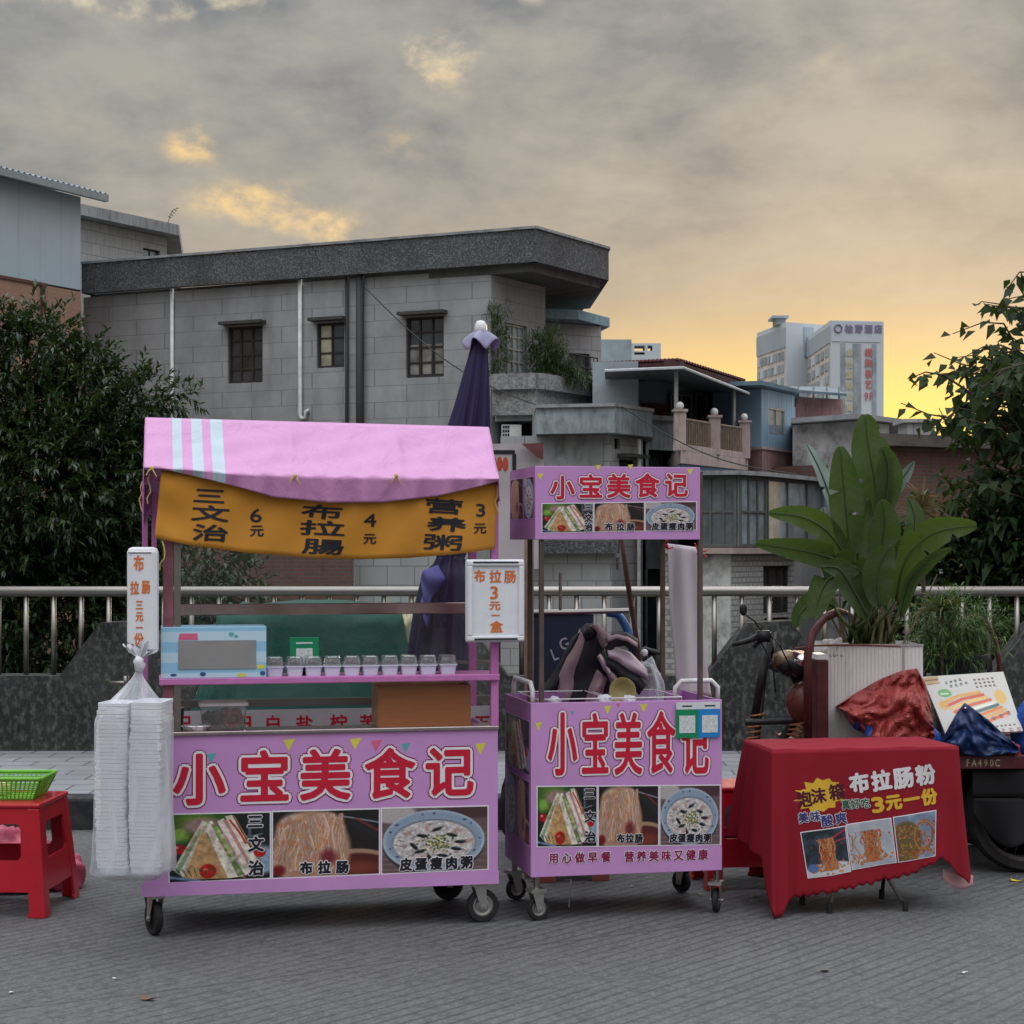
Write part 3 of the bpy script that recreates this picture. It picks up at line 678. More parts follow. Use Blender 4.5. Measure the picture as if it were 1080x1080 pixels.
# --- glazed balcony house
t, P = house('glazed_balcony_house', 'house with a glazed upper balcony over whitewashed brick, right of the hanging white sheet', [(700, 43.2), (772, 42.2), (838, 44.2)], -3, 1.45, WBRICK, 6,
             [(1, 805, 834, 597, 646, 3, 1, dict(bar=.05)), (1, 806, 832, 652, 700, 3, 1, dict(bar=.05))])
sA, sB = P[0], P[1]; s1, _ = hit(sA, sB, 728, 600); s2, _ = hit(sA, sB, 771, 600); mb = MB(); wallbox(mb, sA, sB, s1, s2, -3, 1.44, 0, .04); mb.build('cement_patch', MOTT, t, True)
mb = MB(); poly_slab(mb, [PL(700, 42.9), PL(773, 41.8), PL(842, 44.0), PL(842, 50), PL(700, 50)], 1.46, 1.60); mb.build('ledge', mat('ledge_pink', (.36, .29, .27), .8, dirt=(.15, .08, .06), dsc=2), t, True)
gA, gB, gC, gD = PL(736, 42.5), PL(779, 42.1), PL(808, 43.2), PL(870, 47.4)
for (a_, b_, n, r_) in ((gA, gB, 3, 2), (gB, gC, 3, 2), (gC, gD, 3, 2)):
    L = (b_-a_).length; mb = MB(); 
    window(t, a_, b_, 0.0, L-.04, 1.62, 3.28, n, r_, fm=mat('olive_window_frame', (.10, .11, .10), .6), pm=PANEL_ if a_ is not gA else mat('murky_glass', (.10, .12, .125), .15, var=.5, vs=1.2, spec=.8), rev=.0, bar=.05)
mb = MB(); poly_slab(mb, [PL(712, 42.3), PL(780, 41.8), PL(812, 42.9), PL(880, 47.2), PL(880, 51), PL(712, 51)], 3.30, 3.40); mb.build('roof', CONC, t, True)
mb = MB(); closed(mb, [PL(838, 44.6), PL(868, 47.6), PL(868, 53), PL(838, 53)], -3, 1.6); mb.build('side_wall', mat('white_render', (.42, .44, .45), .8, dirt=(.2, .2, .2), dsc=1.5, damt=.5), t, True)
mb = MB(); closed(mb, [PL(738, 44), PL(808, 44.6), PL(868, 48.5), PL(868, 54), PL(738, 54)], 1.6, 3.29); mb.build('inner_wall', mat('dim_room', (.12, .13, .13), .9, var=.4, vs=1), t, True)
mb = MB(); closed(mb, [PL(869, 47.0), PL(888, 47.6), PL(888, 50), PL(869, 50)], 1.6, 3.2); mb.build('end_wall', SIDB, t, True)

# --- right: brick house
t, P = house('brick_house', 'red brick house with a dark eave, half hidden by the tree at the right', [(925, 40), (1045, 41.5), (1100, 44)], -3, 3.85, BRICK, 6)
mb = MB(); poly_slab(mb, [PL(922, 39.5), PL(1048, 41.0), PL(1110, 44), PL(1110, 49), PL(922, 49)], 3.86, 4.12); mb.build('roof', mat('old_eave', (.09, .08, .07), .9, var=.3, vs=3), t, True)
mb = MB(); a_ = W(957, 459, 41); b_ = W(986, 446, 41); mb.box(a_.x, 41, 4.12, b_.x, 42, 4.45); mb.box(a_.x-.1, 40.9, 4.45, b_.x+.1, 42.1, 4.53); mb.build('roof_box', TILE2, t, True)
t, P = house('garden_shed', 'small pale blue shed with a dark gable, low behind the leafy bush', [(1006, 30), (1056, 30.5)], -3, 1.1, mat('pale_blue_board', (.38, .46, .52), .7), 3, cat='shed')
mb = MB(); a_ = PL(1000, 29.7); b_ = PL(1031, 29.8); c_ = PL(1062, 30.2)
mb.hexa([(*a_, 1.1), (*b_, 1.62), (b_.x, 33, 1.62), (a_.x, 33, 1.1)], [(*a_, 1.18), (*b_, 1.7), (b_.x, 33, 1.7), (a_.x, 33, 1.18)])
mb.hexa([(*b_, 1.62), (*c_, 1.1), (c_.x, 33.3, 1.1), (b_.x, 33, 1.62)], [(*b_, 1.7), (*c_, 1.18), (c_.x, 33.3, 1.18), (b_.x, 33, 1.7)]); mb.build('roof', CONCD, t, True)

# --- far towers
TW = mat('tower_white', (.52, .56, .59), .7, var=.06, vs=.05); TG = mat('tower_grey', (.34, .39, .43), .6, var=.1, vs=.1)  # distance haze is put into these pale tower colours
TWF = mat('tower_window_wall', (.55, .50, .46), .6, var=.2, vs=.2); TGL = mat('tower_glass', (.27, .31, .34), .5, var=.4, vs=.25)
def tower(name, label, pts, ztop, wseg, rows, cols, topband):
    P = [PL(*p) for p in pts]; t = thing(name, label, 'tower', (sum(p.x for p in P)/len(P), P[0].y, -3))
    mb = MB(); closed(mb, [P[0], P[1], P[2], P[2]*1.06-Vector((1.5, 0)), P[0]*1.1+Vector((3, 0))], -3, ztop); mb.build('wall', TW, t, True)
    A_, B_ = P[wseg], P[wseg+1]; L = (B_-A_).length; mb = MB(); wallbox(mb, A_, B_, .6, L-.6, -3, ztop-topband, .0, .15); mb.build('facade', TWF, t, True)
    mb = MB(); wallbox(mb, A_, B_, .3, L-.3, ztop-topband, ztop-1.2, .0, .3); mb.build('sky_lobby', TG, t, True)
    for r_ in range(rows):
        for c_ in range(cols):
            s0 = .6+(L-1.2)*(c_+.16)/cols; s1 = .6+(L-1.2)*(c_+.84)/cols; z1 = ztop-topband-.9-r_*3.1; z0 = z1-1.9
            mb = MB(); wallbox(mb, A_, B_, s0, s1, z0, z1, .15, .35); mb.build('window', TGL if (r_*7+c_*5) % 4 else TW, t, True)
    return t, P
t1, P1 = tower('tower_block', 'distant pale tower block with a plain side wall, left one of the far pair', [(798.5, 452), (829, 430), (874, 436)], 54.9, 0, 12, 8, 6)
mb = MB(); a_ = W(820, 341, 432); b_ = W(830, 332, 432); mb.box(a_.x, 434, 54.9, b_.x, 440, b_.z); mb.box(a_.x-1, 433, b_.z-.6, b_.x+.6, 441, b_.z); mb.build('roof_hut', TG, t1, True)
mb = MB(); a_ = W(853, 358, 433); b_ = W(858, 341, 433); wallbox(mb, P1[1], P1[2], 5.2, 8.0, 47, 54.0, 0, .3); mb.build('vent_strip', TG, t1, True)
t2, P2 = tower('hotel_tower', 'distant pale hotel tower with rooftop lettering and vertical signs, right one of the far pair', [(839, 452), (876, 400), (932, 402)], 51.6, 0, 12, 8, 5)
A_, B_ = P2[1], P2[2]
for s0, s1 in ((2.3, 3.3), (5.2, 7.0), (9.6, 10.6)):
    mb = MB(); wallbox(mb, A_, B_, s0, s1, -3, 46.5, .0, .2)
    o = mb.build('glazing_strip', TGL, t2, True)
mb = MB(); wallbox(mb, A_, B_, .2, 11.6, 46.9, 51.4, .0, .15); mb.build('sign_band', mat('sign_band', (.48, .52, .57), .6), t2, True)
t3 = thing('rooftop_block', 'far pale glass rooftop block beside an open frame, above the maroon roof', 'building', (W(660, 370, 250).x, 250, -3))
mb = MB(); a_ = W(630, 380, 250); b_ = W(666, 358, 250); mb.box(a_.x, 250, -3, b_.x, 262, b_.z); mb.build('wall', mat('far_glass', (.30, .37, .40), .4, var=.3, vs=.2), t3, True)
mb = MB()
for (p0, p1, q0, q1) in ((666, 697, 362, 364.5), (666, 697, 370, 371.5), (666, 669, 364.5, 370), (680, 683, 364.5, 370), (688, 697, 364.5, 370), (666, 697, 374, 395), (666, 669, 371.5, 374), (680, 697, 371.5, 374)):
    a_ = W(p0, q1, 250); b_ = W(p1, q0, 250); mb.box(a_.x+.01, 250.02, a_.z+.005, b_.x, 254, b_.z-.005)
mb.build('open_frame', TW, t3, True)

# small weed on the slab roof and two sagging cables across the big house
t = thing('roof_weed', 'tiny weed growing on the thin slab roof at the left', 'plant', W(177, 236, 64.0))
mb = MB(); p = W(177, 236, 64.0); mb.tube([p, p+Vector((.05, 0, .20)), p+Vector((.16, 0, .46)), p+Vector((.34, 0, .56))], .010, 5)
for k in range(9): c_ = p+Vector((.05+.032*k, 0, .20+.042*k)); s_ = (-1)**k; mb.add([c_, c_+Vector((.04*s_, -.02, .03)), c_+Vector((.09*s_, 0, .03)), c_+Vector((.04*s_, .02, -.0))], [(0, 1, 2, 3)])
mb.build('stem', mat('weed', (.05, .07, .03), .8), t, True)
for (a_, b_, sg, lb) in ((W(384, 302, 47.6), W(575, 430, 45.5), .5, 'thin dark cable sagging from the black drain pipe to the planted balcony'), (W(655, 428, 42.5), W(840, 500, 41.5), .35, 'thin dark cable running from the cornice house past the glazed balcony')):
    mb = MB(); mb.tube([a_.lerp(b_, k/16)-Vector((0, 0, sg*math.sin(math.pi*k/16))) for k in range(17)], .016, 5); tag(mb.build('cable', BLACKP), lb, 'cable')
# ================================================================ VEGETATION
def leaf_cloud(pos, dr, nrm, ln, wd, fold=.25, droop=.0):
    """one folded four-point leaf per row"""
    pos = np.asarray(pos); dr = dr/np.linalg.norm(dr, axis=1, keepdims=True)
    sd_ = np.cross(dr, nrm); sd_ /= np.linalg.norm(sd_, axis=1, keepdims=True)+1e-9
    up = np.cross(sd_, dr)
    ln = np.asarray(ln).reshape(-1, 1); wd = np.asarray(wd).reshape(-1, 1)
    p0 = pos; p2 = pos+dr*ln+np.array([0, 0, -1.])*ln*droop
    mid = pos+dr*ln*.42+up*ln*.03
    p1 = mid+sd_*wd*.5+up*wd*fold; p3 = mid-sd_*wd*.5+up*wd*fold
    v = np.stack([p0, p1, p2, p3], 1).reshape(-1, 3)
    f = np.arange(len(v)).reshape(-1, 4); return v, f
def rnd_unit(n):
    a = rng.normal(size=(n, 3)); return a/np.linalg.norm(a, axis=1, keepdims=True)
def crown(spheres, d, nper, ln, wd, clus=10, spread=.12, shell=.55, dj=1.0, droop=.1, down=0.0, zs=1.0, flat=0.3):
    V = []; Ff = []; n0 = 0
    for (px, py, r, *dd) in spheres:
        dist = d+(dd[0] if dd else 0); c = np.array(W(px, py, dist)); rad = r/F*dist
        n = int(nper*(r/100)**2)
        u = rnd_unit(n); rr = rad*(shell+(1-shell)*rng.random((n, 1))**.7)*(1+.16*rng.normal(size=(n, 1)))
        cc = c+u*rr*np.array([1, dj, zs])
        base_ = np.repeat(cc, clus, 0); out = np.repeat(u, clus, 0)
        tw = np.repeat(out[::clus]+.6*rnd_unit(n), clus, 0); tw /= np.linalg.norm(tw, axis=1, keepdims=True)
        k = np.tile(np.linspace(0, 1, clus), n).reshape(-1, 1)
        pos = base_+tw*k*spread
        dr = tw*.8+.75*rnd_unit(len(pos))+np.array([0, 0, -down])
        nn = rnd_unit(len(pos))*flat+np.array([0, 0, 1.0])
        v, f = leaf_cloud(pos, dr, nn, ln*(.65+.6*rng.random(len(pos))), wd*(.7+.5*rng.random(len(pos))), droop=droop)
        V.append(v); Ff.append(f+n0); n0 += len(v)
    return np.concatenate(V), np.concatenate(Ff)
BARK = mat('bark', (.07, .055, .04), .9, var=.3, vs=8, bump=.8, bs=30)
LF1 = leafmat('dark_glossy_leaf', (.009, .022, .010), (.028, .056, .018), (.05, .078, .026), rough=.40, trans=.16)
LF2 = leafmat('broad_dark_leaf', (.010, .022, .009), (.022, .044, .012), (.034, .056, .016), rough=.62, trans=.25)
MATS['broad_dark_leaf'].node_tree.nodes['Principled BSDF'].inputs['Specular IOR Level'].default_value = .22
LF3 = leafmat('mid_green_leaf', (.03, .06, .018), (.06, .11, .03), rough=.5)
def limbs(mb, root, tips, r0, r1, n=6, sag=.12):
    root = Vector(root)
    for tp in tips:
        tp = Vector(tp); L = (tp-root).length; pts = []
        j = Vector(rnd_unit(1)[0])*L*.08
        for i in range(n+1):
            k = i/n; p = root.lerp(tp, k)+j*math.sin(math.pi*k)+Vector((0, 0, sag*L*math.sin(math.pi*k))); pts.append(p)
        mb.tube(pts, [r0+(r1-r0)*(i/n)**.8 for i in range(n+1)], 7)
sp = [(20, 412, 80), (-70, 420, 105), (90, 440, 62), (45, 362, 38), (150, 428, 38), (183, 416, 15), (90, 405, 34), (60, 520, 110, -.3), (-40, 540, 140), (120, 520, 62), (150, 480, 36), (125, 600, 70), (40, 640, 110, -.2), (-60, 680, 120), (130, 680, 60), (5, 345, 26), (100, 372, 14), (158, 540, 26), (150, 610, 40), (108, 378, 8)]
t = thing('bushy_tree', 'big dark bushy tree with narrow leaves, behind the railing at the left', 'tree', (W(20, 500, 17.4).x, 17.4, -2.0))
v, f = crown(sp, 17.2, 820, .092, .029, clus=12, spread=.16, shell=.45, dj=.85, droop=.12)
fast_mesh('crown', v, f, LF1, t, True)
mb = MB(); x0 = W(20, 0, 17.4).x
mb.tube([(x0, 17.5, -2.2), (x0+.05, 17.45, -1), (x0-.03, 17.4, .4), (x0+.08, 17.4, 1.6)], [.20, .16, .13, .10], 10)
limbs(mb, (x0, 17.4, .6), [W(a_[0], a_[1], 17.3) for a_ in sp[:14]], .07, .015)
mb.build('trunk', BARK, t, True, True)
# lower bush that shows through the long cart's glass
t = thing('low_bush', 'low dark bush behind the railing, seen through the left end of the cart glass', 'bush', (W(215, 640, 16.5).x, 16.5, -2.5))
v, f = crown([(205, 610, 45), (235, 600, 32), (265, 618, 20), (225, 660, 55), (190, 690, 60)], 16.3, 520, .085, .03, clus=10, spread=.16, shell=.4); fast_mesh('crown', v, f, LF1, t, True)
mb = MB(); xx = W(215, 0, 16.5).x; mb.tube([(xx, 16.6, -2.6), (xx+.1, 16.5, -1), (xx, 16.4, .7)], [.08, .06, .03], 8); limbs(mb, (xx, 16.5, 0), [W(205, 610, 16.3), W(250, 610, 16.4), W(190, 680, 16.3)], .03, .01); mb.build('trunk', BARK, t, True, True)
# right tree with large drooping leaves: branches with leaf rows
t = thing('broad_leaf_tree', 'tree with big drooping leaves reaching in from the right edge against the gold sky', 'tree', (W(1160, 600, 15.5).x, 15.5, -2.5))
root = W(1150, 560, 15.6); twigs = []
ends = [(950, 425), (962, 398), (985, 372), (1005, 352), (1035, 318), (1062, 305), (1090, 300), (975, 450), (1010, 430), (1040, 400), (1000, 470), (980, 500), (1010, 505), (1040, 470), (1065, 440), (1080, 390), (1060, 350), (1100, 350), (1060, 500), (1085, 470), (1030, 530), (1110, 430),
        (1000, 395), (1020, 375), (990, 430), (1050, 425), (1070, 520), (1095, 540), (1045, 375), (1085, 330), (1120, 380), (1035, 450), (1060, 470), (1090, 500), (1015, 485), (1075, 480), (1100, 460), (1050, 515)]
ends += [(1048+random.uniform(-44, 70), 450+random.uniform(-85, 90)) if _ % 3 else (1066+random.uniform(-32, 50), 355+random.uniform(-45, 60)) for _ in range(72)]
mb = MB(); pos = []; dr = []
for i, (px, py) in enumerate(ends):
    dd = 15.2+random.uniform(-.9, .9); e = W(px, py, dd); r0 = W(px+110+random.uniform(-15, 30), py+60+random.uniform(-25, 40), 15.5+(dd-15.2)*.4)
    L = (e-r0).length; cv = Vector((random.uniform(-.1, .1), 0, random.uniform(-.12, .12))); pts = [r0.lerp(e, k/7)+cv*math.sin(2*math.pi*k/7)*L+Vector((0, 0, .12*L*math.sin(math.pi*k/7))) for k in range(8)]
    mb.tube(pts, [.020-.016*k/7 for k in range(8)], 5)
    if i % 3 == 0: mb.tube([root, root.lerp(r0, .5)+Vector((0, 0, .1)), r0], [.06, .035, .02], 6)
    for k in range(25):
        u_ = min(max(.15+.85*k/24+random.uniform(-.05, .05), .02), 1); a_ = u_*7; j = min(int(a_), 6); p = pts[j].lerp(pts[j+1], a_-j); tg = (pts[j+1]-pts[j]).normalized()
        side = 1 if k % 2 else -1
        D_ = tg*.3+Vector((random.uniform(-.9, .7), side*random.uniform(.1, .9), -.5+random.uniform(-.6, .7))); pos.append(p+Vector((random.uniform(-.03, .03), random.uniform(-.05, .05), random.uniform(-.05, .02)))); dr.append(D_)
pos = np.array(pos); dr = np.array(dr)
v, f = leaf_cloud(pos, dr, rnd_unit(len(pos))*.75+np.array([0, -.35, .8]), .130*(.6+.6*rng.random(len(pos))), .085*(.75+.5*rng.random(len(pos))), fold=.14, droop=.22)
fast_mesh('crown', v, f, LF2, t, True)
mb.tube([(root.x+.3, 15.7, -2.7), (root.x+.2, 15.65, -.5), root, (root.x-.1, 15.6, root.z+1.2)], [.16, .12, .08, .04], 10)
mb.build('trunk', BARK, t, True, True)
t = thing('leafy_bush', 'dark leafy bush behind the railing under the drooping tree', 'bush', (W(1050, 640, 15.0).x, 15.0, -2.5))
v, f = crown([(1060, 560, 42), (1085, 620, 60), (1030, 640, 45), (1000, 600, 28), (1070, 690, 60), (985, 650, 34), (965, 560, 22), (960, 610, 26), (1010, 545, 24), (1100, 560, 60), (930, 640, 20), (1000, 690, 50)], 15.0, 430, .13, .065, clus=8, spread=.22, shell=.35, dj=.8, droop=.25, down=.25)
fast_mesh('crown', v, f, LF2, t, True)
mb = MB(); xx = W(1050, 0, 15).x; mb.tube([(xx, 15.2, -2.6), (xx+.1, 15.1, -1), (xx, 15, .7)], [.09, .06, .03], 8); limbs(mb, (xx, 15, -.2), [W(1060, 560, 15), W(1000, 610, 15), W(1085, 640, 15), W(965, 600, 15)], .035, .012); mb.build('trunk', BARK, t, True, True)
# balcony greenery of the clad house
t = thing('balcony_pines', 'feathery green shrub growing over the balcony of the clad house', 'plant', W(575, 405, 49.2))
v, f = crown([(576, 372, 16), (588, 386, 10), (566, 362, 8), (582, 356, 7), (598, 395, 8), (572, 388, 13)], 49.3, 9500, .17, .022, clus=10, spread=.28, shell=.25); fast_mesh('foliage', v, f, LF3, t, True)
mb = MB(); mb.tube([W(575, 405, 49.2), W(574, 385, 49.2), W(577, 355, 49.3)], [.04, .03, .01], 6); limbs(mb, W(575, 392, 49.2), [W(590, 380, 49.2), W(560, 365, 49.3), W(582, 350, 49.3)], .02, .008); mb.build('stem', BARK, t, True)
t = thing('thin_shrub', 'thin tall shrub at the left end of the planted balcony', 'plant', W(526, 405, 48.6))
v, f = crown([(524, 330, 5), (527, 345, 6), (523, 360, 5), (528, 375, 6), (532, 325, 3), (516, 330, 3), (524, 388, 5), (534, 352, 3)], 48.7, 14000, .15, .022, clus=8, spread=.22, shell=.2); fast_mesh('foliage', v, f, LF3, t, True)
mb = MB(); mb.tube([W(526, 405, 48.6), W(525, 370, 48.6), W(525, 322, 48.7)], [.03, .02, .01], 6); mb.build('stem', BARK, t, True)
t = thing('balcony_grass', 'shaggy green plants spilling over the balcony edge', 'plant', W(615, 405, 50.2))
v, f = crown([(596, 396, 7, -1.0), (608, 399, 8, -.5), (622, 402, 8, .2), (634, 404, 9, .6), (637, 412, 6, .6), (600, 388, 6, -.9)], 50.3, 9500, .15, .024, clus=8, spread=.2, shell=.2, droop=.3); fast_mesh('foliage', v, f, LF3, t, True)
mb = MB(); mb.tube([W(598, 404, 49.4), W(600, 396, 49.3)], .02, 5); mb.tube([W(620, 408, 50.3), W(622, 400, 50.3)], .02, 5); mb.build('stem', BARK, t, True)
# ================================================================ LETTERING AND PRINTED PICTURES
GL = {}
def glyph(ch):
    if ch in GL: return GL[ch]
    c = bpy.data.curves.new('g', 'FONT'); c.body = ch; c.resolution_u = 3
    o = bpy.data.objects.new('g', c); COL.objects.link(o)
    dg = bpy.context.evaluated_depsgraph_get(); me = bpy.data.meshes.new_from_object(o.evaluated_get(dg))
    bm = bmesh.new(); bm.from_mesh(me); bmesh.ops.triangulate(bm, faces=bm.faces[:])
    v = [(p.co.x, p.co.y) for p in bm.verts]; f = [tuple(x.index for x in fc.verts) for fc in bm.faces]
    bm.free(); bpy.data.objects.remove(o); bpy.data.curves.remove(c); bpy.data.meshes.remove(me)
    a = np.array(v)
    if ord(ch) < 0x2000: cx, w_ = (a[:, 0].min()+a[:, 0].max())/2, .62
    else: cx, w_ = .5, 1
    a = (a-np.array([cx, .38 if ord(ch) >= 0x2000 else .35])); 
    if ord(ch) < 0x2000: a *= 1.25
    GL[ch] = (a, f); return GL[ch]
def cut(vs, fs, step):
    """slice long glyph faces every step metres in x so they follow a folded cloth"""
    bm = bmesh.new(); bv = [bm.verts.new((x, y, 0)) for x, y in vs]
    for f in fs:
        try: bm.faces.new([bv[i] for i in f])
        except ValueError: pass
    x0, x1 = min(p[0] for p in vs), max(p[0] for p in vs); x = x0+step
    while x < x1:
        bmesh.ops.bisect_plane(bm, geom=bm.verts[:]+bm.edges[:]+bm.faces[:], plane_co=(x, 0, 0), plane_no=(1, 0, 0)); x += step
    y0, y1 = min(p[1] for p in vs), max(p[1] for p in vs); y = y0+step
    while y < y1:
        bmesh.ops.bisect_plane(bm, geom=bm.verts[:]+bm.edges[:]+bm.faces[:], plane_co=(0, y, 0), plane_no=(0, 1, 0)); y += step
    bm.verts.index_update(); V = [(p.co.x, p.co.y) for p in bm.verts]; Fs = [tuple(x.index for x in f.verts) for f in bm.faces]; bm.free(); return V, Fs
def letters(name, parent, items, layers, fn, world=False, shear=0, cutstep=0, skewx=0):
    """items: (char, cx, cz, w, h[, angle]); layers: (radius, material) outermost first; fn(x, z, out) -> point"""
    mb = MB(); mats_ = []
    for li, (r, m_) in enumerate(layers):
        mats_.append(m_); mb.cur = li; off = .0012+.0014*li
        for it in items:
            ch, cx, cz, w_, h_ = it[:5]; an = it[5] if len(it) > 5 else 0
            a, fs = glyph(ch); 
            k = 10 if r > .006 else 6; sh = [(0, 0)]+([(r*math.cos(2*math.pi*j/k), r*math.sin(2*math.pi*j/k)) for j in range(k)] if r else [])
            xs = a[:, 0]*w_+a[:, 1]*h_*skewx; zs_ = a[:, 1]*h_+a[:, 0]*w_*shear
            X_ = xs*math.cos(an)-zs_*math.sin(an)+cx; Z_ = xs*math.sin(an)+zs_*math.cos(an)+cz
            V0 = list(zip(X_, Z_)); F0 = fs
            if cutstep: V0, F0 = cut(V0, fs, cutstep)
            for si, (dx, dz) in enumerate(sh):
                mb.add([fn(x+dx, z+dz, off+.00003*si) for x, z in V0], F0)
    return mb.build(name, mats_, parent, world)
REDI = mat('red_ink', (.50, .012, .035), .4, var=.05); CRIM = mat('crimson_outline', (.22, .01, .06), .4, var=.05)
WHI = mat('white_ink', (.72, .68, .72), .4, var=.03); BLK = mat('black_ink', (.012, .013, .02), .5, var=.05)

class Cv:
    def __init__(s, w, h, bg=(.5, .5, .5)):
        s.w, s.h = w, h; s.a = np.zeros((h, w, 3))+np.array(bg); s.Y, s.X = np.mgrid[0:h, 0:w].astype(float); s.X = (s.X+.5)/w; s.Y = (s.Y+.5)/h; s.k = h/w
        s.g = np.random.default_rng(w*7+h)
    def put(s, m, c, al=1.0): m = (np.clip(m, 0, 1)*al)[..., None]; s.a = s.a*(1-m)+np.array(c)*m
    def ell(s, cx, cy, rx, ry, c, an=0, soft=.02, al=1):
        x = s.X-cx; y = (s.Y-cy)*s.k; xr = x*math.cos(an)+y*math.sin(an); yr = -x*math.sin(an)+y*math.cos(an)
        d_ = np.sqrt((xr/rx)**2+(yr/(ry*s.k))**2); s.put((1-d_)/(soft/min(rx, ry))+.5, c, al)
    def poly(s, pts, c, al=1, soft=.008):
        ins = np.zeros(s.X.shape, bool); dmin = np.full(s.X.shape, 9.0)
        n = len(pts)
        for i in range(n):
            (x0, y0), (x1, y1) = pts[i], pts[(i+1) % n]
            cond = ((y0 > s.Y) != (y1 > s.Y)) & (s.X < (x1-x0)*(s.Y-y0)/((y1-y0) or 1e-9)+x0); ins ^= cond
            dmin = np.minimum(dmin, s.segd(x0, y0, x1, y1))
        s.put(np.where(ins, dmin, -dmin)/soft+.5, c, al)
    def segd(s, x0, y0, x1, y1):
        dx, dy = x1-x0, (y1-y0)*s.k; L = dx*dx+dy*dy+1e-12; px, py = s.X-x0, (s.Y-y0)*s.k
        t_ = np.clip((px*dx+py*dy)/L, 0, 1); return np.hypot(px-dx*t_, py-dy*t_)
    def stroke(s, pts, w_, c, al=1, hl=None):
        dm = np.full(s.X.shape, 9.0)
        for i in range(len(pts)-1): dm = np.minimum(dm, s.segd(*pts[i], *pts[i+1]))
        s.put((w_-dm)/(w_*.5), c, al)
        if hl is not None: s.put((w_*.4-dm)/(w_*.3), hl, al*.8)
    def fbm(s, sc, seed=0):
        g = np.random.default_rng(seed); o = np.zeros(s.X.shape); amp = 1; tot = 0
        for _ in range(4):
            n = int(sc)+2; t_ = g.random((n+1, n+1)); xx = s.X*(n-1); yy = s.Y*(n-1); xi = xx.astype(int); yi = yy.astype(int); fx = xx-xi; fy = yy-yi
            fx = fx*fx*(3-2*fx); fy = fy*fy*(3-2*fy)
            o += amp*((t_[yi, xi]*(1-fx)+t_[yi, xi+1]*fx)*(1-fy)+(t_[yi+1, xi]*(1-fx)+t_[yi+1, xi+1]*fx)*fy); tot += amp; amp *= .55; sc *= 2.1
        return o/tot
    def mesh(s, name, parent, fn, m_, world=False, rc=.0):
        h, w_ = s.h, s.w
        X_, Y_ = np.meshgrid(np.linspace(0, 1, w_+1), np.linspace(0, 1, h+1))
        if rc: pass
        v = np.array([fn(x, y) for x, y in zip(X_.ravel(), Y_.ravel())])
        i = np.arange(h*w_).reshape(h, w_); r_ = i//w_; c_ = i % w_; a_ = r_*(w_+1)+c_
        f = np.stack([a_, a_+w_+1, a_+w_+2, a_+1], -1).reshape(-1, 4)
        if rc:   # rounded picture corners
            cx = (c_+.5)/w_; cy = (r_+.5)/h*s.k; R_ = rc
            qx = np.maximum(np.abs(cx-.5)-(.5-R_), 0); qy = np.maximum(np.abs(cy-s.k/2)-(s.k/2-R_), 0)
            keep = (np.hypot(qx, qy) <= R_).ravel(); f = f[keep]
        else: keep = slice(None)
        o = fast_mesh(name, v, f, m_, parent, world)
        col = np.ones((len(f)*4, 4), np.float32); lin = s2l(np.clip(s.a, 0, 1)).reshape(-1, 3)[keep]
        col[:, :3] = np.repeat(lin, 4, 0)
        at = o.data.color_attributes.new('ink', 'FLOAT_COLOR', 'CORNER'); at.data.foreach_set('color', col.ravel()); return o
    def grain(s, a=.03, seed=3): s.a *= 1+a*np.random.default_rng(seed).normal(size=s.X.shape)[..., None]
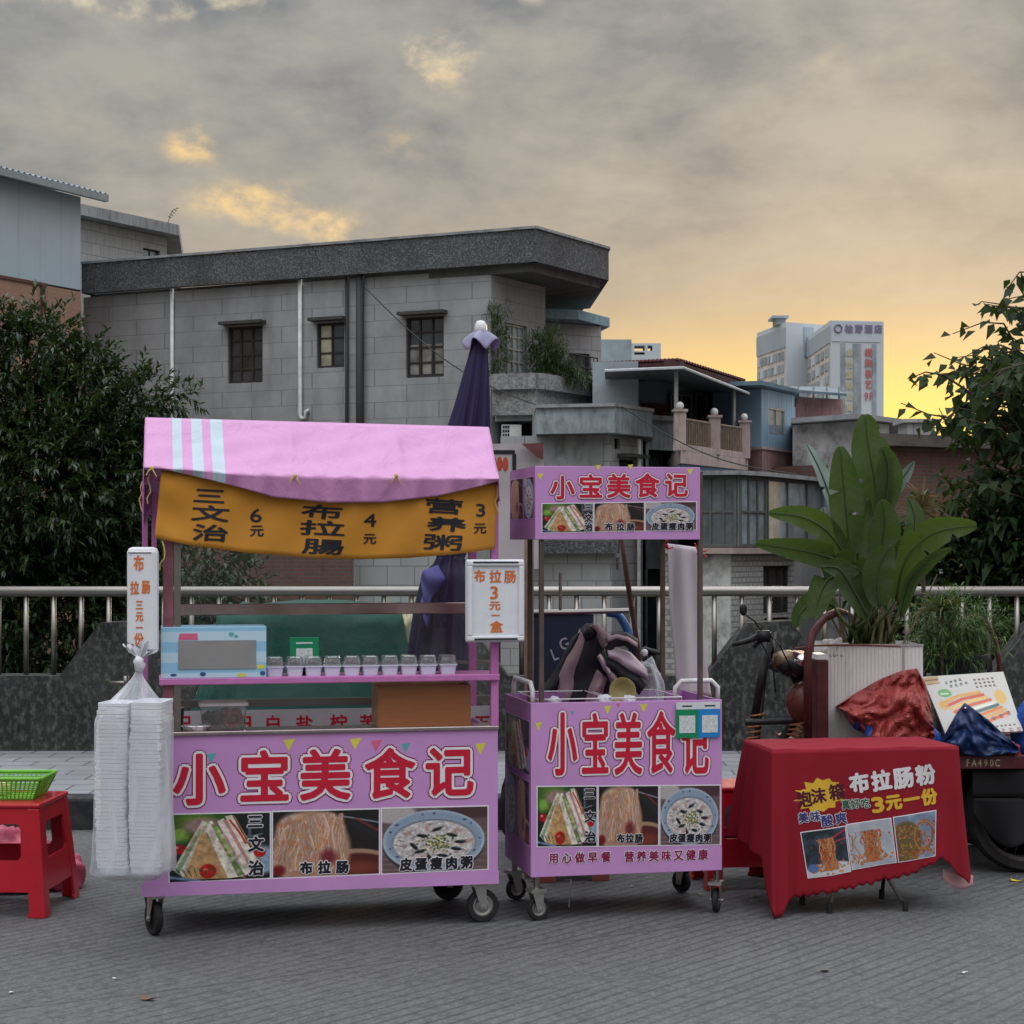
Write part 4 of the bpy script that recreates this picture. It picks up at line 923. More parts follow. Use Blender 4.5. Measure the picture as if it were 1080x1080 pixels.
def pic_sandwich(w, h):
    c = Cv(w, h, (.10, .11, .10)); n = c.fbm(5, 1)
    c.put(1.2-c.Y*2.6+n*.3, (.16, .30, .10)); c.ell(.22, .12, .25, .16, (.36, .50, .16), soft=.15, al=.8); c.ell(.10, .30, .11, .15, (.30, .50, .14), soft=.04); c.ell(.10, .30, .07, .09, (.50, .66, .26), soft=.03)
    c.ell(.33, .18, .20, .12, (.72, .50, .58), soft=.08, al=.75); c.ell(.85, .2, .25, .4, (.10, .12, .13), soft=.15)
    c.stroke([(.68, .33), (.80, .36), (.92, .32)], .012, (.42, .46, .50)); c.stroke([(.79, .05), (.80, .34)], .02, (.35, .40, .44))
    c.ell(.45, .95, .60, .16, (.06, .07, .08), soft=.03); c.ell(.92, .72, .14, .22, (.55, .66, .74), soft=.05)
    c.ell(.09, .52, .075, .075, (.62, .06, .09), soft=.02); c.ell(.07, .49, .02, .02, (.95, .6, .6), soft=.02)
    # toast, cut face, fillings from left to right
    c.poly([(.03, .82), (.32, .10), (.40, .14), (.16, .97)], (.84, .80, .72)); c.poly([(.05, .84), (.30, .22), (.34, .26), (.14, .96)], (.55, .66, .52)); c.poly([(.09, .88), (.34, .2), (.37, .24), (.17, .97)], (.90, .86, .80))
    c.poly([(.13, .97), (.33, .22), (.47, .58), (.58, .98)], (.80, .64, .44))
    tn = c.fbm(22, 4); c.put((tn-.46)*5*((c.Y > .3) & (c.X > .15) & (c.X < .58)), (.62, .42, .24), .5*0+.38)
    c.poly([(.33, .15), (.42, .10), (.74, .96), (.58, .98)], (.93, .90, .84)); c.poly([(.41, .16), (.46, .14), (.75, .92), (.68, .96)], (.42, .50, .30))
    c.poly([(.44, .20), (.47, .18), (.66, .60), (.62, .66)], (.62, .76, .30)); c.poly([(.47, .11), (.54, .07), (.83, .90), (.75, .95)], (.93, .86, .82))
    c.poly([(.53, .10), (.58, .08), (.86, .86), (.82, .90)], (.78, .56, .55)); c.poly([(.55, .04), (.62, .02), (.90, .80), (.85, .88)], (.92, .88, .80)); c.stroke([(.60, .10), (.70, .30), (.76, .46)], .014, (.78, .20, .16))
    c.stroke([(.55, .34), (.70, .78)], .018, (.74, .50, .66)); c.stroke([(.64, .04), (.92, .78)], .010, (.66, .48, .30))
    for (x, y, r_) in ((.38, .86, .085), (.90, .60, .06)): c.ell(x, y, r_, r_/c.k, (.74, .05, .07), soft=.012); c.ell(x-r_*.3, y-r_*.3, r_*.3, r_*.25, (.98, .62, .55), soft=.02, al=.7)
    for i in range(7): c.stroke([(.10+.05*i, .86), (.06+.06*i, .80+.02*(i % 3)), (.12+.05*i, .93)], .006, (.20, .34, .10))
    c.stroke([(.0, .93), (.3, 1.0)], .02, (.45, .55, .70)); 
    g = np.random.default_rng(2)
    for i in range(70): k = g.random(); x, y = .36+.36*k+g.normal()*.05, .15+.75*k+g.normal()*.04; c.ell(x, y, .018, .03, [(.86, .82, .74), (.50, .60, .34), (.82, .60, .58), (.90, .88, .84)][i % 4], an=g.uniform(0, 3), soft=.02, al=.55)
    c.a *= (.74+.5*c.fbm(16, 9))[..., None]; c.grain(); return c
def pic_noodle(w, h, seed=0, bg=(.10, .09, .10), plate=True):
    c = Cv(w, h, bg); g = np.random.default_rng(40+seed); c.put((c.fbm(5, 3)-.4)*2, (.20, .13, .11), .7)
    c.stroke([(.62, .08), (1.0, .20)], .012, (.5, .52, .56)); c.stroke([(.75, .2), (1, .42)], .05, (.14, .13, .15)); c.stroke([(.78, .13), (1.0, .33)], .02, (.52, .20, .14), al=.7)
    c.ell(.78, .98, .45, .38, (.66, .52, .42), soft=.02); c.ell(.79, 1.0, .40, .33, (.32, .12, .10), soft=.03); c.ell(.8, .9, .2, .1, (.55, .26, .18), soft=.1, al=.7)
    c.ell(.36, .60, .37, .62, (.70, .54, .45), soft=.05); c.ell(.20, .30, .17, .26, (.84, .72, .62), soft=.06); c.ell(.50, .28, .17, .25, (.82, .70, .62), soft=.06)
    for i in range(95):
        x = g.uniform(.02, .66); top = .08+.05*math.sin(x*9)+g.uniform(0, .12); pts = []
        ph = g.uniform(0, 6); am = g.uniform(.01, .05); dr_ = g.uniform(-.10, .10)
        for k in range(9): y = top+k/8*(.95-top)*g.uniform(.92, 1); pts.append((x+am*math.sin(ph+k*.9)+dr_*k/8+(.08*(1-k/8) if x < .2 else 0), y))
        b_ = g.uniform(.66, .90); col = (b_*1.0, b_*.84, b_*.73); c.stroke(pts, g.uniform(.014, .026), (b_*.82, b_*.60, b_*.48), .55); c.stroke([(a_+.004, e-.004) for a_, e in pts], g.uniform(.008, .016), col, .75, (min(b_*1.08, 1), b_*.94, b_*.85))
    for i in range(40):
        x, y = g.uniform(.04, .66), g.uniform(.08, .9); c.ell(x, y, g.uniform(.008, .022), g.uniform(.02, .06), (.78, .36+g.uniform(0, .2), .26), an=g.uniform(0, 3), soft=.03, al=.5)
    c.ell(.52, .72, .08, .12, (.40, .05, .10), soft=.07, al=.8); c.ell(.05, .9, .06, .08, (.45, .06, .08), soft=.04); c.grain(.04); return c
def pic_congee(w, h):
    c = Cv(w, h, (.42, .34, .34)); g = np.random.default_rng(9); n = c.fbm(6, 2)
    for i in range(9): c.stroke([(-.1, .55+.08*i), (1.1, .42+.11*i)], .012, (.56, .47, .46), .6)
    c.ell(.85, .06, .3, .12, (.30, .20, .22), soft=.05); c.ell(.1, .08, .22, .15, (.72, .69, .68), soft=.04)
    c.ell(.49, .56, .485, .50, (.22, .20, .24), soft=.02); c.ell(.49, .52, .485, .485, (.68, .74, .80), soft=.015); c.ell(.49, .51, .46, .45, (.57, .64, .72), soft=.02)
    for i in range(13):
        th = i/13*6.283+.3*math.sin(i*3.1); c.ell(.49+.435*math.cos(th), .50+.41*math.sin(th), .008+.006*(i % 3), .014, (.14, .18, .36), soft=.012, al=.8)
    for i in range(60):
        th = i/60*6.283; c.ell(.49+.425*math.cos(th), .51+.39*math.sin(th), .010, .006, (.42, .52, .68), soft=.01, al=.5)
    c.ell(.49, .51, .475, .47, (.3, .4, .6), soft=.01, al=.0); c.ell(.49, .54, .40, .36, (.40, .44, .52), soft=.02); c.ell(.49, .55, .39, .35, (.78, .75, .74), soft=.02)
    ins = ((c.X-.49)/.38)**2+((c.Y-.55)/.34)**2 < 1
    c.put((c.fbm(38, 5)-.5)*6*ins, (.93, .91, .89)); c.put((c.fbm(30, 8)-.55)*6*ins, (.58, .54, .54))
    for i in range(14):
        th = g.uniform(0, 6.3); r_ = g.uniform(.2, .34); c.ell(.49+r_*math.cos(th), .55+r_*.8*math.sin(th), .03, .022, (.74, .58, .54), an=th, soft=.015, al=.8)
    for (x, y, a_) in ((.38, .44, .2), (.52, .34, 2.7), (.66, .44, .3), (.36, .68, -.3), (.70, .66, .2), (.45, .80, 1.2), (.30, .60, .9), (.74, .55, 0), (.57, .76, .2)):
        c.ell(x, y, .055, .026, (.07, .09, .10), an=a_, soft=.012); c.ell(x+.012, y-.02, .018, .010, (.34, .40, .40), an=a_, soft=.012)
    for i in range(90):
        x, y = .52+g.normal()*.075, .56+g.normal()*.075; k = g.random()
        c.ell(x, y, .011, .014, (.74*k+.2, .66*k+.2, .18+.2*k) if i % 3 else (.22, .36, .12), an=g.uniform(0, 3), soft=.006)
    c.grain(.04, 5); return c
def pic_strands(w, h, kind):
    g = np.random.default_rng(60+kind); c = Cv(w, h, [(.13, .17, .20), (.66, .68, .72), (.46, .52, .62)][kind])
    c.put((c.fbm(4, kind)-.4)*2.2, [(.30, .38, .48), (.80, .80, .80), (.66, .72, .80)][kind], .8)
    if kind == 0: c.ell(.55, 1.0, .7, .28, (.80, .80, .82), soft=.03); c.ell(.15, .82, .13, .1, (.35, .45, .65), soft=.03); c.stroke([(.62, .22), (1.0, .06)], .03, (.70, .15, .25)); c.stroke([(.7, .3), (1, .24)], .02, (.7, .2, .28))
    if kind == 2:
        c.ell(.25, .62, .4, .5, (.42, .34, .20), soft=.05)
        for i in range(120): c.ell(g.uniform(0, 1), g.uniform(.2, 1), .03, .02, (g.uniform(.45, .8), g.uniform(.3, .55), g.uniform(.15, .35)), an=g.uniform(0, 3), soft=.02)
    cx, sp_ = [(.52, .16), (.50, .26), (.70, .24)][kind]
    for i in range(46):
        x = cx+g.normal()*sp_*.6; pts = []; ph = g.uniform(0, 6)
        for k in range(9): pts.append((x+.035*math.sin(ph+k*1.3)+(k/8-.3)*g.normal()*.10, .20+.7*k/8))
        if kind == 2: pts = [(cx+sp_*1.1*math.cos(ph+k*.35)*g.uniform(.8, 1), .50+.36*math.sin(ph+k*.35)*g.uniform(.8, 1)) for k in range(8)]
        b_ = g.uniform(.6, .95); c.stroke(pts, .016, (b_*.62, b_*.34, b_*.18), .8); c.stroke(pts, .009, (b_, b_*.68, b_*.44), .9)
    for i in range(30): c.ell(cx+g.normal()*.3, .84+g.normal()*.08, .03, .025, (g.uniform(.6, .85), g.uniform(.3, .5), .15), soft=.02, al=.8)
    for i in range(14): c.ell(cx+g.normal()*.15, g.uniform(.2, .9), .02, .02, (.75, .14, .08), soft=.015)
    c.grain(.04, kind); return c
PR = printmat()
PS, PN, PC = pic_sandwich(150, 118), pic_noodle(150, 118), pic_congee(150, 118)
# ================================================================ STALL FURNITURE
VIN = mat('lilac_vinyl', (.52, .26, .54), .36, var=.05, vs=2.5, bump=.03, bs=3, dirt=(.36, .20, .36), dsc=3.5, damt=.30)
VIND = mat('lilac_board', (.36, .16, .36), .5, var=.12, vs=4)
RUB = mat('black_rubber', (.018, .018, .019), .7, var=.3, vs=20)
RIM = mat('worn_zinc', (.42, .42, .40), .4, .85, var=.2, vs=20, dirt=(.12, .09, .06), dsc=20, damt=.5)
WHE = mat('white_enamel', (.66, .65, .66), .3, var=.06, dirt=(.35, .28, .2), dsc=12, damt=.4)
GLA = glassmat('smeared_glass', (.93, .95, .94), .035, .045)
STL2 = mat('stainless_sheet', (.50, .42, .42), .22, .95, var=.12, vs=4, dirt=(.30, .20, .20), dsc=3, damt=.5)
YEL = mat('yellow_flag_ink', (.62, .55, .08), .4); TEA = mat('teal_flag_ink', (.10, .36, .40), .4); PNK = mat('pink_flag_ink', (.62, .12, .22), .4)
ORG = mat('orange_marker', (.62, .16, .035), .5)
def caster(par, x, y, r, yaw, ztop, wfac=.42):
    """swivel caster: fork plate, tyre and rim; built in the cart's frame"""
    M = Matrix.Translation((x, y, 0)) @ Matrix.Rotation(yaw, 4, 'Z'); off = r*.35
    mb = MB(); w_ = r*wfac
    for sgn in (-1, 1):
        mb.add([M @ Vector(p) for p in [(-.02, sgn*(w_/2+.008), ztop-.015), (.035, sgn*(w_/2+.008), ztop-.015), (off+.012, sgn*(w_/2+.008), r-.012), (off-.014, sgn*(w_/2+.008), r-.012)]] +
               [M @ Vector(p) for p in [(-.02, sgn*(w_/2+.012), ztop-.015), (.035, sgn*(w_/2+.012), ztop-.015), (off+.012, sgn*(w_/2+.012), r-.012), (off-.014, sgn*(w_/2+.012), r-.012)]],
               [(0, 1, 2, 3), (7, 6, 5, 4), (0, 4, 5, 1), (1, 5, 6, 2), (2, 6, 7, 3), (3, 7, 4, 0)])
    mb.box(-.03, -.03, ztop-.015, .045, .03, ztop, M)
    mb.tube([M @ Vector((off, -w_/2-.018, r)), M @ Vector((off, w_/2+.018, r))], .007, 8)
    mb.tube([M @ Vector((.008, 0, ztop)), M @ Vector((.008, 0, ztop+.03))], .012, 8)
    fk = mb.build('caster', RIM, par)
    Q = M @ Matrix.Translation((off, 0, r)) @ Matrix.Rotation(R(90), 4, 'X')
    mb = MB(); mb.lathe([(r*.66, -w_/2), (r*.93, -w_/2), (r, -w_*.25), (r, w_*.25), (r*.93, w_/2), (r*.66, w_/2), (r*.66, -w_/2)], n=28, M=Q); mb.build('tyre', RUB, fk, smooth=False)
    mb = MB(); mb.lathe([(.004, -w_*.30), (r*.22, -w_*.42), (r*.30, -w_*.2), (r*.52, -w_*.2), (r*.66, -w_*.46), (r*.66, w_*.46), (r*.52, w_*.2), (r*.30, w_*.2), (r*.22, w_*.42), (.004, w_*.30)], n=24, M=Q); mb.build('rim', RIM, fk, smooth=True)
    return fk
def picture(par, cv, fr, corners, y, name='food_picture', border=.006, rc=.0, fn=None):
    """corners in photo px: TL TR BR BL on the plane y of frame fr"""
    P = [fr.L(px, py, y) for px, py in corners]
    def bil(a, b):
        (x0, z0), (x1, z1), (x2, z2), (x3, z3) = P
        return ((x0*(1-a)+x1*a)*(1-b)+(x3*(1-a)+x2*a)*b, (z0*(1-a)+z1*a)*(1-b)+(z3*(1-a)+z2*a)*b)
    f3 = fn or (lambda x, z, o: (x, y-o, z))
    wd = abs(P[1][0]-P[0][0]); bu = border/wd; bv = border/max(abs(P[0][1]-P[3][1]), .01)
    mb = MB(); n = 10
    mb.grid(lambda u, v: f3(*bil(-bu+u*(1+2*bu), 1+bv-v*(1+2*bv)), .0009), n, n)
    b_ = mb.build('picture_border', WHI, par)
    cv.mesh(name, b_, lambda u, v: f3(*bil(u, v), .0021), PR, rc=rc)
    return b_
def txt(fr, y, spec, sz=None):
    """(char, px, py, wpx, hpx[, angle]) in photo px -> local items"""
    out = []
    for it in spec:
        ch, px, py, w_, h_ = it[:5]; x, z = fr.L(px, py, y); x2, z2 = fr.L(px+w_, py-h_, y)
        out.append((ch, x, z, (x2-x), (z2-z), *(it[5:])))
    return out
def flags(par, fr, y, spec):
    mb = MB(); ms = [YEL, TEA, PNK]
    for k, px, py, s_ in spec:
        mb.cur = k; x, z = fr.L(px, py, y); s_ = s_*.0042
        mb.add([(x-s_, y-.0008, z+s_*.9), (x-.1*s_, y-.0008, z-s_), (x+s_, y-.0008, z+s_*1.1)], [(0, 1, 2)])
    mb.build('bunting_print', ms, par)

# ---------------------------------------------------------------- the long cart
LC = Fr((-1.552, 7.60, 0), R(11.4)); WL = LC.X(525); DL = .64
cart = thing('food_cart', 'long lilac breakfast cart with a pink canopy and glass counter', 'food cart', LC.o, LC.a)
zb, zt = .178, .852
mb = MB(); mb.box(0, 0, zb, WL, .012, zt); fp = mb.build('front_panel', VIN, cart)
mb = MB(); mb.box(.002, .0125, zb, .016, DL, zt-.002); mb.box(WL-.016, .0125, zb, WL-.002, DL, zt-.002); mb.box(.016, DL-.014, zb, WL-.016, DL, zt-.002); mb.box(.016, .0125, zb+.002, WL-.016, DL-.014, zb+.02)
mb.build('body', VIND, cart)
mb = MB(); mb.box(.06, -.012, zt, WL+.004, .15, zt+.018); mb.box(.06, .1505, zt-.10, WL-.02, DL-.02, zt-.085); mb.build('counter', STL2, cart, bevel=.004)
mb = MB(); mb.box(-.01, -.003, zb-.002, WL+.004, -.0005, zb+.055); mb.build('lower_trim', VIN, fp)
TI = [('小', 210, 821.5, 56, 58), ('宝', 279, 819, 55, 58), ('美', 343, 817, 55, 57), ('食', 411, 815.5, 54, 56), ('记', 474, 813.5, 52, 56)]
letters('shop_name', fp, txt(LC, 0, TI), [(.0225, CRIM), (.0175, WHI), (.0062, REDI)], lambda x, z, o: (x, -o, z))
flags(fp, LC, 0, [(0, 305, 786, 6), (0, 375, 785, 6), (0, 507, 790, 6), (1, 223, 800, 5), (1, 428, 789, 5), (2, 397, 787, 6), (2, 268, 799, 4)])
b1 = picture(fp, PS, LC, [(179, 859.5), (284.5, 857), (284.5, 925.5), (179, 930.5)], 0)
b2 = picture(fp, PN, LC, [(288, 856.5), (399.5, 853.5), (399.5, 921), (288, 925.5)], 0)
b3 = picture(fp, PC, LC, [(403, 853), (514, 850.5), (514, 916), (403, 921)], 0)
OUT = [(.0064, WHI), (.0030, BLK)]
letters('caption', b1, txt(LC, 0, [('三', 269, 866, 17, 15), ('文', 270, 890, 17, 17), ('治', 270, 915, 17, 17)]), OUT, lambda x, z, o: (x, -o-.0024, z))
letters('caption', b2, txt(LC, 0, [('布', 323, 915, 13.5, 14), ('拉', 342, 914.5, 13.5, 14), ('肠', 361, 914, 13.5, 14)]), OUT, lambda x, z, o: (x, -o-.0024, z))
letters('caption', b3, txt(LC, 0, [(c_, 428+16*i, 911.5-.6*i, 13, 14) for i, c_ in enumerate('皮蛋瘦肉粥')]), OUT, lambda x, z, o: (x, -o-.0024, z))
# posts, rails, shelf, glass
ztop = 1.93
mb = MB(); xr = LC.X(521.5, .0); mb.box(xr-.017, -.012, zt+.018, xr+.017, .022, ztop); mb.build('post', PINKST, cart, bevel=.003)
x_ = LC.X(497.5, DL-.02); mb = MB(); mb.box(x_-.018, DL-.05, zt+.018, x_+.018, DL-.014, ztop); mb.build('post', PINKST, cart, bevel=.003)
x_ = LC.X(177.5, .0); mb = MB(); mb.box(x_-.022, -.012, zt+.018, x_+.022, .03, ztop); lp = mb.build('post', mat('rusty_pink_steel', (.26, .10, .13), .35, .3, var=.3, vs=9, dirt=(.10, .045, .04), dsc=8, damt=.7), cart, bevel=.003)
mb = MB(); mb.box(x_+.0235, -.006, zt+.02, x_+.052, .03, ztop-.02); mb.build('steel_edge', STEEL, lp)
x_ = LC.X(157, DL-.02); mb = MB(); mb.box(x_-.03, DL-.05, zt+.018, x_-.004, DL-.014, ztop+.02); mb.box(x_+.012, DL-.05, 1.3, x_+.036, DL-.014, ztop+.02); mb.build('post', PINKST, cart, bevel=.003)
xl = LC.X(168, -.02); mb = MB(); zs0 = LC.Zp(300, 718, -.02)-.012; mb.box(xl, -.03, zs0, xr+.018, .22, zs0+.028); mb.build('shelf', PINKST, cart, bevel=.004)
SH = zs0+.028
xg0, xg1 = LC.X(186, DL-.03), LC.X(495, DL-.03)
mb = MB()
z_ = LC.Zp(340, 648, DL-.03); mb.box(xg0, DL-.045, z_, xg1, DL-.02, z_+.052)
steelr = mat('reflective_rail', (.50, .37, .36), .18, .9, var=.35, vs=3, dirt=(.25, .10, .10), dsc=4, damt=.6)
mb.build('glass_rail', steelr, cart, bevel=.003)
mb = MB(); z_ = LC.Zp(340, 702, DL-.03); mb.box(xg0, DL-.043, z_, xg1+.1, DL-.022, z_+.016); z_ = LC.Zp(340, 744, DL-.03); mb.box(xg0, DL-.043, z_, xg1+.12, DL-.022, z_+.035); mb.build('steel_rail', STEEL, cart)
mb = MB(); mb.box(xg0, DL-.034, zt+.10, xg1+.1, DL-.030, ztop-.1); mb.build('rear_glass', GLA, cart)
mb = MB(); mb.box(LC.X(190, .01), .008, SH+.004, LC.X(516, .01), .011, SH+.006); 
x0, x1 = LC.X(180, DL-.06), LC.X(523, DL-.06); z0, z1 = LC.Zp(350, 772, DL-.06), LC.Zp(350, 748, DL-.06)
mb = MB(); mb.box(x0, DL-.07, z0-.03, x1, DL-.062, z1+.004); rs = mb.build('rear_strip', mat('white_vinyl_strip', (.50, .49, .52), .4), cart)
letters('strip_lettering', rs, txt(LC, DL-.07, [('日', 194, 763, 19, 19), ('日', 258, 763, 19, 19), ('白', 288, 763, 18, 18), ('盐', 321, 763, 19, 18), ('柠', 357, 762, 19, 18), ('苦', 388, 762, 18, 18), ('五', 509, 762, 19, 18)]), [(.0022, REDI)], lambda x, z, o: (x, DL-.07-o, z))
mb = MB(); mb.box(.0, .0, ztop-.005, WL, .02, ztop+.02); mb.box(.0, DL-.03, ztop, WL-.01, DL-.01, ztop+.025); mb.box(.0, .02, ztop, .02, DL-.03, ztop+.02); mb.box(WL-.02, .02, ztop, WL, DL-.03, ztop+.02); mb.build('top_frame', PINKST, cart)
caster(cart, .05, .045, .073, R(112), zb); caster(cart, WL-.085, .045, .073, R(8), zb); caster(cart, .03, DL-.05, .073, R(100), zb); caster(cart, WL-.10, DL-.06, .073, R(190), zb)
# canopy
m, q, b = base('pink_canopy_cloth')
x, y, z = q.sep(q.coord()); msk = None
for p0, p1 in ((180, 190), (200.5, 212), (221, 234)):
    a_, c_ = LC.X(p0+2, .1), LC.X(p1+2, .1); mm = q.m('MULTIPLY', q.step(x, a_-.001, a_+.001), q.m('SUBTRACT', 1.0, q.step(x, c_-.001, c_+.001))); msk = mm if msk is None else q.m('ADD', msk, mm)
n_ = q.noise(q.coord(), 3, 5, .6)
c = q.mix(msk, q.mix(n_, (.50, .205, .42), (.58, .26, .50)), (.40, .49, .55))
c = q.mix(q.m('MULTIPLY', q.ramp(q.noise(q.coord(), 9, 6, .7), [(.55, 0.0), (.8, 1.0)]), .25), c, (.35, .18, .30))
q.put(b.inputs['Base Color'], c); b.inputs['Roughness'].default_value = .42; b.inputs['Sheen Weight'].default_value = .1
bumpn(q, b, q.m('ADD', q.noise(q.comb(q.m('MULTIPLY', x, 1.5), y, q.m('MULTIPLY', z, .7)), 5, 5, .52, .6), q.m('MULTIPLY', q.noise(q.coord(), 260, 2), .10)), .85, .03)
yF, yR, yB = -.09, .30, .70
xF0, xF1 = LC.X(151.5, yF), LC.X(526.5, yF); xR0, xR1 = LC.X(153.5, yR), LC.X(515.5, yR)
zRl, zRr = LC.Zp(160, 440.5, yR), LC.Zp(512, 450.5, yR); zFl, zFr = LC.Zp(155, 493, yF), LC.Zp(524, 505, yF)
def interp(x, pts):
    for (a_, c_), (e, g) in zip(pts, pts[1:]):
        if x <= e: k = (x-a_)/(e-a_); return c_+(g-c_)*max(k, 0)
    return pts[-1][1]
HEM = [(151, 495), (170, 494), (204, 502), (247, 513), (285, 524), (344, 530), (402, 529.5), (460, 523), (500, 514), (527, 507)]
FOLD = [(151, 493), (204, 496), (247, 500), (311, 502), (418, 504), (527, 505)]
def can_front(u, v):
    px = 151.5+u*375
    if v < .62:
        k = v/.62; x = (xR0+(xR1-xR0)*u)*(1-k)+(xF0+(xF1-xF0)*u)*k; y = yR+(yF-yR)*k
        z = (zRl+(zRr-zRl)*u)*(1-k)+LC.Zp(px, interp(px, FOLD), yF)*k
        sag = .026*math.sin(math.pi*k)*(.5+.5*math.sin(u*math.pi*3)**2)+.006*math.sin(u*41+k*5)*math.sin(math.pi*k)+.004*math.sin(u*83-k*11)*k+.005*math.sin(u*19+k*17)*math.sin(math.pi*k)+.010*math.exp(-((u-.41)/.012)**2)*math.sin(math.pi*k)*-1-.010*math.exp(-((u-.72)/.012)**2)*math.sin(math.pi*k)
        return (x, y, z-sag)
    k = (v-.62)/.38; zf = LC.Zp(px, interp(px, FOLD), yF); zh = LC.Zp(px, interp(px, HEM), yF)
    return (xF0+(xF1-xF0)*u, yF+.012*k+.007*math.sin(u*58)*k+.004*math.sin(u*130+1)*k, zf+(zh-zf)*k)
def can_back(u, v):
    x = (xR0+(xR1-xR0)*u)*(1-v)+(xF0+(xF1-xF0)*u)*v; return (x, yR+(yB-yR)*v, zRl+(zRr-zRl)*u+(1.80-zRl)*v-.015*math.sin(math.pi*v))
mb = MB(); mb.grid(can_front, 150, 30); cn = mb.build('canopy', m, cart, smooth=True, solid=.003)
mb = MB(); mb.grid(can_back, 40, 8); mb.build('canopy_back', m, cn, smooth=True, solid=.003)
for xs_, nm in ((0, 'canopy_end'), (1, 'canopy_end')):
    def endf(u, v):
        tp = can_front(xs_, .61*(1-u*2)) if u < .5 else can_back(xs_, (u-.5)*2); lo = (tp[0]+.004*(-1 if xs_ == 0 else 1), tp[1], tp[2]-(.10+.05*math.sin(u*9)))
        if u < .5 and u > 0: pass
        return tuple(tp[i]+(lo[i]-tp[i])*v for i in range(3))
    mb = MB(); mb.grid(endf, 24, 4); mb.build(nm, mat('pink_end_cloth', (.58, .24, .48), .5, var=.12, vs=9), cn, smooth=True, solid=.003)
mb = MB()
for px in (311, 418, 160): x, z = LC.L(px, 502 if px > 200 else 494, yF-.01); mb.ball((x, yF-.012, z), .010, 8); mb.tube([(x, yF-.014, z), (x+.012, yF-.02, z-.02), (x+.02, yF-.018, z-.035)], .003, 5); mb.tube([(x, yF-.014, z), (x-.014, yF-.02, z-.012), (x-.022, yF-.018, z-.03)], .003, 5)
mb.build('tie_knot', mat('straw_string', (.50, .36, .12), .8), cn)
# orange banner hung from the canopy frame
BY = -.045
BB = [(162, 567), (200, 575), (260, 583), (330, 588.5), (380, 590), (430, 588.5), (480, 584.5), (523, 579)]
def bany(x, z):
    k = (x-.05)/1.45; e = min(max((k-.02)/.12, 0), 1)
    return BY+.010*math.sin(k*9+z*6)+.012*(1-e)*math.sin(z*25+k*20)+.004*math.sin(k*31-z*18)
def banf(u, v):
    px = 170+u*355.5; pb = 163+u*359; top = 496+13*u+4*math.sin(math.pi*u); bot = interp(pb, BB)
    x, z = LC.L(px+(pb-px)*v, top+(bot-top)*v, BY); return (x, bany(x, z), z)
mb = MB(); mb.grid(banf, 110, 14)
bo = Matrix.Translation(LC.o) @ Matrix.Rotation(LC.a, 4, 'Z')
ban = thing('price_banner', 'orange cloth menu banner with black brush lettering hung under the pink canopy', 'banner', bo @ Vector((.72, BY, 1.55)), LC.a)
MW_b = MW[ban.name]
class Sub:      # things authored in the long cart's frame but top-level
    pass
def in_frame(fr, o, ob):
    """move a mesh authored in frame fr (built without parent transform) under thing ob"""
    pass
def rel(fr, th):
    Mi = MW[th.name].inverted() @ fr.M
    return lambda p: tuple(Mi @ Vector(p))
OCH = mat('ochre_cloth', (.52, .225, .026), .75, var=.10, vs=3, bump=.15, bs=300, dirt=(.22, .09, .02), dsc=2, damt=.35)
rb = rel(LC, ban); mb2 = MB(); mb2.add([rb(p) for p in mb.v], mb.f); bc = mb2.build('cloth', OCH, ban, smooth=True, solid=.002)
BT = [('三', 221, 523, 36, 17), ('文', 222, 541.5, 42, 17), ('治', 222, 562, 40, 18), ('6', 270, 543.5, 22, 16), ('元', 271, 559.5, 15, 13), ('布', 340, 540, 46, 15), ('拉', 340, 557, 50, 16), ('腸', 341, 576.5, 46, 17),
      ('4', 390, 548.5, 22, 15), ('元', 390, 568, 14, 12), ('营', 468, 534, 44, 16), ('养', 471, 553, 44, 15), ('粥', 467, 572, 44, 17), ('3', 507, 538, 20, 15), ('元', 506, 557, 14, 12)]
for w3 in ('三文治', '布拉腸', '营养粥'): letters('brush_lettering', bc, txt(LC, BY, [b_ for b_ in BT if b_[0] in w3]), [(.0024, BLK)], lambda x, z, o: rb((x, bany(x, z)-o-.0022, z)), cutstep=.025, shear=-.05, skewx=.12)
letters('price_lettering', bc, txt(LC, BY, [b_ for b_ in BT if b_[0] in '64元3']), [(.0014, BLK)], lambda x, z, o: rb((x, bany(x, z)-o-.0022, z)), cutstep=.03)
mb = MB()
for px, py in ((158, 500), (150, 508), (171, 570), (524, 512)):
    x, z = LC.L(px, py, -.05); pts = [(x, -.05, z)]
    for k in range(5): pts.append((x+random.uniform(-.012, .012), -.055, z-.025*(k+1)))
    mb.add([], []); a_ = len(mb.v); mb.tube([rb(p) for p in pts], .003, 5)
mb.build('tie_string', mat('straw_string', (.5, .4, .2)), ban)

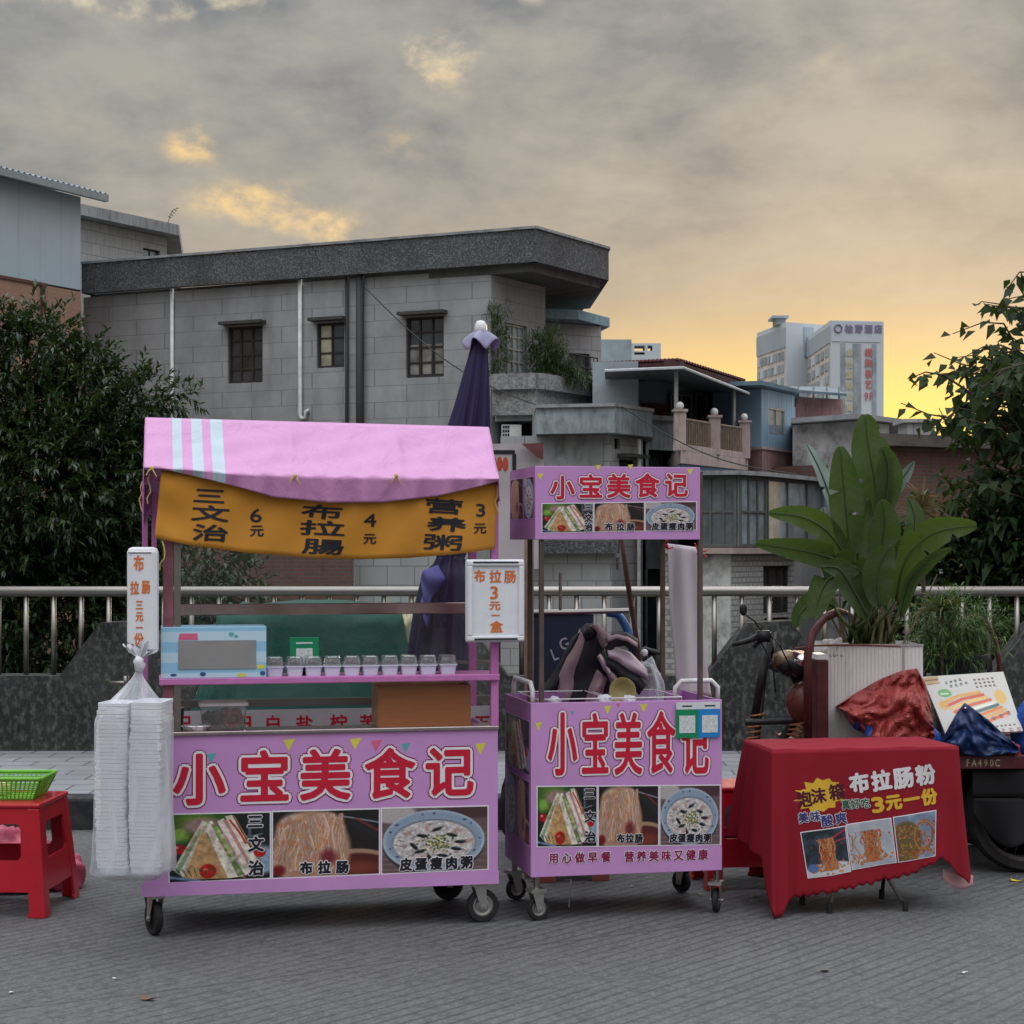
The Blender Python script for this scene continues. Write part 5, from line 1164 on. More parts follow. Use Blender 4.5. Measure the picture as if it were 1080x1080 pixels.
# ---------------------------------------------------------------- things on and around the long cart
def top_in(fr, name, label, cat, x, y, z, rot=0, group=None):
    return thing(name, label, cat, fr.M @ Vector((x, y, z)), fr.a+rot, group)
FOAM = mat('white_foam', (.68, .69, .72), .6, var=.05, vs=12, bump=.12, bs=80)
def board(name, label, fr, px0, py0, px1, py1, y, chars, thick, frame=True, tilt=0):
    x0, z1 = fr.L(px0, py0, y); x1, z0 = fr.L(px1, py1, y); cx = (x0+x1)/2
    t = top_in(fr, name, label, 'price board', cx, y, z0); w_ = (x1-x0)/2; h_ = z1-z0
    mb = MB(); mb.box(-w_, 0, 0, w_, thick, h_); s_ = mb.build('foam_lid', FOAM, t, bevel=.010 if frame else .022)
    if frame:
        mb = MB(); e = .022
        for a in ((-w_+.006, .006, w_-.006, .006+e), (-w_+.006, h_-.006-e, w_-.006, h_-.006), (-w_+.006, .006+e, -w_+.006+e, h_-.006-e), (w_-.006-e, .006+e, w_-.006, h_-.006-e)): mb.box(a[0], -.012, a[1], a[2], .002, a[3])
        mb.build('raised_rim', FOAM, t, bevel=.005)
    items = [(c_, i[1]-cx, i[2]-z0, *i[3:]) for c_, i in [(i[0], i) for i in txt(fr, y, chars)]]
    letters('marker_lettering', s_, items, [(.0016, ORG)], lambda x, z, o: (x, -o-.0005, z))
    return t, w_, h_
t, w_, h_ = board('price_board', 'narrow white foam lid with orange handwriting, hung at the left end of the cart', LC, 134, 577, 167.5, 690, -.10,
      [('布', 146.5, 594, 11, 18), ('拉', 142, 620, 9.5, 15), ('肠', 154, 619, 9, 15), ('三', 147, 638, 8, 11), ('元', 147, 650, 8, 11), ('一', 147, 662, 7, 10), ('份', 146.5, 674, 10, 14)], .05, False)
mb = MB(); mb.box(-w_+.004, -.0015, h_-.026, w_-.03, -.0002, h_-.022); mb.tube([(-w_, -.003, .05), (w_-.03, -.003, .012)], .002, 5); mb.build('tie_wire', BLACKP, t)
t, w_, h_ = board('price_board', 'white rimmed foam lid with orange handwriting, hung at the right end of the cart', LC, 491.5, 590, 553.5, 677, -.07,
      [('布', 506, 607.5, 12, 14), ('拉', 522.5, 608, 13, 14), ('肠', 538, 608, 13, 14), ('3', 521, 625, 17, 15), ('元', 522, 638.5, 12, 10), ('一', 522.5, 649, 9, 9), ('盒', 523.5, 661, 14, 13)], .03, True)
mb = MB(); mb.box(-w_+.03, -.0145, h_-.016, w_-.03, -.0125, h_-.009); mb.box(-w_+.035, -.0145, .010, w_-.035, -.0125, .018); mb.build('clip', BLACKP, t)

# bag of foam boxes hung at the left end
bx, bz0 = LC.X(142, -.22), LC.Zp(142, 924, -.22)
by = -.24
plastic, q, b = base('thin_plastic_film'); plastic.node_tree.nodes.remove(b)
tr = q.new('ShaderNodeBsdfTransparent'); q.put(tr.inputs[0], (.97, .97, .98)); pb_ = q.new('ShaderNodeBsdfPrincipled'); q.put(pb_.inputs['Base Color'], (.78, .80, .84)); pb_.inputs['Roughness'].default_value = .22
lw = q.new('ShaderNodeLayerWeight'); lw.inputs[0].default_value = .35
mx = q.new('ShaderNodeMixShader'); q.put(mx.inputs[0], q.m('ADD', q.m('MULTIPLY', lw.outputs[1], .55), q.m('MULTIPLY', q.ramp(q.noise(q.comb(q.sep(q.coord())[0], q.sep(q.coord())[1], q.m('MULTIPLY', q.sep(q.coord())[2], .35)), 7, 3, .5, 1.0), [(.42, .22), (.62, 1.0)]), .40), clamp=True))
q.l.new(tr.outputs[0], mx.inputs[1]); q.l.new(pb_.outputs[0], mx.inputs[2]); q.l.new(mx.outputs[0], plastic.node_tree.nodes['Material Output'].inputs[0])
bm_ = bpy.data.meshes.new('x'); bpy.data.meshes.remove(bm_)
fb = None
def foambox():
    t = tag(MBfoam().build('foam_box', FOAM, None), 'foam box', 'foam box', 'foam boxes in the clear bag'); return t
def MBfoam():
    mb = MB()
    def ring(hw, hd, z, r_=.018):
        o = []
        for (sx, sy, a0) in ((1, 1, 0), (-1, 1, 90), (-1, -1, 180), (1, -1, 270)):
            for k in range(4): a_ = R(a0+30*k); o.append((sx*(hw-r_)+r_*math.cos(a_), sy*(hd-r_)+r_*math.sin(a_), z))
        return o
    rows = [ring(.056, .084, 0), ring(.0625, .091, .028), ring(.0650, .0935, .030), ring(.0655, .0940, .0425), ring(.060, .088, .0430), ring(.052, .080, .006)]
    vs = [p for r_ in rows for p in r_]; n = 16; fs = [(i*n+j, i*n+(j+1) % n, (i+1)*n+(j+1) % n, (i+1)*n+j) for i in range(5) for j in range(n)]; fs += [tuple(range(n))[::-1], tuple(5*n+j for j in range(n))]
    return mb.add(vs, fs)
Bc = LC.M @ Vector((bx, by, 0)); rot_ = LC.a+R(-16)
MBag = Matrix.Translation(Bc) @ Matrix.Rotation(rot_, 4, 'Z')
first = foambox(); NB = 44; zt_box = bz0+.02
for c_ in range(2):
    for k in range(NB):
        o = first if (c_ == 0 and k == 0) else first.copy()
        if o is not first: COL.objects.link(o)
        kk = k/NB
        o.location = MBag @ Vector(((c_-.5)*.136+random.uniform(-.0015, .0015)-.012*math.sin(kk*3.0)*(1-c_*.2)+.008*kk, -.0+random.uniform(-.0015, .0015), zt_box+k*.0152+(.006 if c_ else 0)))
        o['label'] = 'white foam takeaway box nested in the %s stack inside the clear bag' % ('right' if c_ else 'left')
        o.rotation_euler = (R(random.uniform(-.6, .6)), R(random.uniform(-1.0, 1.0)), rot_+R(random.uniform(-1.5, 1.5)))
zk = LC.Zp(153, 700, -.2)
def bagf(u, v):
    th = u*2*math.pi
    cs, sn = math.cos(th), math.sin(th); e = .42
    sx = math.copysign(abs(cs)**e, cs); sy = math.copysign(abs(sn)**e, sn)
    prof = [(0, .0), (.015, .75), (.05, 1.12), (.12, 1.10), (.3, 1.04), (.6, 1.03), (.74, 1.02), (.79, .92), (.86, .55), (.93, .20), (.96, .10), (1.0, .07)]
    k = interp(v, prof); z = bz0-.015+(zk-bz0+.015)*v
    wr = 1+.035*math.sin(th*7+v*5)*(1 if v > .03 else 0)+.03*math.sin(th*17+v*9)*min(1, max(0, (v-.7)*8)+.25)
    rd = max(0, min(1, (v-.76)/.12)); sx = sx*(1-rd)+cs*rd; sy = sy*(1-rd)+sn*rd
    x = sx*.142*k*wr+.02*max(0, v-.8)/.2; y = sy*.102*k*wr
    if v < .12: x += -.012*(1-v/.12)*(1 if cs < 0 else .6)
    return (x, y, z)
bag = thing('plastic_bag', 'knotted clear plastic bag full of foam boxes at the left cart end', 'bag', MBag @ Vector((0, 0, bz0-.015)), rot_)
mb = MB(); mb.grid(bagf, 72, 60, True); mb.v = [(x, y, z-bz0+.015) for x, y, z in mb.v]
film = mb.build('film', plastic, bag, smooth=True)
mb = MB(); zz = zk-bz0+.015; mb.tube([(.018, 0, zz-.03), (.022, .004, zz), (.016, -.004, zz+.012), (.024, 0, zz+.03)], [.016, .024, .021, .017], 11)
for dx, dz, s_ in ((-.045, .06, 1), (.03, .07, 1), (-.02, .05, 1), (.05, .035, 1)):
    def ear(u, v, dx=dx, dz=dz): return (.02+dx*v+(u-.5)*.045*v*(1+.3*math.sin(9*u)), (u-.5)*.02+.012*math.sin(u*12)*v, zz+.02+dz*v+.006*math.sin(u*14)*v)
    mb.grid(ear, 12, 6)
mb.build('knot', mat('gathered_film', (.60, .60, .64), .3, var=.1, vs=20), bag, smooth=True)
mb = MB(); mb.box(-.006, -.003, .01, .006, .003, .02)
hk = thing('tap_fitting', 'small steel tap fitting sticking out behind the bag of boxes', 'tap', LC.M @ Vector((LC.X(133, .3), .3, LC.Zp(133, 725, .3))))
mb = MB(); mb.tube([(-.06, 0, .02), (.05, 0, .02)], .008, 8); mb.tube([(0, 0, 0), (0, 0, .05)], .012, 8); mb.build('tap_body', STEEL, hk, smooth=True)
mb = MB(); mb.tube([(-.06, 0, .02), (-.08, 0, .035), (-.085, .01, .03)], .006, 6); mb.build('tap_lever', STEEL, hk)

# pale blue carton with stripes
x0, x1 = LC.X(170, -.02), LC.X(281, -.02); hb = LC.Zp(225, 661, -.02)-SH
m, q, b = base('blue_striped_card'); x, y, z = q.sep(q.coord())
st = q.step(q.m('ABSOLUTE', q.m('SUBTRACT', q.m('FRACT', q.m('DIVIDE', z, .088)), .5)), .24, .26)
c = q.mix(st, (.26, .50, .68), (.46, .62, .72))
c = q.mix(q.ramp(q.noise(q.coord(), 5, 4), [(.5, 0.0), (.75, .3)]), c, (.5, .55, .58)); q.put(b.inputs['Base Color'], c); b.inputs['Roughness'].default_value = .35
t = top_in(LC, 'striped_carton', 'pale blue striped carton with a grey sheet taped on its front', 'carton', (x0+x1)/2, -.02, SH); hw = (x1-x0)/2
mb = MB(); mb.box(-hw, 0, 0, hw, .20, hb); cb = mb.build('carton', m, t, bevel=.003)
def cx_(px, py): a_, c_ = LC.L(px, py, -.02); return a_-(x0+x1)/2, c_-SH
a0, b0 = cx_(188, 706); a1, b1 = cx_(270, 675)
mb = MB(); mb.box(a0, -.004, b0, a1, -.001, b1); mb.build('grey_sheet', mat('grey_film_sheet', (.25, .245, .24), .35, var=.1, vs=9), t)
mb = MB(); ms = [PNK, TEA, YEL, mat('navy_ink', (.04, .08, .24))]
def sp(px, py, r1, r2, k):
    a_, c_ = cx_(px, py); mb.cur = k; mb.add([(a_+r1*math.cos(j*.5236), -.0012, c_+r2*math.sin(j*.5236)) for j in range(12)], [tuple(range(12))])
mb.cur = 0; a_, c_ = cx_(188, 675); e, g = cx_(209, 668); mb.add([(a_, -.0014, c_), (e, -.0014, c_), (e-.004, -.0014, g), (a_+.006, -.0014, g)], [(0, 1, 2, 3)])
sp(244, 669, .011, .009, 1); sp(249, 671, .008, .006, 1); sp(275, 703, .018, .010, 2); sp(183, 712, .014, .006, 3); sp(214, 711, .013, .009, 3); sp(255, 712, .020, .008, 2); sp(277, 710, .012, .010, 3)
mb.build('card_print', ms, cb)
# green payment card
t = top_in(LC, 'payment_card', 'small green payment card standing behind the tubs on the shelf', 'card', LC.X(321, .10), .10, SH)
mb = MB(); mb.box(-.063, 0, 0, .063, .006, .163); cdm = mb.build('card', mat('green_card', (.01, .22, .095), .35), t, bevel=.002)
mb = MB(); mb.box(-.036, -.0015, .045, .036, -.0003, .115); mb.build('blank_code_area', mat('pale_print', (.55, .58, .58), .5, var=.25, vs=90), cdm)
mb = MB(); mb.box(-.036, -.0012, .135, .036, -.0003, .141); mb.build('card_line', WHI, cdm)
# ten sauce tubs
CL = glassmat('clear_lid_plastic', (.93, .94, .96), .14, .22)
def tub(px, first):
    t = top_in(LC, 'sauce_tub', 'small white tub under a clear lid, one in the row along the shelf', 'tub', LC.X(px, .02), .02, SH, 0, 'sauce tubs along the shelf')
    return t
t0 = tub(290, True)
mb = MB()
def rr(hw, z, r_=.010): return [(sx*(hw-r_)+r_*math.cos(R(a0+30*k)), sy*(hw-r_)+r_*math.sin(R(a0+30*k))+.035, z) for (sx, sy, a0) in ((1, 1, 0), (-1, 1, 90), (-1, -1, 180), (1, -1, 270)) for k in range(4)]
def loft(rows, mb, capb=True, capt=True):
    n = len(rows[0]); vs = [p for r_ in rows for p in r_]; fs = [(i*n+j, i*n+(j+1) % n, (i+1)*n+(j+1) % n, (i+1)*n+j) for i in range(len(rows)-1) for j in range(n)]
    if capb: fs.append(tuple(range(n))[::-1])
    if capt: fs.append(tuple((len(rows)-1)*n+j for j in range(n)))
    mb.add(vs, fs)
loft([rr(.031, 0), rr(.036, .038), rr(.0405, .038), rr(.0405, .043)], mb); mb.build('tub', mat('milky_plastic', (.62, .64, .76), .3, var=.05), t0)
mb = MB(); loft([rr(.037, .0435), rr(.035, .062), rr(.033, .078), rr(.029, .083)], mb, False); mb.build('lid', CL, t0)
mb = MB(); 
for k in range(5): mb.ball((random.uniform(-.015, .015), .035+random.uniform(-.015, .015), .052+random.uniform(0, .012)), .010, 8)
mb.build('contents', mat('brown_contents', (.24, .20, .20), .6, var=.4, vs=40), t0)
index_kids(); t0['label'] = 'white sauce tub with clear lid, nearest to the striped carton'
ORD = 'second third fourth fifth sixth seventh eighth ninth'.split()
for ti, px in enumerate((311, 330.5, 350.5, 371, 391, 411.5, 432, 452.5, 473)):
    M_ = LC.M @ Matrix.Translation((LC.X(px, .02)+random.uniform(-.002, .002), .02+random.uniform(-.004, .004), SH)) @ Matrix.Rotation(R(random.uniform(-6, 6)), 4, 'Z'); dup(t0, M_, ('white sauce tub with clear lid, %s from the striped carton' % ORD[ti]) if ti < 8 else 'white sauce tub with clear lid, farthest from the striped carton')
# brown wooden box, plastic container, foil dish, steel cup
x0, x1 = LC.X(399, .04), LC.X(496.5, .04); ZC = zt+.018
t = top_in(LC, 'wooden_box', 'brown veneered wooden box standing on the counter under the shelf', 'box', (x0+x1)/2, .04, ZC); hw = (x1-x0)/2
m, q, b = base('brown_veneer'); x, y, z = q.sep(q.coord()); n_ = q.noise(q.comb(q.m('MULTIPLY', x, 2.0), y, q.m('MULTIPLY', z, 30.0)), 2.2, 6, .6, .6)
q.put(b.inputs['Base Color'], q.mix(n_, (.20, .068, .020), (.32, .115, .04))); b.inputs['Roughness'].default_value = .38
hbx = LC.Zp(450, 723, .04)-ZC
mb = MB(); mb.box(-hw, 0, 0, hw, .006, hbx); mb.build('front_board', m, t)
mb = MB(); mb.box(-hw, .0065, 0, -hw+.01, .24, hbx); mb.box(hw-.01, .0065, 0, hw, .24, hbx); mb.box(-hw+.01, .23, 0, hw-.01, .24, hbx); mb.build('side_board', mat('pale_veneer_edge', (.36, .20, .11), .4, var=.2, vs=9), t)
mb = MB(); mb.box(-hw+.01, .0065, .0, hw-.01, .229, .01); mb.build('base_board', m, t)
t = top_in(LC, 'food_container', 'clear plastic food container holding dark and red pickles, at the left of the counter', 'container', LC.X(236, .06), .06, ZC)
mb = MB()
def rrect(hw, hd, z, r_=.012): return [(sx*(hw-r_)+r_*math.cos(R(a0+30*k)), sy*(hd-r_)+r_*math.sin(R(a0+30*k))+.06, z) for (sx, sy, a0) in ((1, 1, 0), (-1, 1, 90), (-1, -1, 180), (1, -1, 270)) for k in range(4)]
loft([rrect(.090, .055, 0), rrect(.100, .065, .10)], mb, True, False); bd = mb.build('tub', CL, t)
mb = MB(); loft([rrect(.105, .07, .10), rrect(.105, .07, .112), rrect(.09, .055, .116)], mb); mb.build('lid', mat('cloudy_lid', (.50, .45, .45), .3, var=.1), t)
mb = MB(); mb.add([], []); 
def heap(x0, x1, h, n, mb):
    for k in range(n): mb.ball((random.uniform(x0, x1), .06+random.uniform(-.045, .045), random.uniform(.012, h)), random.uniform(.012, .018), 6)
heap(-.075, -.01, .062, 60, mb); mb.build('dark_pickle', mat('dark_pickle', (.05, .055, .05), .5, var=.5, vs=40), t, smooth=True)
mb = MB(); heap(-.005, .075, .075, 70, mb); mb.build('red_pickle', mat('red_pickle', (.34, .06, .045), .45, var=.4, vs=40), t, smooth=True)
t = top_in(LC, 'foil_dish', 'flat oval foil dish lying beside the container of pickles', 'dish', LC.X(207, .03), .03, ZC)
mb = MB(); mb.lathe([(.045, 0), (.058, .016), (.064, .018), (.062, .022), (.05, .022), (.02, .026), (0, .027)], n=28); mb.v = [(x, y*.7+.02, z) for x, y, z in mb.v]; mb.build('dish', mat('crinkled_foil', (.6, .58, .6), .25, .8, var=.3, vs=60, bump=.8, bs=60), t)
t = top_in(LC, 'steel_cup', 'steel cup at the left end of the counter behind the bag', 'cup', LC.X(187, .12), .12, ZC)
mb = MB(); mb.lathe([(.024, 0), (.030, .09), (.033, .092), (.028, .088), (.022, .005)], n=20); mb.build('cup', STEEL, t, smooth=True)
# ---------------------------------------------------------------- the small cart with the raised sign
RC = Fr((.0835, 7.93, 0), R(12.0)); WR = RC.X(761.5); DR = .56
cart2 = thing('sign_cart', 'small lilac cart with a raised sign box on poles, right of the long cart', 'food cart', RC.o, RC.a)
zb, zt = RC.Zp(562, 925.5), RC.Zp(562, 741.5)
mb = MB(); mb.box(0, 0, zb, WR, .010, zt); fp = mb.build('front_panel', VIN, cart2, bevel=.002)
mb = MB(); mb.box(0, .0105, zb+.002, .010, DR, zt-.003); sp_ = mb.build('side_panel', VIND, cart2)
mb = MB(); mb.box(WR-.01, .0105, zb+.002, WR, DR, zt-.003); mb.build('side_panel', VIND, cart2)
mb = MB(); mb.box(.0105, .0105, zt-.22, WR-.0105, DR-.01, zt-.20); mb.box(.0105, .0105, zb+.004, WR-.0105, DR-.01, zb+.02); mb.box(.0105, DR-.01, zb+.02, WR-.0105, DR, zt-.003); mb.build('tray', VIND, cart2)
OUT2 = [(.0165, CRIM), (.0125, WHI), (.0045, REDI)]
letters('shop_name', fp, txt(RC, 0, [('小', 593, 784, 31, 72), ('宝', 627.5, 785, 30, 70), ('美', 662.5, 784.5, 30, 70), ('食', 697, 783, 30, 70), ('记', 733, 785, 29, 68)]), OUT2, lambda x, z, o: (x, -o, z))
letters('slogan', fp, txt(RC, 0, [(c_, px, 905-.35*i, 10.5, 12) for i, (c_, px) in enumerate(zip('用心做早餐营养美味又健康', (584, 597.7, 611.5, 625, 639, 663.5, 676.5, 689.5, 702.5, 715.5, 728.5, 741.5)))]), [(.0048, WHI), (.0016, CRIM)], lambda x, z, o: (x, -o, z))
flags(fp, RC, 0, [(0, 568, 766, 4), (0, 641, 749, 4.5), (0, 679, 747, 4.5), (1, 604, 752, 2), (2, 652, 744, 2)])
b1 = picture(fp, PS, RC, [(567, 830), (629, 829.5), (629, 892), (567, 892.5)], 0, border=.005)
b2 = picture(fp, PN, RC, [(631.5, 829.5), (694, 829), (694, 891), (631.5, 892)], 0, border=.005)
b3 = picture(fp, PC, RC, [(696.5, 829), (759, 828.5), (759, 890), (696.5, 891)], 0, border=.005)
OU3 = [(.0046, WHI), (.0020, BLK)]
letters('caption', b1, txt(RC, 0, [('三', 621.5, 837, 12, 13), ('文', 622, 861, 12, 13), ('治', 622, 882, 13, 13)]), OU3, lambda x, z, o: (x, -o-.0024, z))
letters('caption', b2, txt(RC, 0, [('布', 654.5, 884, 8.5, 10), ('拉', 664, 884, 8.5, 10), ('肠', 673.5, 884, 8.5, 10)]), OU3, lambda x, z, o: (x, -o-.0024, z))
letters('caption', b3, txt(RC, 0, [(c_, 710+9*i, 883.5, 8.5, 10) for i, c_ in enumerate('皮蛋瘦肉粥')]), OU3, lambda x, z, o: (x, -o-.0024, z))
def side_pics(par, x, z0, z1, y0, y1, cv):
    mb = MB(); mb.add([(x-.0006, y1, z0), (x-.0006, y0, z0), (x-.0006, y0, z1), (x-.0006, y1, z1)], [(0, 1, 2, 3)]); b_ = mb.build('picture_border', VIN, par)
    cv.mesh('food_picture', b_, lambda u, v: (x-.0016, y1+.008*-1+(y0-y1+.016)*u, z1-.006+(z0-z1+.012)*v), PRS)
PRS = printmat('faded_print', .3, .85); q = NT(PRS.node_tree); 
side_pics(sp_, 0, zb+.44, zt-.08, .03, DR-.03, PS); side_pics(sp_, 0, zb+.13, zb+.42, .03, DR*.52, PN); side_pics(sp_, 0, zb+.13, zb+.42, DR*.53, DR-.03, PC)
for (px, yl, yaw) in ((564, .03, 15), (756, .03, 60), (541, DR-.06, 20), (724, DR-.06, 120)):
    x_ = RC.X(px, yl); x_ = min(max(x_, .02), WR-.02); caster(cart2, x_, yl, .054, R(yaw), zb-.055)
    mb = MB(); mb.tube([(x_+.008, yl, zb-.05), (x_+.008, yl, zb)], .013, 8); mb.build('caster_stem', STEEL, cart2)
# raised sign box on four poles
SG = -.0
c1 = RC.L(564.5, 494, SG); c2 = RC.L(738.5, 567.5, SG); c3 = RC.L(564.5, 570.5, SG); c4 = RC.L(738, 490.5, SG)
sx0, sx1, sz0, sz1 = c1[0], c2[0], (c2[1]+c3[1])/2, (c1[1]+c4[1])/2
mb = MB(); mb.box(sx0, SG, sz0, sx1, SG+.008, sz1); sf = mb.build('sign_front', VIN, cart2, bevel=.002)
mb = MB(); mb.box(sx0, SG+.0085, sz0+.001, sx0+.008, DR-.02, sz1-.001); ss = mb.build('sign_side', VIND, cart2)
mb = MB(); mb.box(sx1-.008, SG+.0085, sz0+.001, sx1, DR-.02, sz1-.001); mb.build('sign_side', VIND, cart2)
mb = MB(); mb.box(sx0+.0085, DR-.028, sz0+.001, sx1-.0085, DR-.02, sz1-.001); mb.box(sx0+.0085, SG+.0085, sz1-.012, sx1-.0085, DR-.03, sz1-.004); mb.build('sign_back', VIND, cart2)
letters('shop_name', sf, txt(RC, SG, [('小', 593, 514, 26, 26), ('宝', 623, 513, 26, 26), ('美', 652.5, 512.5, 26, 26), ('食', 682.5, 512, 26, 26), ('记', 713, 511.5, 25, 26)]), [(.0115, CRIM), (.0085, WHI), (.0034, REDI)], lambda x, z, o: (x, SG-o, z))
flags(sf, RC, SG, [(0, 570, 503, 3.5), (0, 631, 493.5, 3), (0, 665, 493, 3), (0, 728, 498, 3.5)])
b1 = picture(sf, PS, RC, [(572, 531.5), (625, 531), (625, 560.5), (572, 561.5)], SG, border=.004)
b2 = picture(sf, PN, RC, [(627, 531), (679, 530), (679, 559.5), (627, 560.5)], SG, border=.004)
b3 = picture(sf, PC, RC, [(681, 530), (734, 529.5), (734, 558.5), (681, 559.5)], SG, border=.004)
OU4 = [(.0040, WHI), (.0017, BLK)]
letters('caption', b1, txt(RC, SG, [('三', 620, 535, 9, 8), ('文', 620.5, 546, 9, 9), ('治', 620.5, 555.5, 9, 9)]), OU4, lambda x, z, o: (x, SG-o-.0024, z))
letters('caption', b2, txt(RC, SG, [('布', 642, 555.5, 8.5, 8), ('拉', 654, 555.5, 8.5, 8), ('肠', 665, 555.5, 8.5, 8)]), OU4, lambda x, z, o: (x, SG-o-.0024, z))
letters('caption', b3, txt(RC, SG, [(c_, 691+9*i, 555, 8, 8) for i, c_ in enumerate('皮蛋瘦肉粥')]), OU4, lambda x, z, o: (x, SG-o-.0024, z))
side_pics(ss, sx0, sz0+.09, sz1-.04, .02, DR*.42, PC); side_pics(ss, sx0, sz0+.09, sz1-.04, DR*.44, DR-.04, PN)
POST = mat('brown_angle_iron', (.10, .075, .062), .6, .3, var=.3, vs=8, dirt=(.18, .11, .08), dsc=10, damt=.5)
for px, yl in ((571, .02), (738.5, .02), (699, DR-.04), (559, DR-.04)):
    x_ = RC.X(px, yl); x_ = min(max(x_, sx0+.012), WR-.02); mb = MB(); mb.box(x_-.010, yl-.008, zt-.2, x_+.010, yl-.004, sz1-.02); mb.box(x_-.010, yl-.0035, zt-.2, x_-.006, yl+.012, sz1-.02); mb.build('pole', POST, cart2)
# push handles and wire basket rim
for (px0, px1, py, y0) in ((531, 561, 720, .10), (712, 757, 717.5, .10)):
    a_, za = RC.L(px0, py, y0); c_, zc = RC.L(px1, py+1, y0); mb = MB(); z_ = (za+zc)/2
    if px0 < 600: pts = [(.02, .46, zt-.01), (.02, .46, z_-.03), (.02, .43, z_), (.02, .10, z_), (.02, .06, z_-.03), (.02, .05, zt-.01)]
    else: pts = [(a_, y0, zt-.01), (a_, y0, z_-.03), (a_+.03, y0, z_), (c_-.03, y0, z_), (c_, y0, z_-.03), (c_, y0, zt-.01)]
    mb.tube(pts, .011, 10); mb.build('push_handle', WHE, cart2, smooth=True)
mb = MB(); zr = zt+.012
for (a_, c_) in ((.04, .36), (.38, WR-.18)):
    mb.tube([(a_, .03, zt-.03), (a_, .03, zr), (c_, .03, zr), (c_, .03, zt-.03)], .003, 6); mb.tube([(a_, .03, zr), (a_, DR-.1, zr), (c_, DR-.1, zr), (c_, .03, zr)], .003, 6)
mb.build('wire_rim', WHE, cart2)
# payment card hung on the small cart
t = thing('payment_card', 'green and blue payment card hung at the top right corner of the small cart', 'card', RC.M @ Vector((RC.X(736.5, -.012), -.012, RC.Zp(736, 778, -.012))), RC.a)
hw = .103; hh = RC.Zp(736, 740.5, -.012)-RC.Zp(736, 778, -.012)
mb = MB(); mb.box(-hw, 0, 0, 0, .004, hh*.80); mb.build('green_half', mat('green_card', (.01, .22, .095)), t)
mb = MB(); mb.box(.0002, 0, 0, hw, .004, hh*.80); mb.build('blue_half', mat('blue_card', (.02, .20, .52), .35), t)
mb = MB(); mb.box(-hw, 0, hh*.80+.0002, hw, .004, hh); mb.build('white_heading', mat('white_card', (.60, .62, .64), .4), t)
mb = MB()
for cx0 in (-.052, .054): mb.box(cx0-.037, -.0012, .022, cx0+.037, -.0002, .100)
mb.build('blank_code_area', MATS['pale_print'], t)
mb = MB(); mb.box(-.075, -.0012, hh*.80+.012, -.03, -.0002, hh*.80+.018); mb.box(.03, -.0012, hh*.80+.012, .08, -.0002, hh*.80+.018); mb.build('heading_line', BLK, t)

# white hanging sheet with red ties
t = thing('hanging_sheet', 'long white plastic sheet tied between the back poles of the small cart', 'sheet', RC.M @ Vector((RC.X(722, DR+.02), DR+.02, RC.Zp(722, 735, DR+.02))), RC.a)
rs_ = rel(RC, t)
def shf(u, v):
    px = (704+10*v)*(1-u)+(735+14*v*v+2*v)*u; x, z = RC.L(px, 573+4*u+(158)*v, DR+.02); return rs_((x, DR+.02+.02*math.sin(u*3.3+v*4)+.012*math.sin(u*9+v*2), z))
mb = MB(); mb.grid(shf, 14, 30); mb.build('sheet', mat('white_tarp', (.52, .47, .50), .45, var=.05), t, smooth=True, solid=.002)
mb = MB()
for px, py in ((699, 573), (703, 579), (734, 578), (738, 583)):
    x, z = RC.L(px, py, DR); 
    for k in range(4): mb.tube([rs_((x, DR-.02, z)), rs_((x+random.uniform(-.03, .03), DR-.03, z+random.uniform(-.03, .03)))], .004, 5)
mb.build('red_tie', mat('red_ribbon', (.5, .03, .05), .6), t)

def blob_cloth(u_, v_): pass
def crumple(center, rx, ry, rz, seed, n=28, amp=.22, flat=True):
    """closed crumpled lump resting on its base"""
    g = np.random.default_rng(seed); fr_ = [(g.normal(size=3)*f_, g.uniform(0, 6.28), a_) for f_, a_ in ((2.2, .5), (2.6, .45), (4.5, .3), (5, .28), (8, .18), (9, .15), (14, .08)) ]
    mb = MB(); m_ = n//2
    def f(u, v):
        th = u*2*math.pi; ph = v*math.pi; d_ = np.array([math.sin(ph)*math.cos(th), math.sin(ph)*math.sin(th), math.cos(ph)])
        s_ = sum(a_*(1-2*abs(math.sin(float(d_ @ k)+p))) for k, p, a_ in fr_); r_ = 1+amp*s_
        z = d_[2]*r_*rz; z = max(z, -.45*rz) if flat else z
        return (center[0]+d_[0]*r_*rx, center[1]+d_[1]*r_*ry, center[2]+z+(.45*rz if flat else 0))
    mb.grid(f, n, m_, True); return mb

# bundle of folded awning cloth (black lined, dusty pink outside) standing behind the small cart
BLKC = mat('black_lining', (.014, .013, .018), .7, var=.3, vs=6); PNKC = mat('dusty_pink_cloth', (.30, .20, .22), .7, var=.12, vs=6)
t = thing('folded_awning', 'folded black and dusty pink awning cloth bundled upright behind the small cart', 'folded awning', W(620, 742, 8.62))
def ribbon(pts0, pts1, d0, d1, bow=.05, seed=0):
    """cloth strip between two px polylines"""
    def f(u, v):
        def at_(P, k):
            k *= len(P)-1; i = min(int(k), len(P)-2); k -= i; return P[i][0]+(P[i+1][0]-P[i][0])*k, P[i][1]+(P[i+1][1]-P[i][1])*k
        a_, c_ = at_(pts0, v), at_(pts1, v); px, py = a_[0]+(c_[0]-a_[0])*u, a_[1]+(c_[1]-a_[1])*u
        d_ = d0+(d1-d0)*u-bow*math.sin(math.pi*u)+.012*math.sin(v*9+seed+u*4); return W(px, py, d_)
    return f
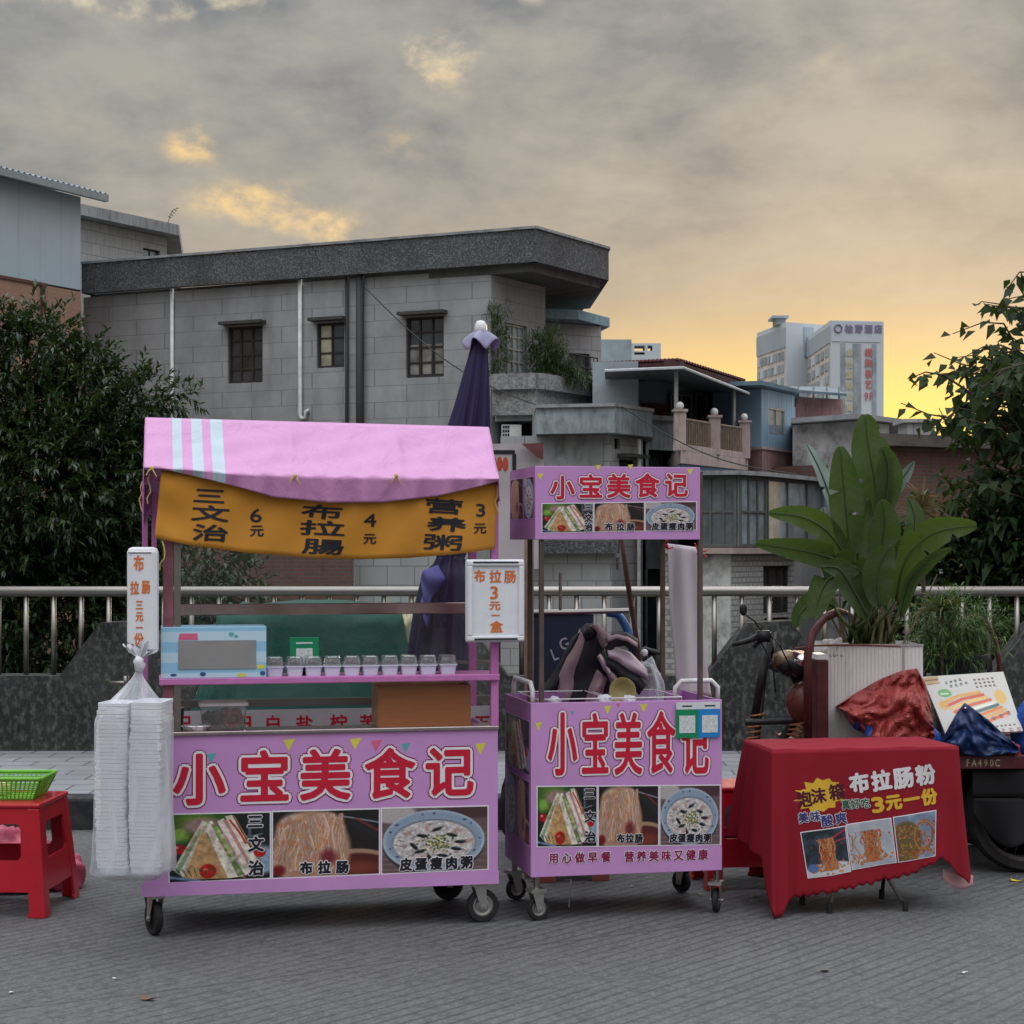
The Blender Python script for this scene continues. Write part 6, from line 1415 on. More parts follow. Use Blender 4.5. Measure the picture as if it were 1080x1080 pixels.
strips = [([(612, 663), (600, 690), (590, 712), (584, 742)], [(626, 668), (618, 700), (612, 720), (606, 742)], PNKC, 8.60, 8.56),
          ([(618, 662), (610, 695), (604, 720), (598, 742)], [(636, 672), (638, 700), (634, 720), (628, 742)], BLKC, 8.54, 8.47),
          ([(604, 672), (590, 700), (578, 718), (566, 730)], [(616, 664), (600, 700), (590, 724), (586, 742)], BLKC, 8.68, 8.62),
          ([(612, 664), (618, 658), (626, 658)], [(618, 676), (626, 672), (634, 674)], BLKC, 8.50, 8.46),
          ([(622, 660), (628, 668), (634, 684)], [(630, 658), (640, 668), (646, 682)], PNKC, 8.46, 8.42),
          ([(630, 676), (640, 688), (648, 692), (660, 690)], [(634, 700), (644, 716), (658, 722), (668, 712)], BLKC, 8.49, 8.42),
          ([(638, 680), (646, 668), (660, 667), (673, 675)], [(640, 692), (648, 682), (660, 681), (671, 692)], BLKC, 8.45, 8.38),
          ([(640, 672), (650, 669), (662, 671), (672, 678)], [(641, 677), (650, 674), (662, 676), (672, 684)], PNKC, 8.43, 8.36),
          ([(640, 682), (652, 684), (664, 688), (682, 706)], [(642, 694), (654, 700), (666, 708), (684, 718)], mat('pale_pink_cloth', (.44, .34, .40), .6, var=.1), 8.42, 8.36),
          ([(640, 692), (656, 700), (672, 708), (682, 722)], [(640, 704), (654, 716), (668, 724), (674, 733)], BLKC, 8.40, 8.36),
          ([(616, 700), (618, 720), (620, 742)], [(646, 700), (652, 722), (656, 744)], BLKC, 8.53, 8.50),
          ([(630, 706), (622, 724), (616, 744)], [(640, 716), (636, 728), (634, 744)], PNKC, 8.44, 8.42),
          ([(634, 694), (646, 706), (654, 716), (650, 730)], [(638, 704), (644, 718), (646, 726), (640, 734)], PNKC, 8.40, 8.38),
          ([(630, 692), (636, 704), (642, 712)], [(633, 690), (640, 700), (645, 709)], mat('pale_pink_cloth', (.44, .34, .40)), 8.38, 8.37)]
for i, (p0, p1, m_, d0, d1) in enumerate(strips):
    mb = MB(); mb.grid(ribbon(p0, p1, d0, d1, .05, i), 12, 16); mb.build('cloth_fold', m_, t, True, True, solid=.006)
t = thing('clear_bag', 'crumpled clear plastic bag lying right of the folded awning', 'bag', W(684, 742, 8.5))
mb = crumple((0, 0, 0), .075, .07, .15, 5, 48, .16); mb.v = [(x+.035*(z/.2)*-.3, y, z) for x, y, z in mb.v]; mb.build('film', plastic, t, smooth=True)
mb = MB(); mb.ball((-.02, 0, .24), .018, 10); mb.build('knot', MATS['gathered_film'], t)
t = thing('bowl', 'olive yellow bowl on edge at the foot of the folded awning', 'bowl', W(656, 742, 8.35))
mb = MB(); mb.lathe([(0, 0), (.03, .004), (.055, .022), (.062, .045), (.058, .045), (.04, .02), (0, .012)], n=24, M=Matrix.Translation((0, 0, .055)) @ Matrix.Rotation(R(80), 4, 'X')); mb.build('bowl', mat('olive_plastic', (.30, .25, .10), .4), t, smooth=True)
for i, (px, s_, lb) in enumerate(((585, .035, 'small white twist of plastic bag at the left of the wire rim'), (638, .04, 'small white plastic bag lump in the middle of the wire rim'), (663, .035, 'white plastic bag lump beside the bowl'))):
    o = crumple((*RC.M @ Vector((RC.X(px, .1), .10, 0)),), s_, s_, s_*.8, 20+i, 24, .2); o.v = [(x, y, z+zt-.02) for x, y, z in o.v]
    tag(o.build('bag_lump', mat('white_bag', (.55, .55, .58), .35), smooth=True), lb, 'bag')

# navy cargo trike with steel bar, behind the small cart
t = thing('navy_trike', 'dark navy cargo trike with bare steel bar and blue hoop behind the small cart', 'trike', (W(610, 0, 9.6).x, 9.6, 0))
NAVY = mat('navy_panel', (.018, .024, .05), .5, var=.2, vs=3); NB2 = mat('blue_hoop_paint', (.03, .10, .26), .4, var=.2, vs=9)
a_ = W(556, 648, 9.4); c_ = W(626, 745, 9.4); mb = MB(); mb.box(a_.x, 9.4, .45, c_.x, 9.43, a_.z); cp = mb.build('cargo_panel', NAVY, t, True)
letters('panel_lettering', cp, [('L', W(585, 0, 9.4).x-MW[t.name].translation.x, W(0, 690, 9.4).z, .055, .07, .35), ('G', W(595, 0, 9.4).x-MW[t.name].translation.x, W(0, 679, 9.4).z, .06, .07, .35)], [(.0010, mat('dull_panel_paint', (.30, .30, .34), .6))], lambda x, z, o: (x, -.2-o, z))
mb = MB(); mb.box(a_.x, 9.435, .42, c_.x+.22, 10.1, .48); mb.box(a_.x, 10.105, .42, c_.x+.22, 10.13, 1.0); mb.build('cargo_bed', NAVY, t, True)
mb = MB(); mb.tube([W(545, 646, 9.4), W(600, 645.5, 9.4), W(663, 644, 9.4)], .014, 8); mb.tube([W(591, 604, 9.4), W(591, 645, 9.4)], .009, 8); mb.build('steel_bar', STEEL, t, True)
mb = MB(); mb.tube([W(640, 646, 9.45), W(652, 648, 9.45), W(660, 660, 9.45), W(666, 676, 9.45), W(668, 700, 9.45), W(668, 760, 9.45)], .022, 8); mb.build('hoop', NB2, t, True, True)
for px, yy in ((575, 9.55), (575, 10.1), (655, 9.8)):
    Q = Matrix.Translation((W(px, 0, yy).x, yy, .25)) @ Matrix.Rotation(R(90), 4, 'X'); mb = MB(); mb.lathe([(.17, -.03), (.23, -.03), (.25, -.015), (.25, .015), (.23, .03), (.17, .03), (.17, -.03)], n=28, M=Q); w_ = mb.build('wheel', RUB, t, True)
    mb = MB(); mb.lathe([(.0, -.02), (.03, -.03), (.04, -.006), (.155, -.006), (.17, -.028), (.17, .028), (.155, .006), (.04, .006), (.03, .03), (0, .02)], n=24, M=Q); mb.build('rim', RIM, w_, True)
mb = MB(); mb.tube([W(668, 690, 9.3), W(680, 684, 9.3), W(700, 690, 9.25)], .012, 8); mb.tube([W(680, 684, 9.3), W(682, 740, 9.5)], .014, 8); mb.build('handlebar', BLACKP, t, True, True)
t = tag((lambda mb: (mb.tube([W(655, 566, 8.75), W(663, 620, 8.85), W(673, 685, 8.95), W(677, 760, 9.0)], [.012, .013, .013, .015], 8), mb.build('wooden_stick', mat('brown_stick', (.09, .05, .04), .8, var=.3, vs=20), smooth=True))[1])(MB()), 'thin brown wooden stick leaning up behind the small cart', 'stick')
o = MB(); a_ = W(553, 570, 9.0); c_ = W(563, 740, 9.0); o.box(a_.x, 8.98, .0, c_.x, 9.02, a_.z+.1); o = o.build('timber_post', mat('raw_timber', (.28, .21, .15), .8, var=.3, vs=5, dirt=(.12, .08, .05), dsc=12, damt=.5))
tag(o, 'raw timber post standing between the two carts', 'post')
# hanging sausage poster below the balcony (far)
t = thing('street_poster', 'faded white poster board with red hanging sausages, seen between the canopy and the sign', 'poster', W(545, 520, 42.8))
a_ = W(516, 600, 42.8); c_ = W(573.5, 468, 42.8); mb = MB(); mb.plate([(a_.x, a_.z), (c_.x, a_.z), (c_.x, W(0, 485, 42.8).z), (W(556, 0, 42.8).x, W(0, 468, 42.8).z), (a_.x, c_.z)], 42.8, 42.86); pb2 = mb.build('poster_board', mat('faded_poster', (.40, .36, .37), .7, var=.15, vs=1), t, True)
mb = MB()
for px, y0, y1 in ((521, 482, 497), (527, 481, 497), (533, 482, 497)): 
    p = W(px, (y0+y1)/2, 42.79); mb.ball((p.x, 42.79, p.z), .16, 10, (.42, .05, 1.1))
mb.build('sausage_print', mat('sausage_red', (.42, .06, .03), .6), pb2, True)
mb = MB(); p0, p1, p2 = W(514, 476.5, 42.78), W(543, 476.5, 42.78), W(543, 498, 42.78); mb.box(p0.x, 42.78, p0.z-.05, p1.x, 42.795, p0.z+.04); mb.box(p1.x-.06, 42.778, p2.z, p1.x+.03, 42.79, p1.z-.051); mb.build('rack_print', DARK, pb2, True)
mb = MB(); mb.hexa([tuple(W(x, y, 42.5)) for x, y in ((550, 468), (573, 467), (573, 485), (566, 482))], [tuple(W(x, y, 42.7)) for x, y in ((550, 468), (573, 467), (573, 485), (566, 482))]); mb.build('tiled_eave', MAROON, t, True)

# ---------------------------------------------------------------- green tarpaulin over a stall, purple parasol
gx0, gx1 = W(197, 0, 9.55).x, W(449, 0, 9.55).x; gz = W(0, 634, 9.8).z
def gt(u, v):
    # u round the skirt, v from centre of the top to the hem
    th = u*2*math.pi; cs, sn = math.cos(th), math.sin(th); e = .30; sx = math.copysign(abs(cs)**e, cs); sy = math.copysign(abs(sn)**e, sn)
    hx, hy = (gx1-gx0)/2, .42; cx0 = (gx0+gx1)/2
    if v < .45: k = v/.45; inset = .80; return (cx0+sx*hx*inset*k, 10.0+sy*hy*inset*k, gz-.02*k*k+.010*math.sin(sx*6+sy*4)*k+.02*math.cos(sx*2.6*k)-.02)
    k = (v-.45)/.55; kk = k**.8
    fl = .80+.20*min(1, k*2.6)+.05*k; f_ = 1+.025*math.sin(th*13)*k+.02*math.sin(th*29+1)*k
    return (cx0+sx*hx*fl*f_, 10.0+sy*hy*(.8+.2*min(1, k*2.6))*f_, gz-.03-(gz-.10)*kk+.012*math.sin(th*9+k*6))
mb = MB(); mb.grid(gt, 160, 40, True)
tag(mb.build('tarpaulin', mat('green_tarpaulin', (.003, .062, .046), .5, var=.25, vs=2.5, bump=.9, bs=6, dirt=(.010, .075, .055), dsc=2.5, damt=.5), smooth=True), 'dark green tarpaulin draped over a box-shaped load behind the glass of the long cart', 'tarpaulin')
t = thing('closed_parasol', 'closed purple market parasol with a white knob, leaning behind the long cart', 'parasol', W(455, 0, 9.25).x*Vector((1, 0, 0))+Vector((0, 9.3, 0)))
ax = [(462, 905, 0), (463, 700, 0), (468, 640, 0), (475, 590, 0), (484, 530, 0), (492, 470, 0), (499, 420, 0), (505, 370, 0), (507, 345, 0)]
dpar = 9.05
def axp(py):
    P = ax[::-1]
    for (x0, y0, _), (x1, y1, _) in zip(P, P[1:]):
        if py <= y1: return x0+(x1-x0)*(py-y0)/(y1-y0)
    return P[-1][0]
rp = [(352, 4), (362, 8), (400, 13), (450, 18.5), (500, 22), (560, 21), (585, 12), (592, 12), (606, 22), (640, 25), (700, 29), (735, 31)]
def par(u, v):
    py = 352+v*(735-352); r_ = interp(py, rp)*dpar/F; th = u*2*math.pi; f_ = 1+(.20*math.sin(th*8+v*2.5)+.08*math.sin(th*16+1))*min(1, v*3+.2)
    c0 = W(axp(py), py, dpar+.02); return (c0.x+r_*f_*math.cos(th), c0.y+r_*f_*math.sin(th), c0.z)
PUR = mat('purple_cloth', (.020, .014, .056), .7, var=.18, vs=4, bump=.2, bs=60)
mb = MB(); mb.grid(par, 96, 60, True); mb.build('cloth', PUR, t, True, True)
mb = MB(); mb.tube([W(axp(y), y, dpar+.02) for y in (348, 450, 590, 700, 905)], .018, 8); mb.build('pole', WHE, t, True)
mb = MB(); p = W(507, 345, dpar+.02); mb.lathe([(.028, -.04), (.032, -.01), (.030, .01), (.02, .03), (.0, .035)], (p.x, p.y, p.z), 16); mb.build('knob', WHE, t, True, True)
def capf(u, v): th = u*2*math.pi; r_ = .015+.066*v*(1+.25*math.cos(th*4+.8)); return (p.x+r_*math.cos(th), p.y+r_*math.sin(th), p.z-.015-.02*v-.055*v*v*(1+.5*math.sin(th*4)))
mb = MB(); mb.grid(capf, 48, 8, True); mb.build('vent_cap', mat('faded_lilac_cloth', (.26, .25, .36), .7), t, True, True, solid=.002)
mb = MB(); mb.grid(ribbon([(462, 596), (446, 602), (443, 612)], [(470, 610), (456, 630), (450, 648)], dpar-.1, dpar-.14, .02), 10, 10); mb.grid(ribbon([(446, 628), (443, 636), (446, 648)], [(456, 640), (454, 650), (450, 665)], dpar-.1, dpar-.12, .02), 8, 8)
mb.build('cloth_flap', mat('purple_underside', (.07, .06, .24), .6, var=.2, vs=6), t, True, True, solid=.003)  # flap shows the lighter underside of the parasol cloth
mb = MB(); mb.lathe([(.20, 0), (.20, .05), (.05, .07), (.04, .10), (.04, .25), (0, .25)], (W(462, 0, 9.07).x, 9.07, 0), 28); mb.build('base', CONC, t, True)

# ---------------------------------------------------------------- red table
TC = Fr((1.167, 8.09, 0), R(9.3)); TWd = TC.X(1009.5); TD = .43; TZ = .74
t = thing('red_table', 'small folding table under a red printed tablecloth, right of the small cart', 'table', TC.M @ Vector((TWd/2, TD/2, 0)), TC.a); TAB = t
rt = rel(TC, t)
mb = MB(); mb.add([rt(p) for p in [(.0, .0, TZ-.03), (TWd, 0, TZ-.03), (TWd, TD, TZ-.03), (0, TD, TZ-.03), (0, 0, TZ-.003), (TWd, 0, TZ-.003), (TWd, TD, TZ-.003), (0, TD, TZ-.003)]], [(3, 2, 1, 0), (4, 5, 6, 7), (0, 1, 5, 4), (1, 2, 6, 5), (2, 3, 7, 6), (3, 0, 4, 7)]); mb.build('tabletop', mat('particle_board', (.3, .22, .15), .6), t)
for (px, py, x1_, y1_) in ((875, 963, .60, .38), (955, 961, .30, .38), (930, 948, .62, .05), (846, 954, .10, .05)):
    P = Vector(((px-540)/F, 1, (HZ-py)/F)); P = Vector((0, 0, CH))+P*(CH/((py-HZ)/F)); lp_ = TC.M.inverted() @ P
    mb = MB(); mb.tube([rt((lp_.x, lp_.y, .02)), rt((x1_, y1_, TZ-.03))], .010, 8); lg = mb.build('leg', STEEL, t, smooth=True)
    mb = MB(); mb.tube([rt((lp_.x, lp_.y, .0)), rt((lp_.x, lp_.y, .045))], .014, 8); mb.build('foot', RUB, lg)
REDC = mat('red_cotton', (.225, .004, .014), .8, var=.08, vs=5, bump=.12, bs=500)
cl = thing('tablecloth', 'red tablecloth printed with noodle pictures and prices, draped over the small table', 'tablecloth', TC.M @ Vector((TWd/2, TD/2, 0)), TC.a)
HEMT = [(0, 968), (.035, 966), (.07, 950), (.13, 947), (.3, 941), (.5, 933), (.7, 924), (.82, 914), (.90, 905), (.95, 918), (.985, 930), (1.0, 932)]
def yfront(x, z):
    d_ = (TZ-z)/TZ; u = x/TWd
    left = math.exp(-((u-.0)/.05)**2); right = math.exp(-((u-1.0)/.06)**2)
    return -.006-.035*d_-.07*d_*left-.03*d_*right+(.018*math.sin(u*75)*d_*(math.exp(-((u-.05)/.08)**2)+math.exp(-((u-1.0)/.09)**2)))+.010*math.sin(u*13+z*4)*d_+.006*math.sin(u*31+2)*d_*d_
def skirt(p, v):
    """p: 0..1 left side (back->front), 1..2 front, 2..3 right side, 3..4 back"""
    if p < 1:
        k = p; h = TZ-(.40 if k < .75 else .40+.0*(k)) ; hem = interp(k, [(0, .28), (.25, .30), (.6, .26), (.85, .24), (.93, .12), (1, .01)]); z = TZ-(TZ-hem)*v; d_ = (TZ-z)/TZ
        out = .03*v*(1-k)+.10*d_*(1-k)**.7+.028*math.sin(k*22)*d_*(1-k)+.02*d_*math.exp(-((k-1)/.1)**2)
        return (-.004-out, TD*(1-k)-.09*d_*math.exp(-((k-1)/.08)**2)*1.0-.006, z)
    if p < 2:
        k = p-1; x = k*TWd; px = 0; hz = TC.Zp(812+k*208, interp(k, HEMT), -.04); hz = max(hz+.006*math.sin(k*130)+.004*math.sin(k*57), .004); z = TZ-(TZ-hz)*v; d_ = (TZ-z)/TZ
        return (x-.02*d_*math.exp(-(k/.04)**2)+.045*d_*math.exp(-((k-1)/.07)**2), yfront(x, z), z)
    if p < 3:
        k = p-2; hem = interp(k, [(0, TC.Zp(1020, 932, -.04)), (.1, .2), (.4, .26), (1, .26)]); z = TZ-(TZ-hem)*v; d_ = (TZ-z)/TZ
        return (TWd+.004+.045*d_*math.exp(-(k/.15)**2)+.04*d_*min(k*4, 1)+.03*math.sin(k*20)*d_, TD*k-.036*d_*math.exp(-(k/.1)**2)-.006, z)
    k = p-3; z = TZ-(TZ-.3)*v; return (TWd*(1-k)+.004, TD+.006+.04*v+.02*math.sin(k*25)*v, z)
mb = MB(); mb.grid(lambda u, v: rt(skirt(min(u*4, 3.9999), v)), 360, 36, True)
mb.grid(lambda u, v: rt((-.004+(TWd+.008)*u, -.006+(TD+.012)*v, TZ+.0015*math.sin(u*20+v*5))), 30, 12)
cc = mb.build('cloth', REDC, cl, smooth=False, solid=.0018)
cc.data.polygons.foreach_set('use_smooth', [True]*len(cc.data.polygons))
ft = lambda x, z, o: rt((x, yfront(x, z)-o-.0022, z))
YL = -.03; WHC = mat('white_cloth_ink', (.60, .58, .58), .7); GOL = mat('gold_cloth_ink', (.60, .36, .03), .7); MAR = mat('maroon_cloth_ink', (.07, .006, .02), .7); NAV = mat('navy_cloth_ink', (.03, .03, .16), .7); GRE = mat('green_cloth_ink', (.02, .10, .05), .7)
mb = MB(); star = []
for k in range(24):
    a_ = k/24*2*math.pi+.13; r_ = (1.0 if k % 2 == 0 else .74)*(1+.08*math.sin(k*2.7)); star.append((866+27*r_*math.cos(a_), 839-19.5*r_*math.sin(a_)-(math.cos(a_)*27*r_)*.12))
sv = [TC.L(px, py, YL) for px, py in star]; c0 = TC.L(866, 839, YL)
def sgrid(u, v): k = u*24; i = int(k) % 24; f_ = k-int(k); x = sv[i][0]*(1-f_)+sv[(i+1) % 24][0]*f_; z = sv[i][1]*(1-f_)+sv[(i+1) % 24][1]*f_; return ft(c0[0]+(x-c0[0])*v, c0[1]+(z-c0[1])*v, .0004)
mb.grid(sgrid, 24, 5, True); mb.build('star_print', GOL, cc)
A9 = .13
letters('dish_name', cc, txt(TC, YL, [('布', 907.5, 826, 21, 22, A9), ('拉', 930.5, 823.5, 21, 22, A9), ('肠', 954, 820.5, 22, 23, A9), ('粉', 977.5, 817.5, 21, 22, A9)]), [(.0048, WHC)], ft, cutstep=.04)
letters('price', cc, txt(TC, YL, [('3', 926.5, 849, 25, 18, A9), ('元', 943, 846, 17, 17, A9), ('一', 962, 843, 18, 17, A9), ('份', 981, 840.5, 17, 18, A9)]), [(.0044, GOL)], ft, cutstep=.04)
letters('star_lettering', cc, txt(TC, YL, [('泡', 849, 843, 16, 18, A9), ('沫', 864, 839.5, 16, 17, A9), ('箱', 883.5, 835.5, 17, 18, A9)]), [(.0026, MAR)], ft, cutstep=.04)
letters('small_lettering', cc, txt(TC, YL, [('真', 893, 849, 9.5, 11, A9), ('好', 903, 848, 9.5, 11, A9), ('吃', 913.5, 847.5, 9.5, 11, A9)]), [(.0042, WHC), (.0012, GRE)], ft, cutstep=.04)
letters('small_lettering', cc, txt(TC, YL, [('美', 847.5, 862.5, 11, 12, A9), ('味', 860, 861, 11, 12, A9), ('酸', 872.5, 865.5, 13, 13, A9), ('爽', 887.5, 863, 13, 13, A9)]), [(.0048, WHC), (.0014, NAV)], ft, cutstep=.04)
for k, cr in enumerate(([(845, 878.5), (891.5, 872), (896.5, 918.5), (852.5, 925.5)], [(893.5, 870.5), (939.5, 863.5), (944.5, 909), (899, 916.5)], [(943, 862.5), (987.5, 855.5), (985.5, 902), (947.5, 908.5)])):
    picture(cc, pic_strands(90, 90, k), TC, cr, YL, border=.004, fn=ft)
mb = MB()
def lining(u, v):
    px = 998+u*34; x, z = TC.L(px, 918+8*u+v*(10+8*math.sin(u*3.14)), -.02); return rt((x, .02+.02*u, z))
mb.grid(lining, 16, 4); mb.build('pale_underside', mat('pink_underside', (.50, .28, .30), .8), cc, smooth=True, solid=.0015)

# ---------------------------------------------------------------- plastic stools
def stool(label, x, y, rot, m_, s_=1.0, group=None, wf=1.0):
    t = thing('plastic_stool', label, 'stool', (x, y, 0), rot, group); w0, w1, h = .150*s_*wf, .182*s_*wf, .47*s_
    mb = MB(); mb.box(-w0-.008, -w0-.008, h-.022, w0+.008, w0+.008, h); mb.build('seat', m_, t, bevel=.009)
    for k in range(4):
        M_ = Matrix.Rotation(k*math.pi/2, 4, 'Z'); mb = MB()
        # side apron with a rounded-corner window, leaning outward
        hh = h-.022; zlow = .105*s_; wz = lambda z: w0+(w1-w0)*(1-z/hh)
        holes = (.10*s_, .235*s_, .385*s_)
        def P(xf, z, o=0): ww = wz(z); return M_ @ Vector((xf*ww, -ww+o, z))
        outer = [(-.98, hh), (.98, hh), (.98, zlow), (-.98, zlow)]; zi0, zi1 = holes[1], holes[2]; c_ = .10
        inner = [(-.60, zi1-.02), (-.54, zi1), (.54, zi1), (.60, zi1-.02), (.60, zi0+.02), (.54, zi0), (-.54, zi0), (-.60, zi0+.02)]
        V = [P(*p) for p in outer]+[P(*p) for p in inner]+[P(*p, .012) for p in outer]+[P(*p, .012) for p in inner]
        F_ = [(0, 4, 5), (0, 5, 6, 1), (1, 6, 7), (1, 7, 8, 2), (2, 8, 9), (2, 9, 10, 3), (3, 10, 11), (3, 11, 4, 0)]
        Fb = [tuple(i+12 for i in f)[::-1] for f in F_]; Fi = [(4+i, 16+i, 16+(i+1) % 8, 4+(i+1) % 8) for i in range(8)]
        mb.add(V, F_+Fb+Fi+[(2, 3, 15, 14)]); mb.build('apron', m_, t)
        mb = MB()
        def lg(z, e): ww = wz(z)+.004; return [(-ww, -ww, z), (-ww+e, -ww, z), (-ww+e, -ww+.014, z), (-ww+.014, -ww+.014, z), (-ww+.014, -ww+e, z), (-ww, -ww+e, z)]
        rows = [lg(0, .084), lg(.02, .084), lg(.021, .076), lg(.2*s_, .070), lg(hh-.001, .055)]
        n = 6; mb.add([M_ @ Vector(p) for r_ in rows for p in r_], [(i*n+j, i*n+(j+1) % n, (i+1)*n+(j+1) % n, (i+1)*n+j) for i in range(4) for j in range(n)]+[tuple(range(n))[::-1], tuple(4*n+j for j in range(n))])
        mb.build('leg', m_, t, bevel=.004)
    return t
REDP = mat('red_plastic', (.42, .010, .022), .30, var=.06, vs=6, coat=.2); SALP = mat('salmon_plastic', (.48, .15, .10), .4, var=.08)
RST = (W(6, 0, 8.25).x, 8.28)
stool('red plastic stool with a green basket on it, at the left edge of the picture', RST[0], RST[1], R(-3), REDP, 1.07, None, 1.32)
stool('red plastic stool half hidden behind the left end of the red table', W(779, 0, 8.75).x, 8.85, R(8), REDP, 1.05)
stool('salmon plastic stool whose legs show under the small cart', W(598, 0, 9.1).x, 9.05, R(10), SALP, .95)
# green basket with a little something in it
t = thing('green_basket', 'shallow green plastic basket sitting on the red stool', 'basket', (RST[0], RST[1], .503)); 
GRP = mat('green_plastic', (.15, .42, .04), .35, var=.1)
mb = MB(); hb = .10
def bq(k, x, s): w_ = s*(.145+.045*k); return w_
def bpt(side, s_, k):   # side 0..3, s_ -1..1, k height 0..1
    hw_, hd_ = .145+.045*k, .10+.04*k; z = k*hb
    return [(s_*hw_, -hd_, z), (hw_, s_*hd_, z), (-s_*hw_, hd_, z), (-hw_, -s_*hd_, z)][side]
for sd2 in range(4):
    n = 17 if sd2 % 2 == 0 else 12
    for i in range(n+1): s_ = -1+2*i/n; mb.tube([bpt(sd2, s_, .06), bpt(sd2, s_, .88)], .0032 if 0 < i < n else .006, 4)
    for j in range(1, 8): k = .06+.82*j/8; mb.tube([bpt(sd2, -1, k), bpt(sd2, 1, k)], .003, 4)
mb.build('lattice', GRP, t)
mb = MB(); mb.box(-.147, -.102, 0, .147, .102, .010); mb.build('bottom', GRP, t, bevel=.003)
mb = MB(); mb.tube([bpt(i, s_, 1.0) for i in range(4) for s_ in (-.97, .97)], .008, 8, closed=True); 
for i in range(4): a_, c_, e, g = bpt(i, -1, .88), bpt(i, 1, .88), bpt(i, 1, 1.0), bpt(i, -1, 1.0); mb.add([a_, c_, e, g], [(0, 1, 2, 3)])
mb.build('rim', GRP, t)
o = crumple((RST[0]-.03, RST[1], .515), .06, .045, .04, 31, 20, .2); tag(o.build('bread_bun', mat('pale_bun', (.62, .52, .30), .6), smooth=True), 'pale yellow bun lying in the green basket', 'bun')
o = crumple((W(52, 0, 8.75).x, 8.75, .0), .18, .14, .13, 41, 60, .16); 
tag(o.build('pink_sack', mat('pink_sack_cloth', (.42, .08, .13), .35, var=.15, vs=6, bump=.4, bs=14), smooth=True), 'crumpled glossy pink sack on the road behind the red stool, right piece', 'sack')
o = crumple((W(10, 0, 8.8).x, 8.8, .0), .22, .16, .20, 44, 60, .18); tag(o.build('pink_sack', MATS['pink_sack_cloth'], smooth=True), 'crumpled glossy pink sack seen through the window of the red stool', 'sack')
o = crumple((W(12, 0, 8.62).x, 8.60, .0), .17, .06, .055, 47, 50, .3); tag(o.build('black_sack', mat('black_sack', (.02, .018, .022), .3), smooth=True), 'flat black bag mouth in front of the pink sack', 'sack')
# ---------------------------------------------------------------- cargo tricycle at the right, its load and plants
BD = 9.0
MRN = mat('maroon_steel', (.075, .016, .020), .42, .1, var=.25, vs=8, dirt=(.10, .05, .04), dsc=9, damt=.5)
BLKM = mat('black_metal', (.02, .02, .021), .45, .3, var=.3, vs=9, dirt=(.07, .06, .05), dsc=12, damt=.5)
CHR = mat('chrome', (.6, .6, .6), .15, 1, var=.1)
t = thing('cargo_tricycle', 'old maroon motor tricycle with a flat cargo bed carrying plants, right of the red table', 'tricycle', (W(930, 0, 9.4).x, 9.4, 0)); TRI = t
bz1 = W(0, 797, BD).z; bz0 = W(0, 811, BD).z; bx0 = W(852, 0, BD).x; bx1 = W(1180, 0, BD).x
mb = MB(); mb.box(bx0, BD, bz0, bx1, BD+.04, bz1); mb.box(bx0, BD+1.05, bz0, bx1, BD+1.09, bz1); mb.box(bx0, BD+.0405, bz0, bx0+.04, BD+1.0495, bz1); mb.box(bx1-.04, BD+.0405, bz0, bx1, BD+1.0495, bz1)
be = mb.build('bed_frame', MRN, t, True, bevel=.004)
mb = MB(); mb.box(bx0+.041, BD+.041, bz1-.03, bx1-.041, BD+1.049, bz1-.012); mb.build('bed_floor', BLKM, t, True)
TX = MW[t.name].translation
letters('plate_lettering', be, [(c_, W(1021+6.2*i, 0, BD).x-TX.x, W(0, 804.5, BD).z, .030, .040) for i, c_ in enumerate('FA490C')], [(.0006, mat('cream_ink', (.34, .30, .20), .6))], lambda x, z, o: (x, BD-TX.y-o-.0003, z))
mb = MB(); mb.box(bx0+.02, BD+.25, .44, bx1-.02, BD+.31, bz0-.002); mb.box(bx0+.02, BD+.80, .44, bx1-.02, BD+.86, bz0-.002)
for xx in (bx0+.2, 2.55, 3.0): mb.box(xx, BD+.311, .46, xx+.05, BD+.799, bz0-.01)
mb.build('chassis', BLKM, t, True)
# hoops
for (pts, yy, r_) in (([(852, 792), (852, 690), (857, 668), (869, 652), (884, 645), (896, 650), (906, 662), (912, 680)], BD+.02, .021), ([(1001, 668), (1012, 655), (1028, 650), (1040, 656), (1050, 675), (1054, 700), (1054, 760)], BD+1.0, .015)):
    mb = MB(); n_ = len(pts); dep = [BD+.02]*3+[BD+.10, BD+.32, BD+.60, BD+.85, BD+.95] if yy < BD+.5 else [BD+1.0, BD+1.0, BD+1.0, BD+1.0, BD+1.0, BD+1.0, BD+1.0]
    pp = [W(x, y, d_) for (x, y), d_ in zip(pts, dep)]
    if yy < BD+.5: pp.append(Vector((pp[-1].x, BD+1.0, bz1)))
    else: pp.insert(0, Vector((pp[0].x, BD+1.02, bz1)))
    mb.tube(pp, r_, 10)
    mb.build('hoop', MRN, t, True, True)
a_ = W(861, 690, BD+.06); c_ = W(874, 790, BD+.06); mb = MB(); mb.box(a_.x, BD+.06, bz1, c_.x, BD+.9, W(0, 696, BD+.06).z); mb.build('headboard', MRN, t, True, bevel=.006)
mb = MB(); mb.box(a_.x-.0, BD+.058, W(0, 696, BD+.06).z+.002, a_.x+.055, BD+.2, W(0, 690, BD+.06).z); mb.build('cap_plate', WHE, t, True)
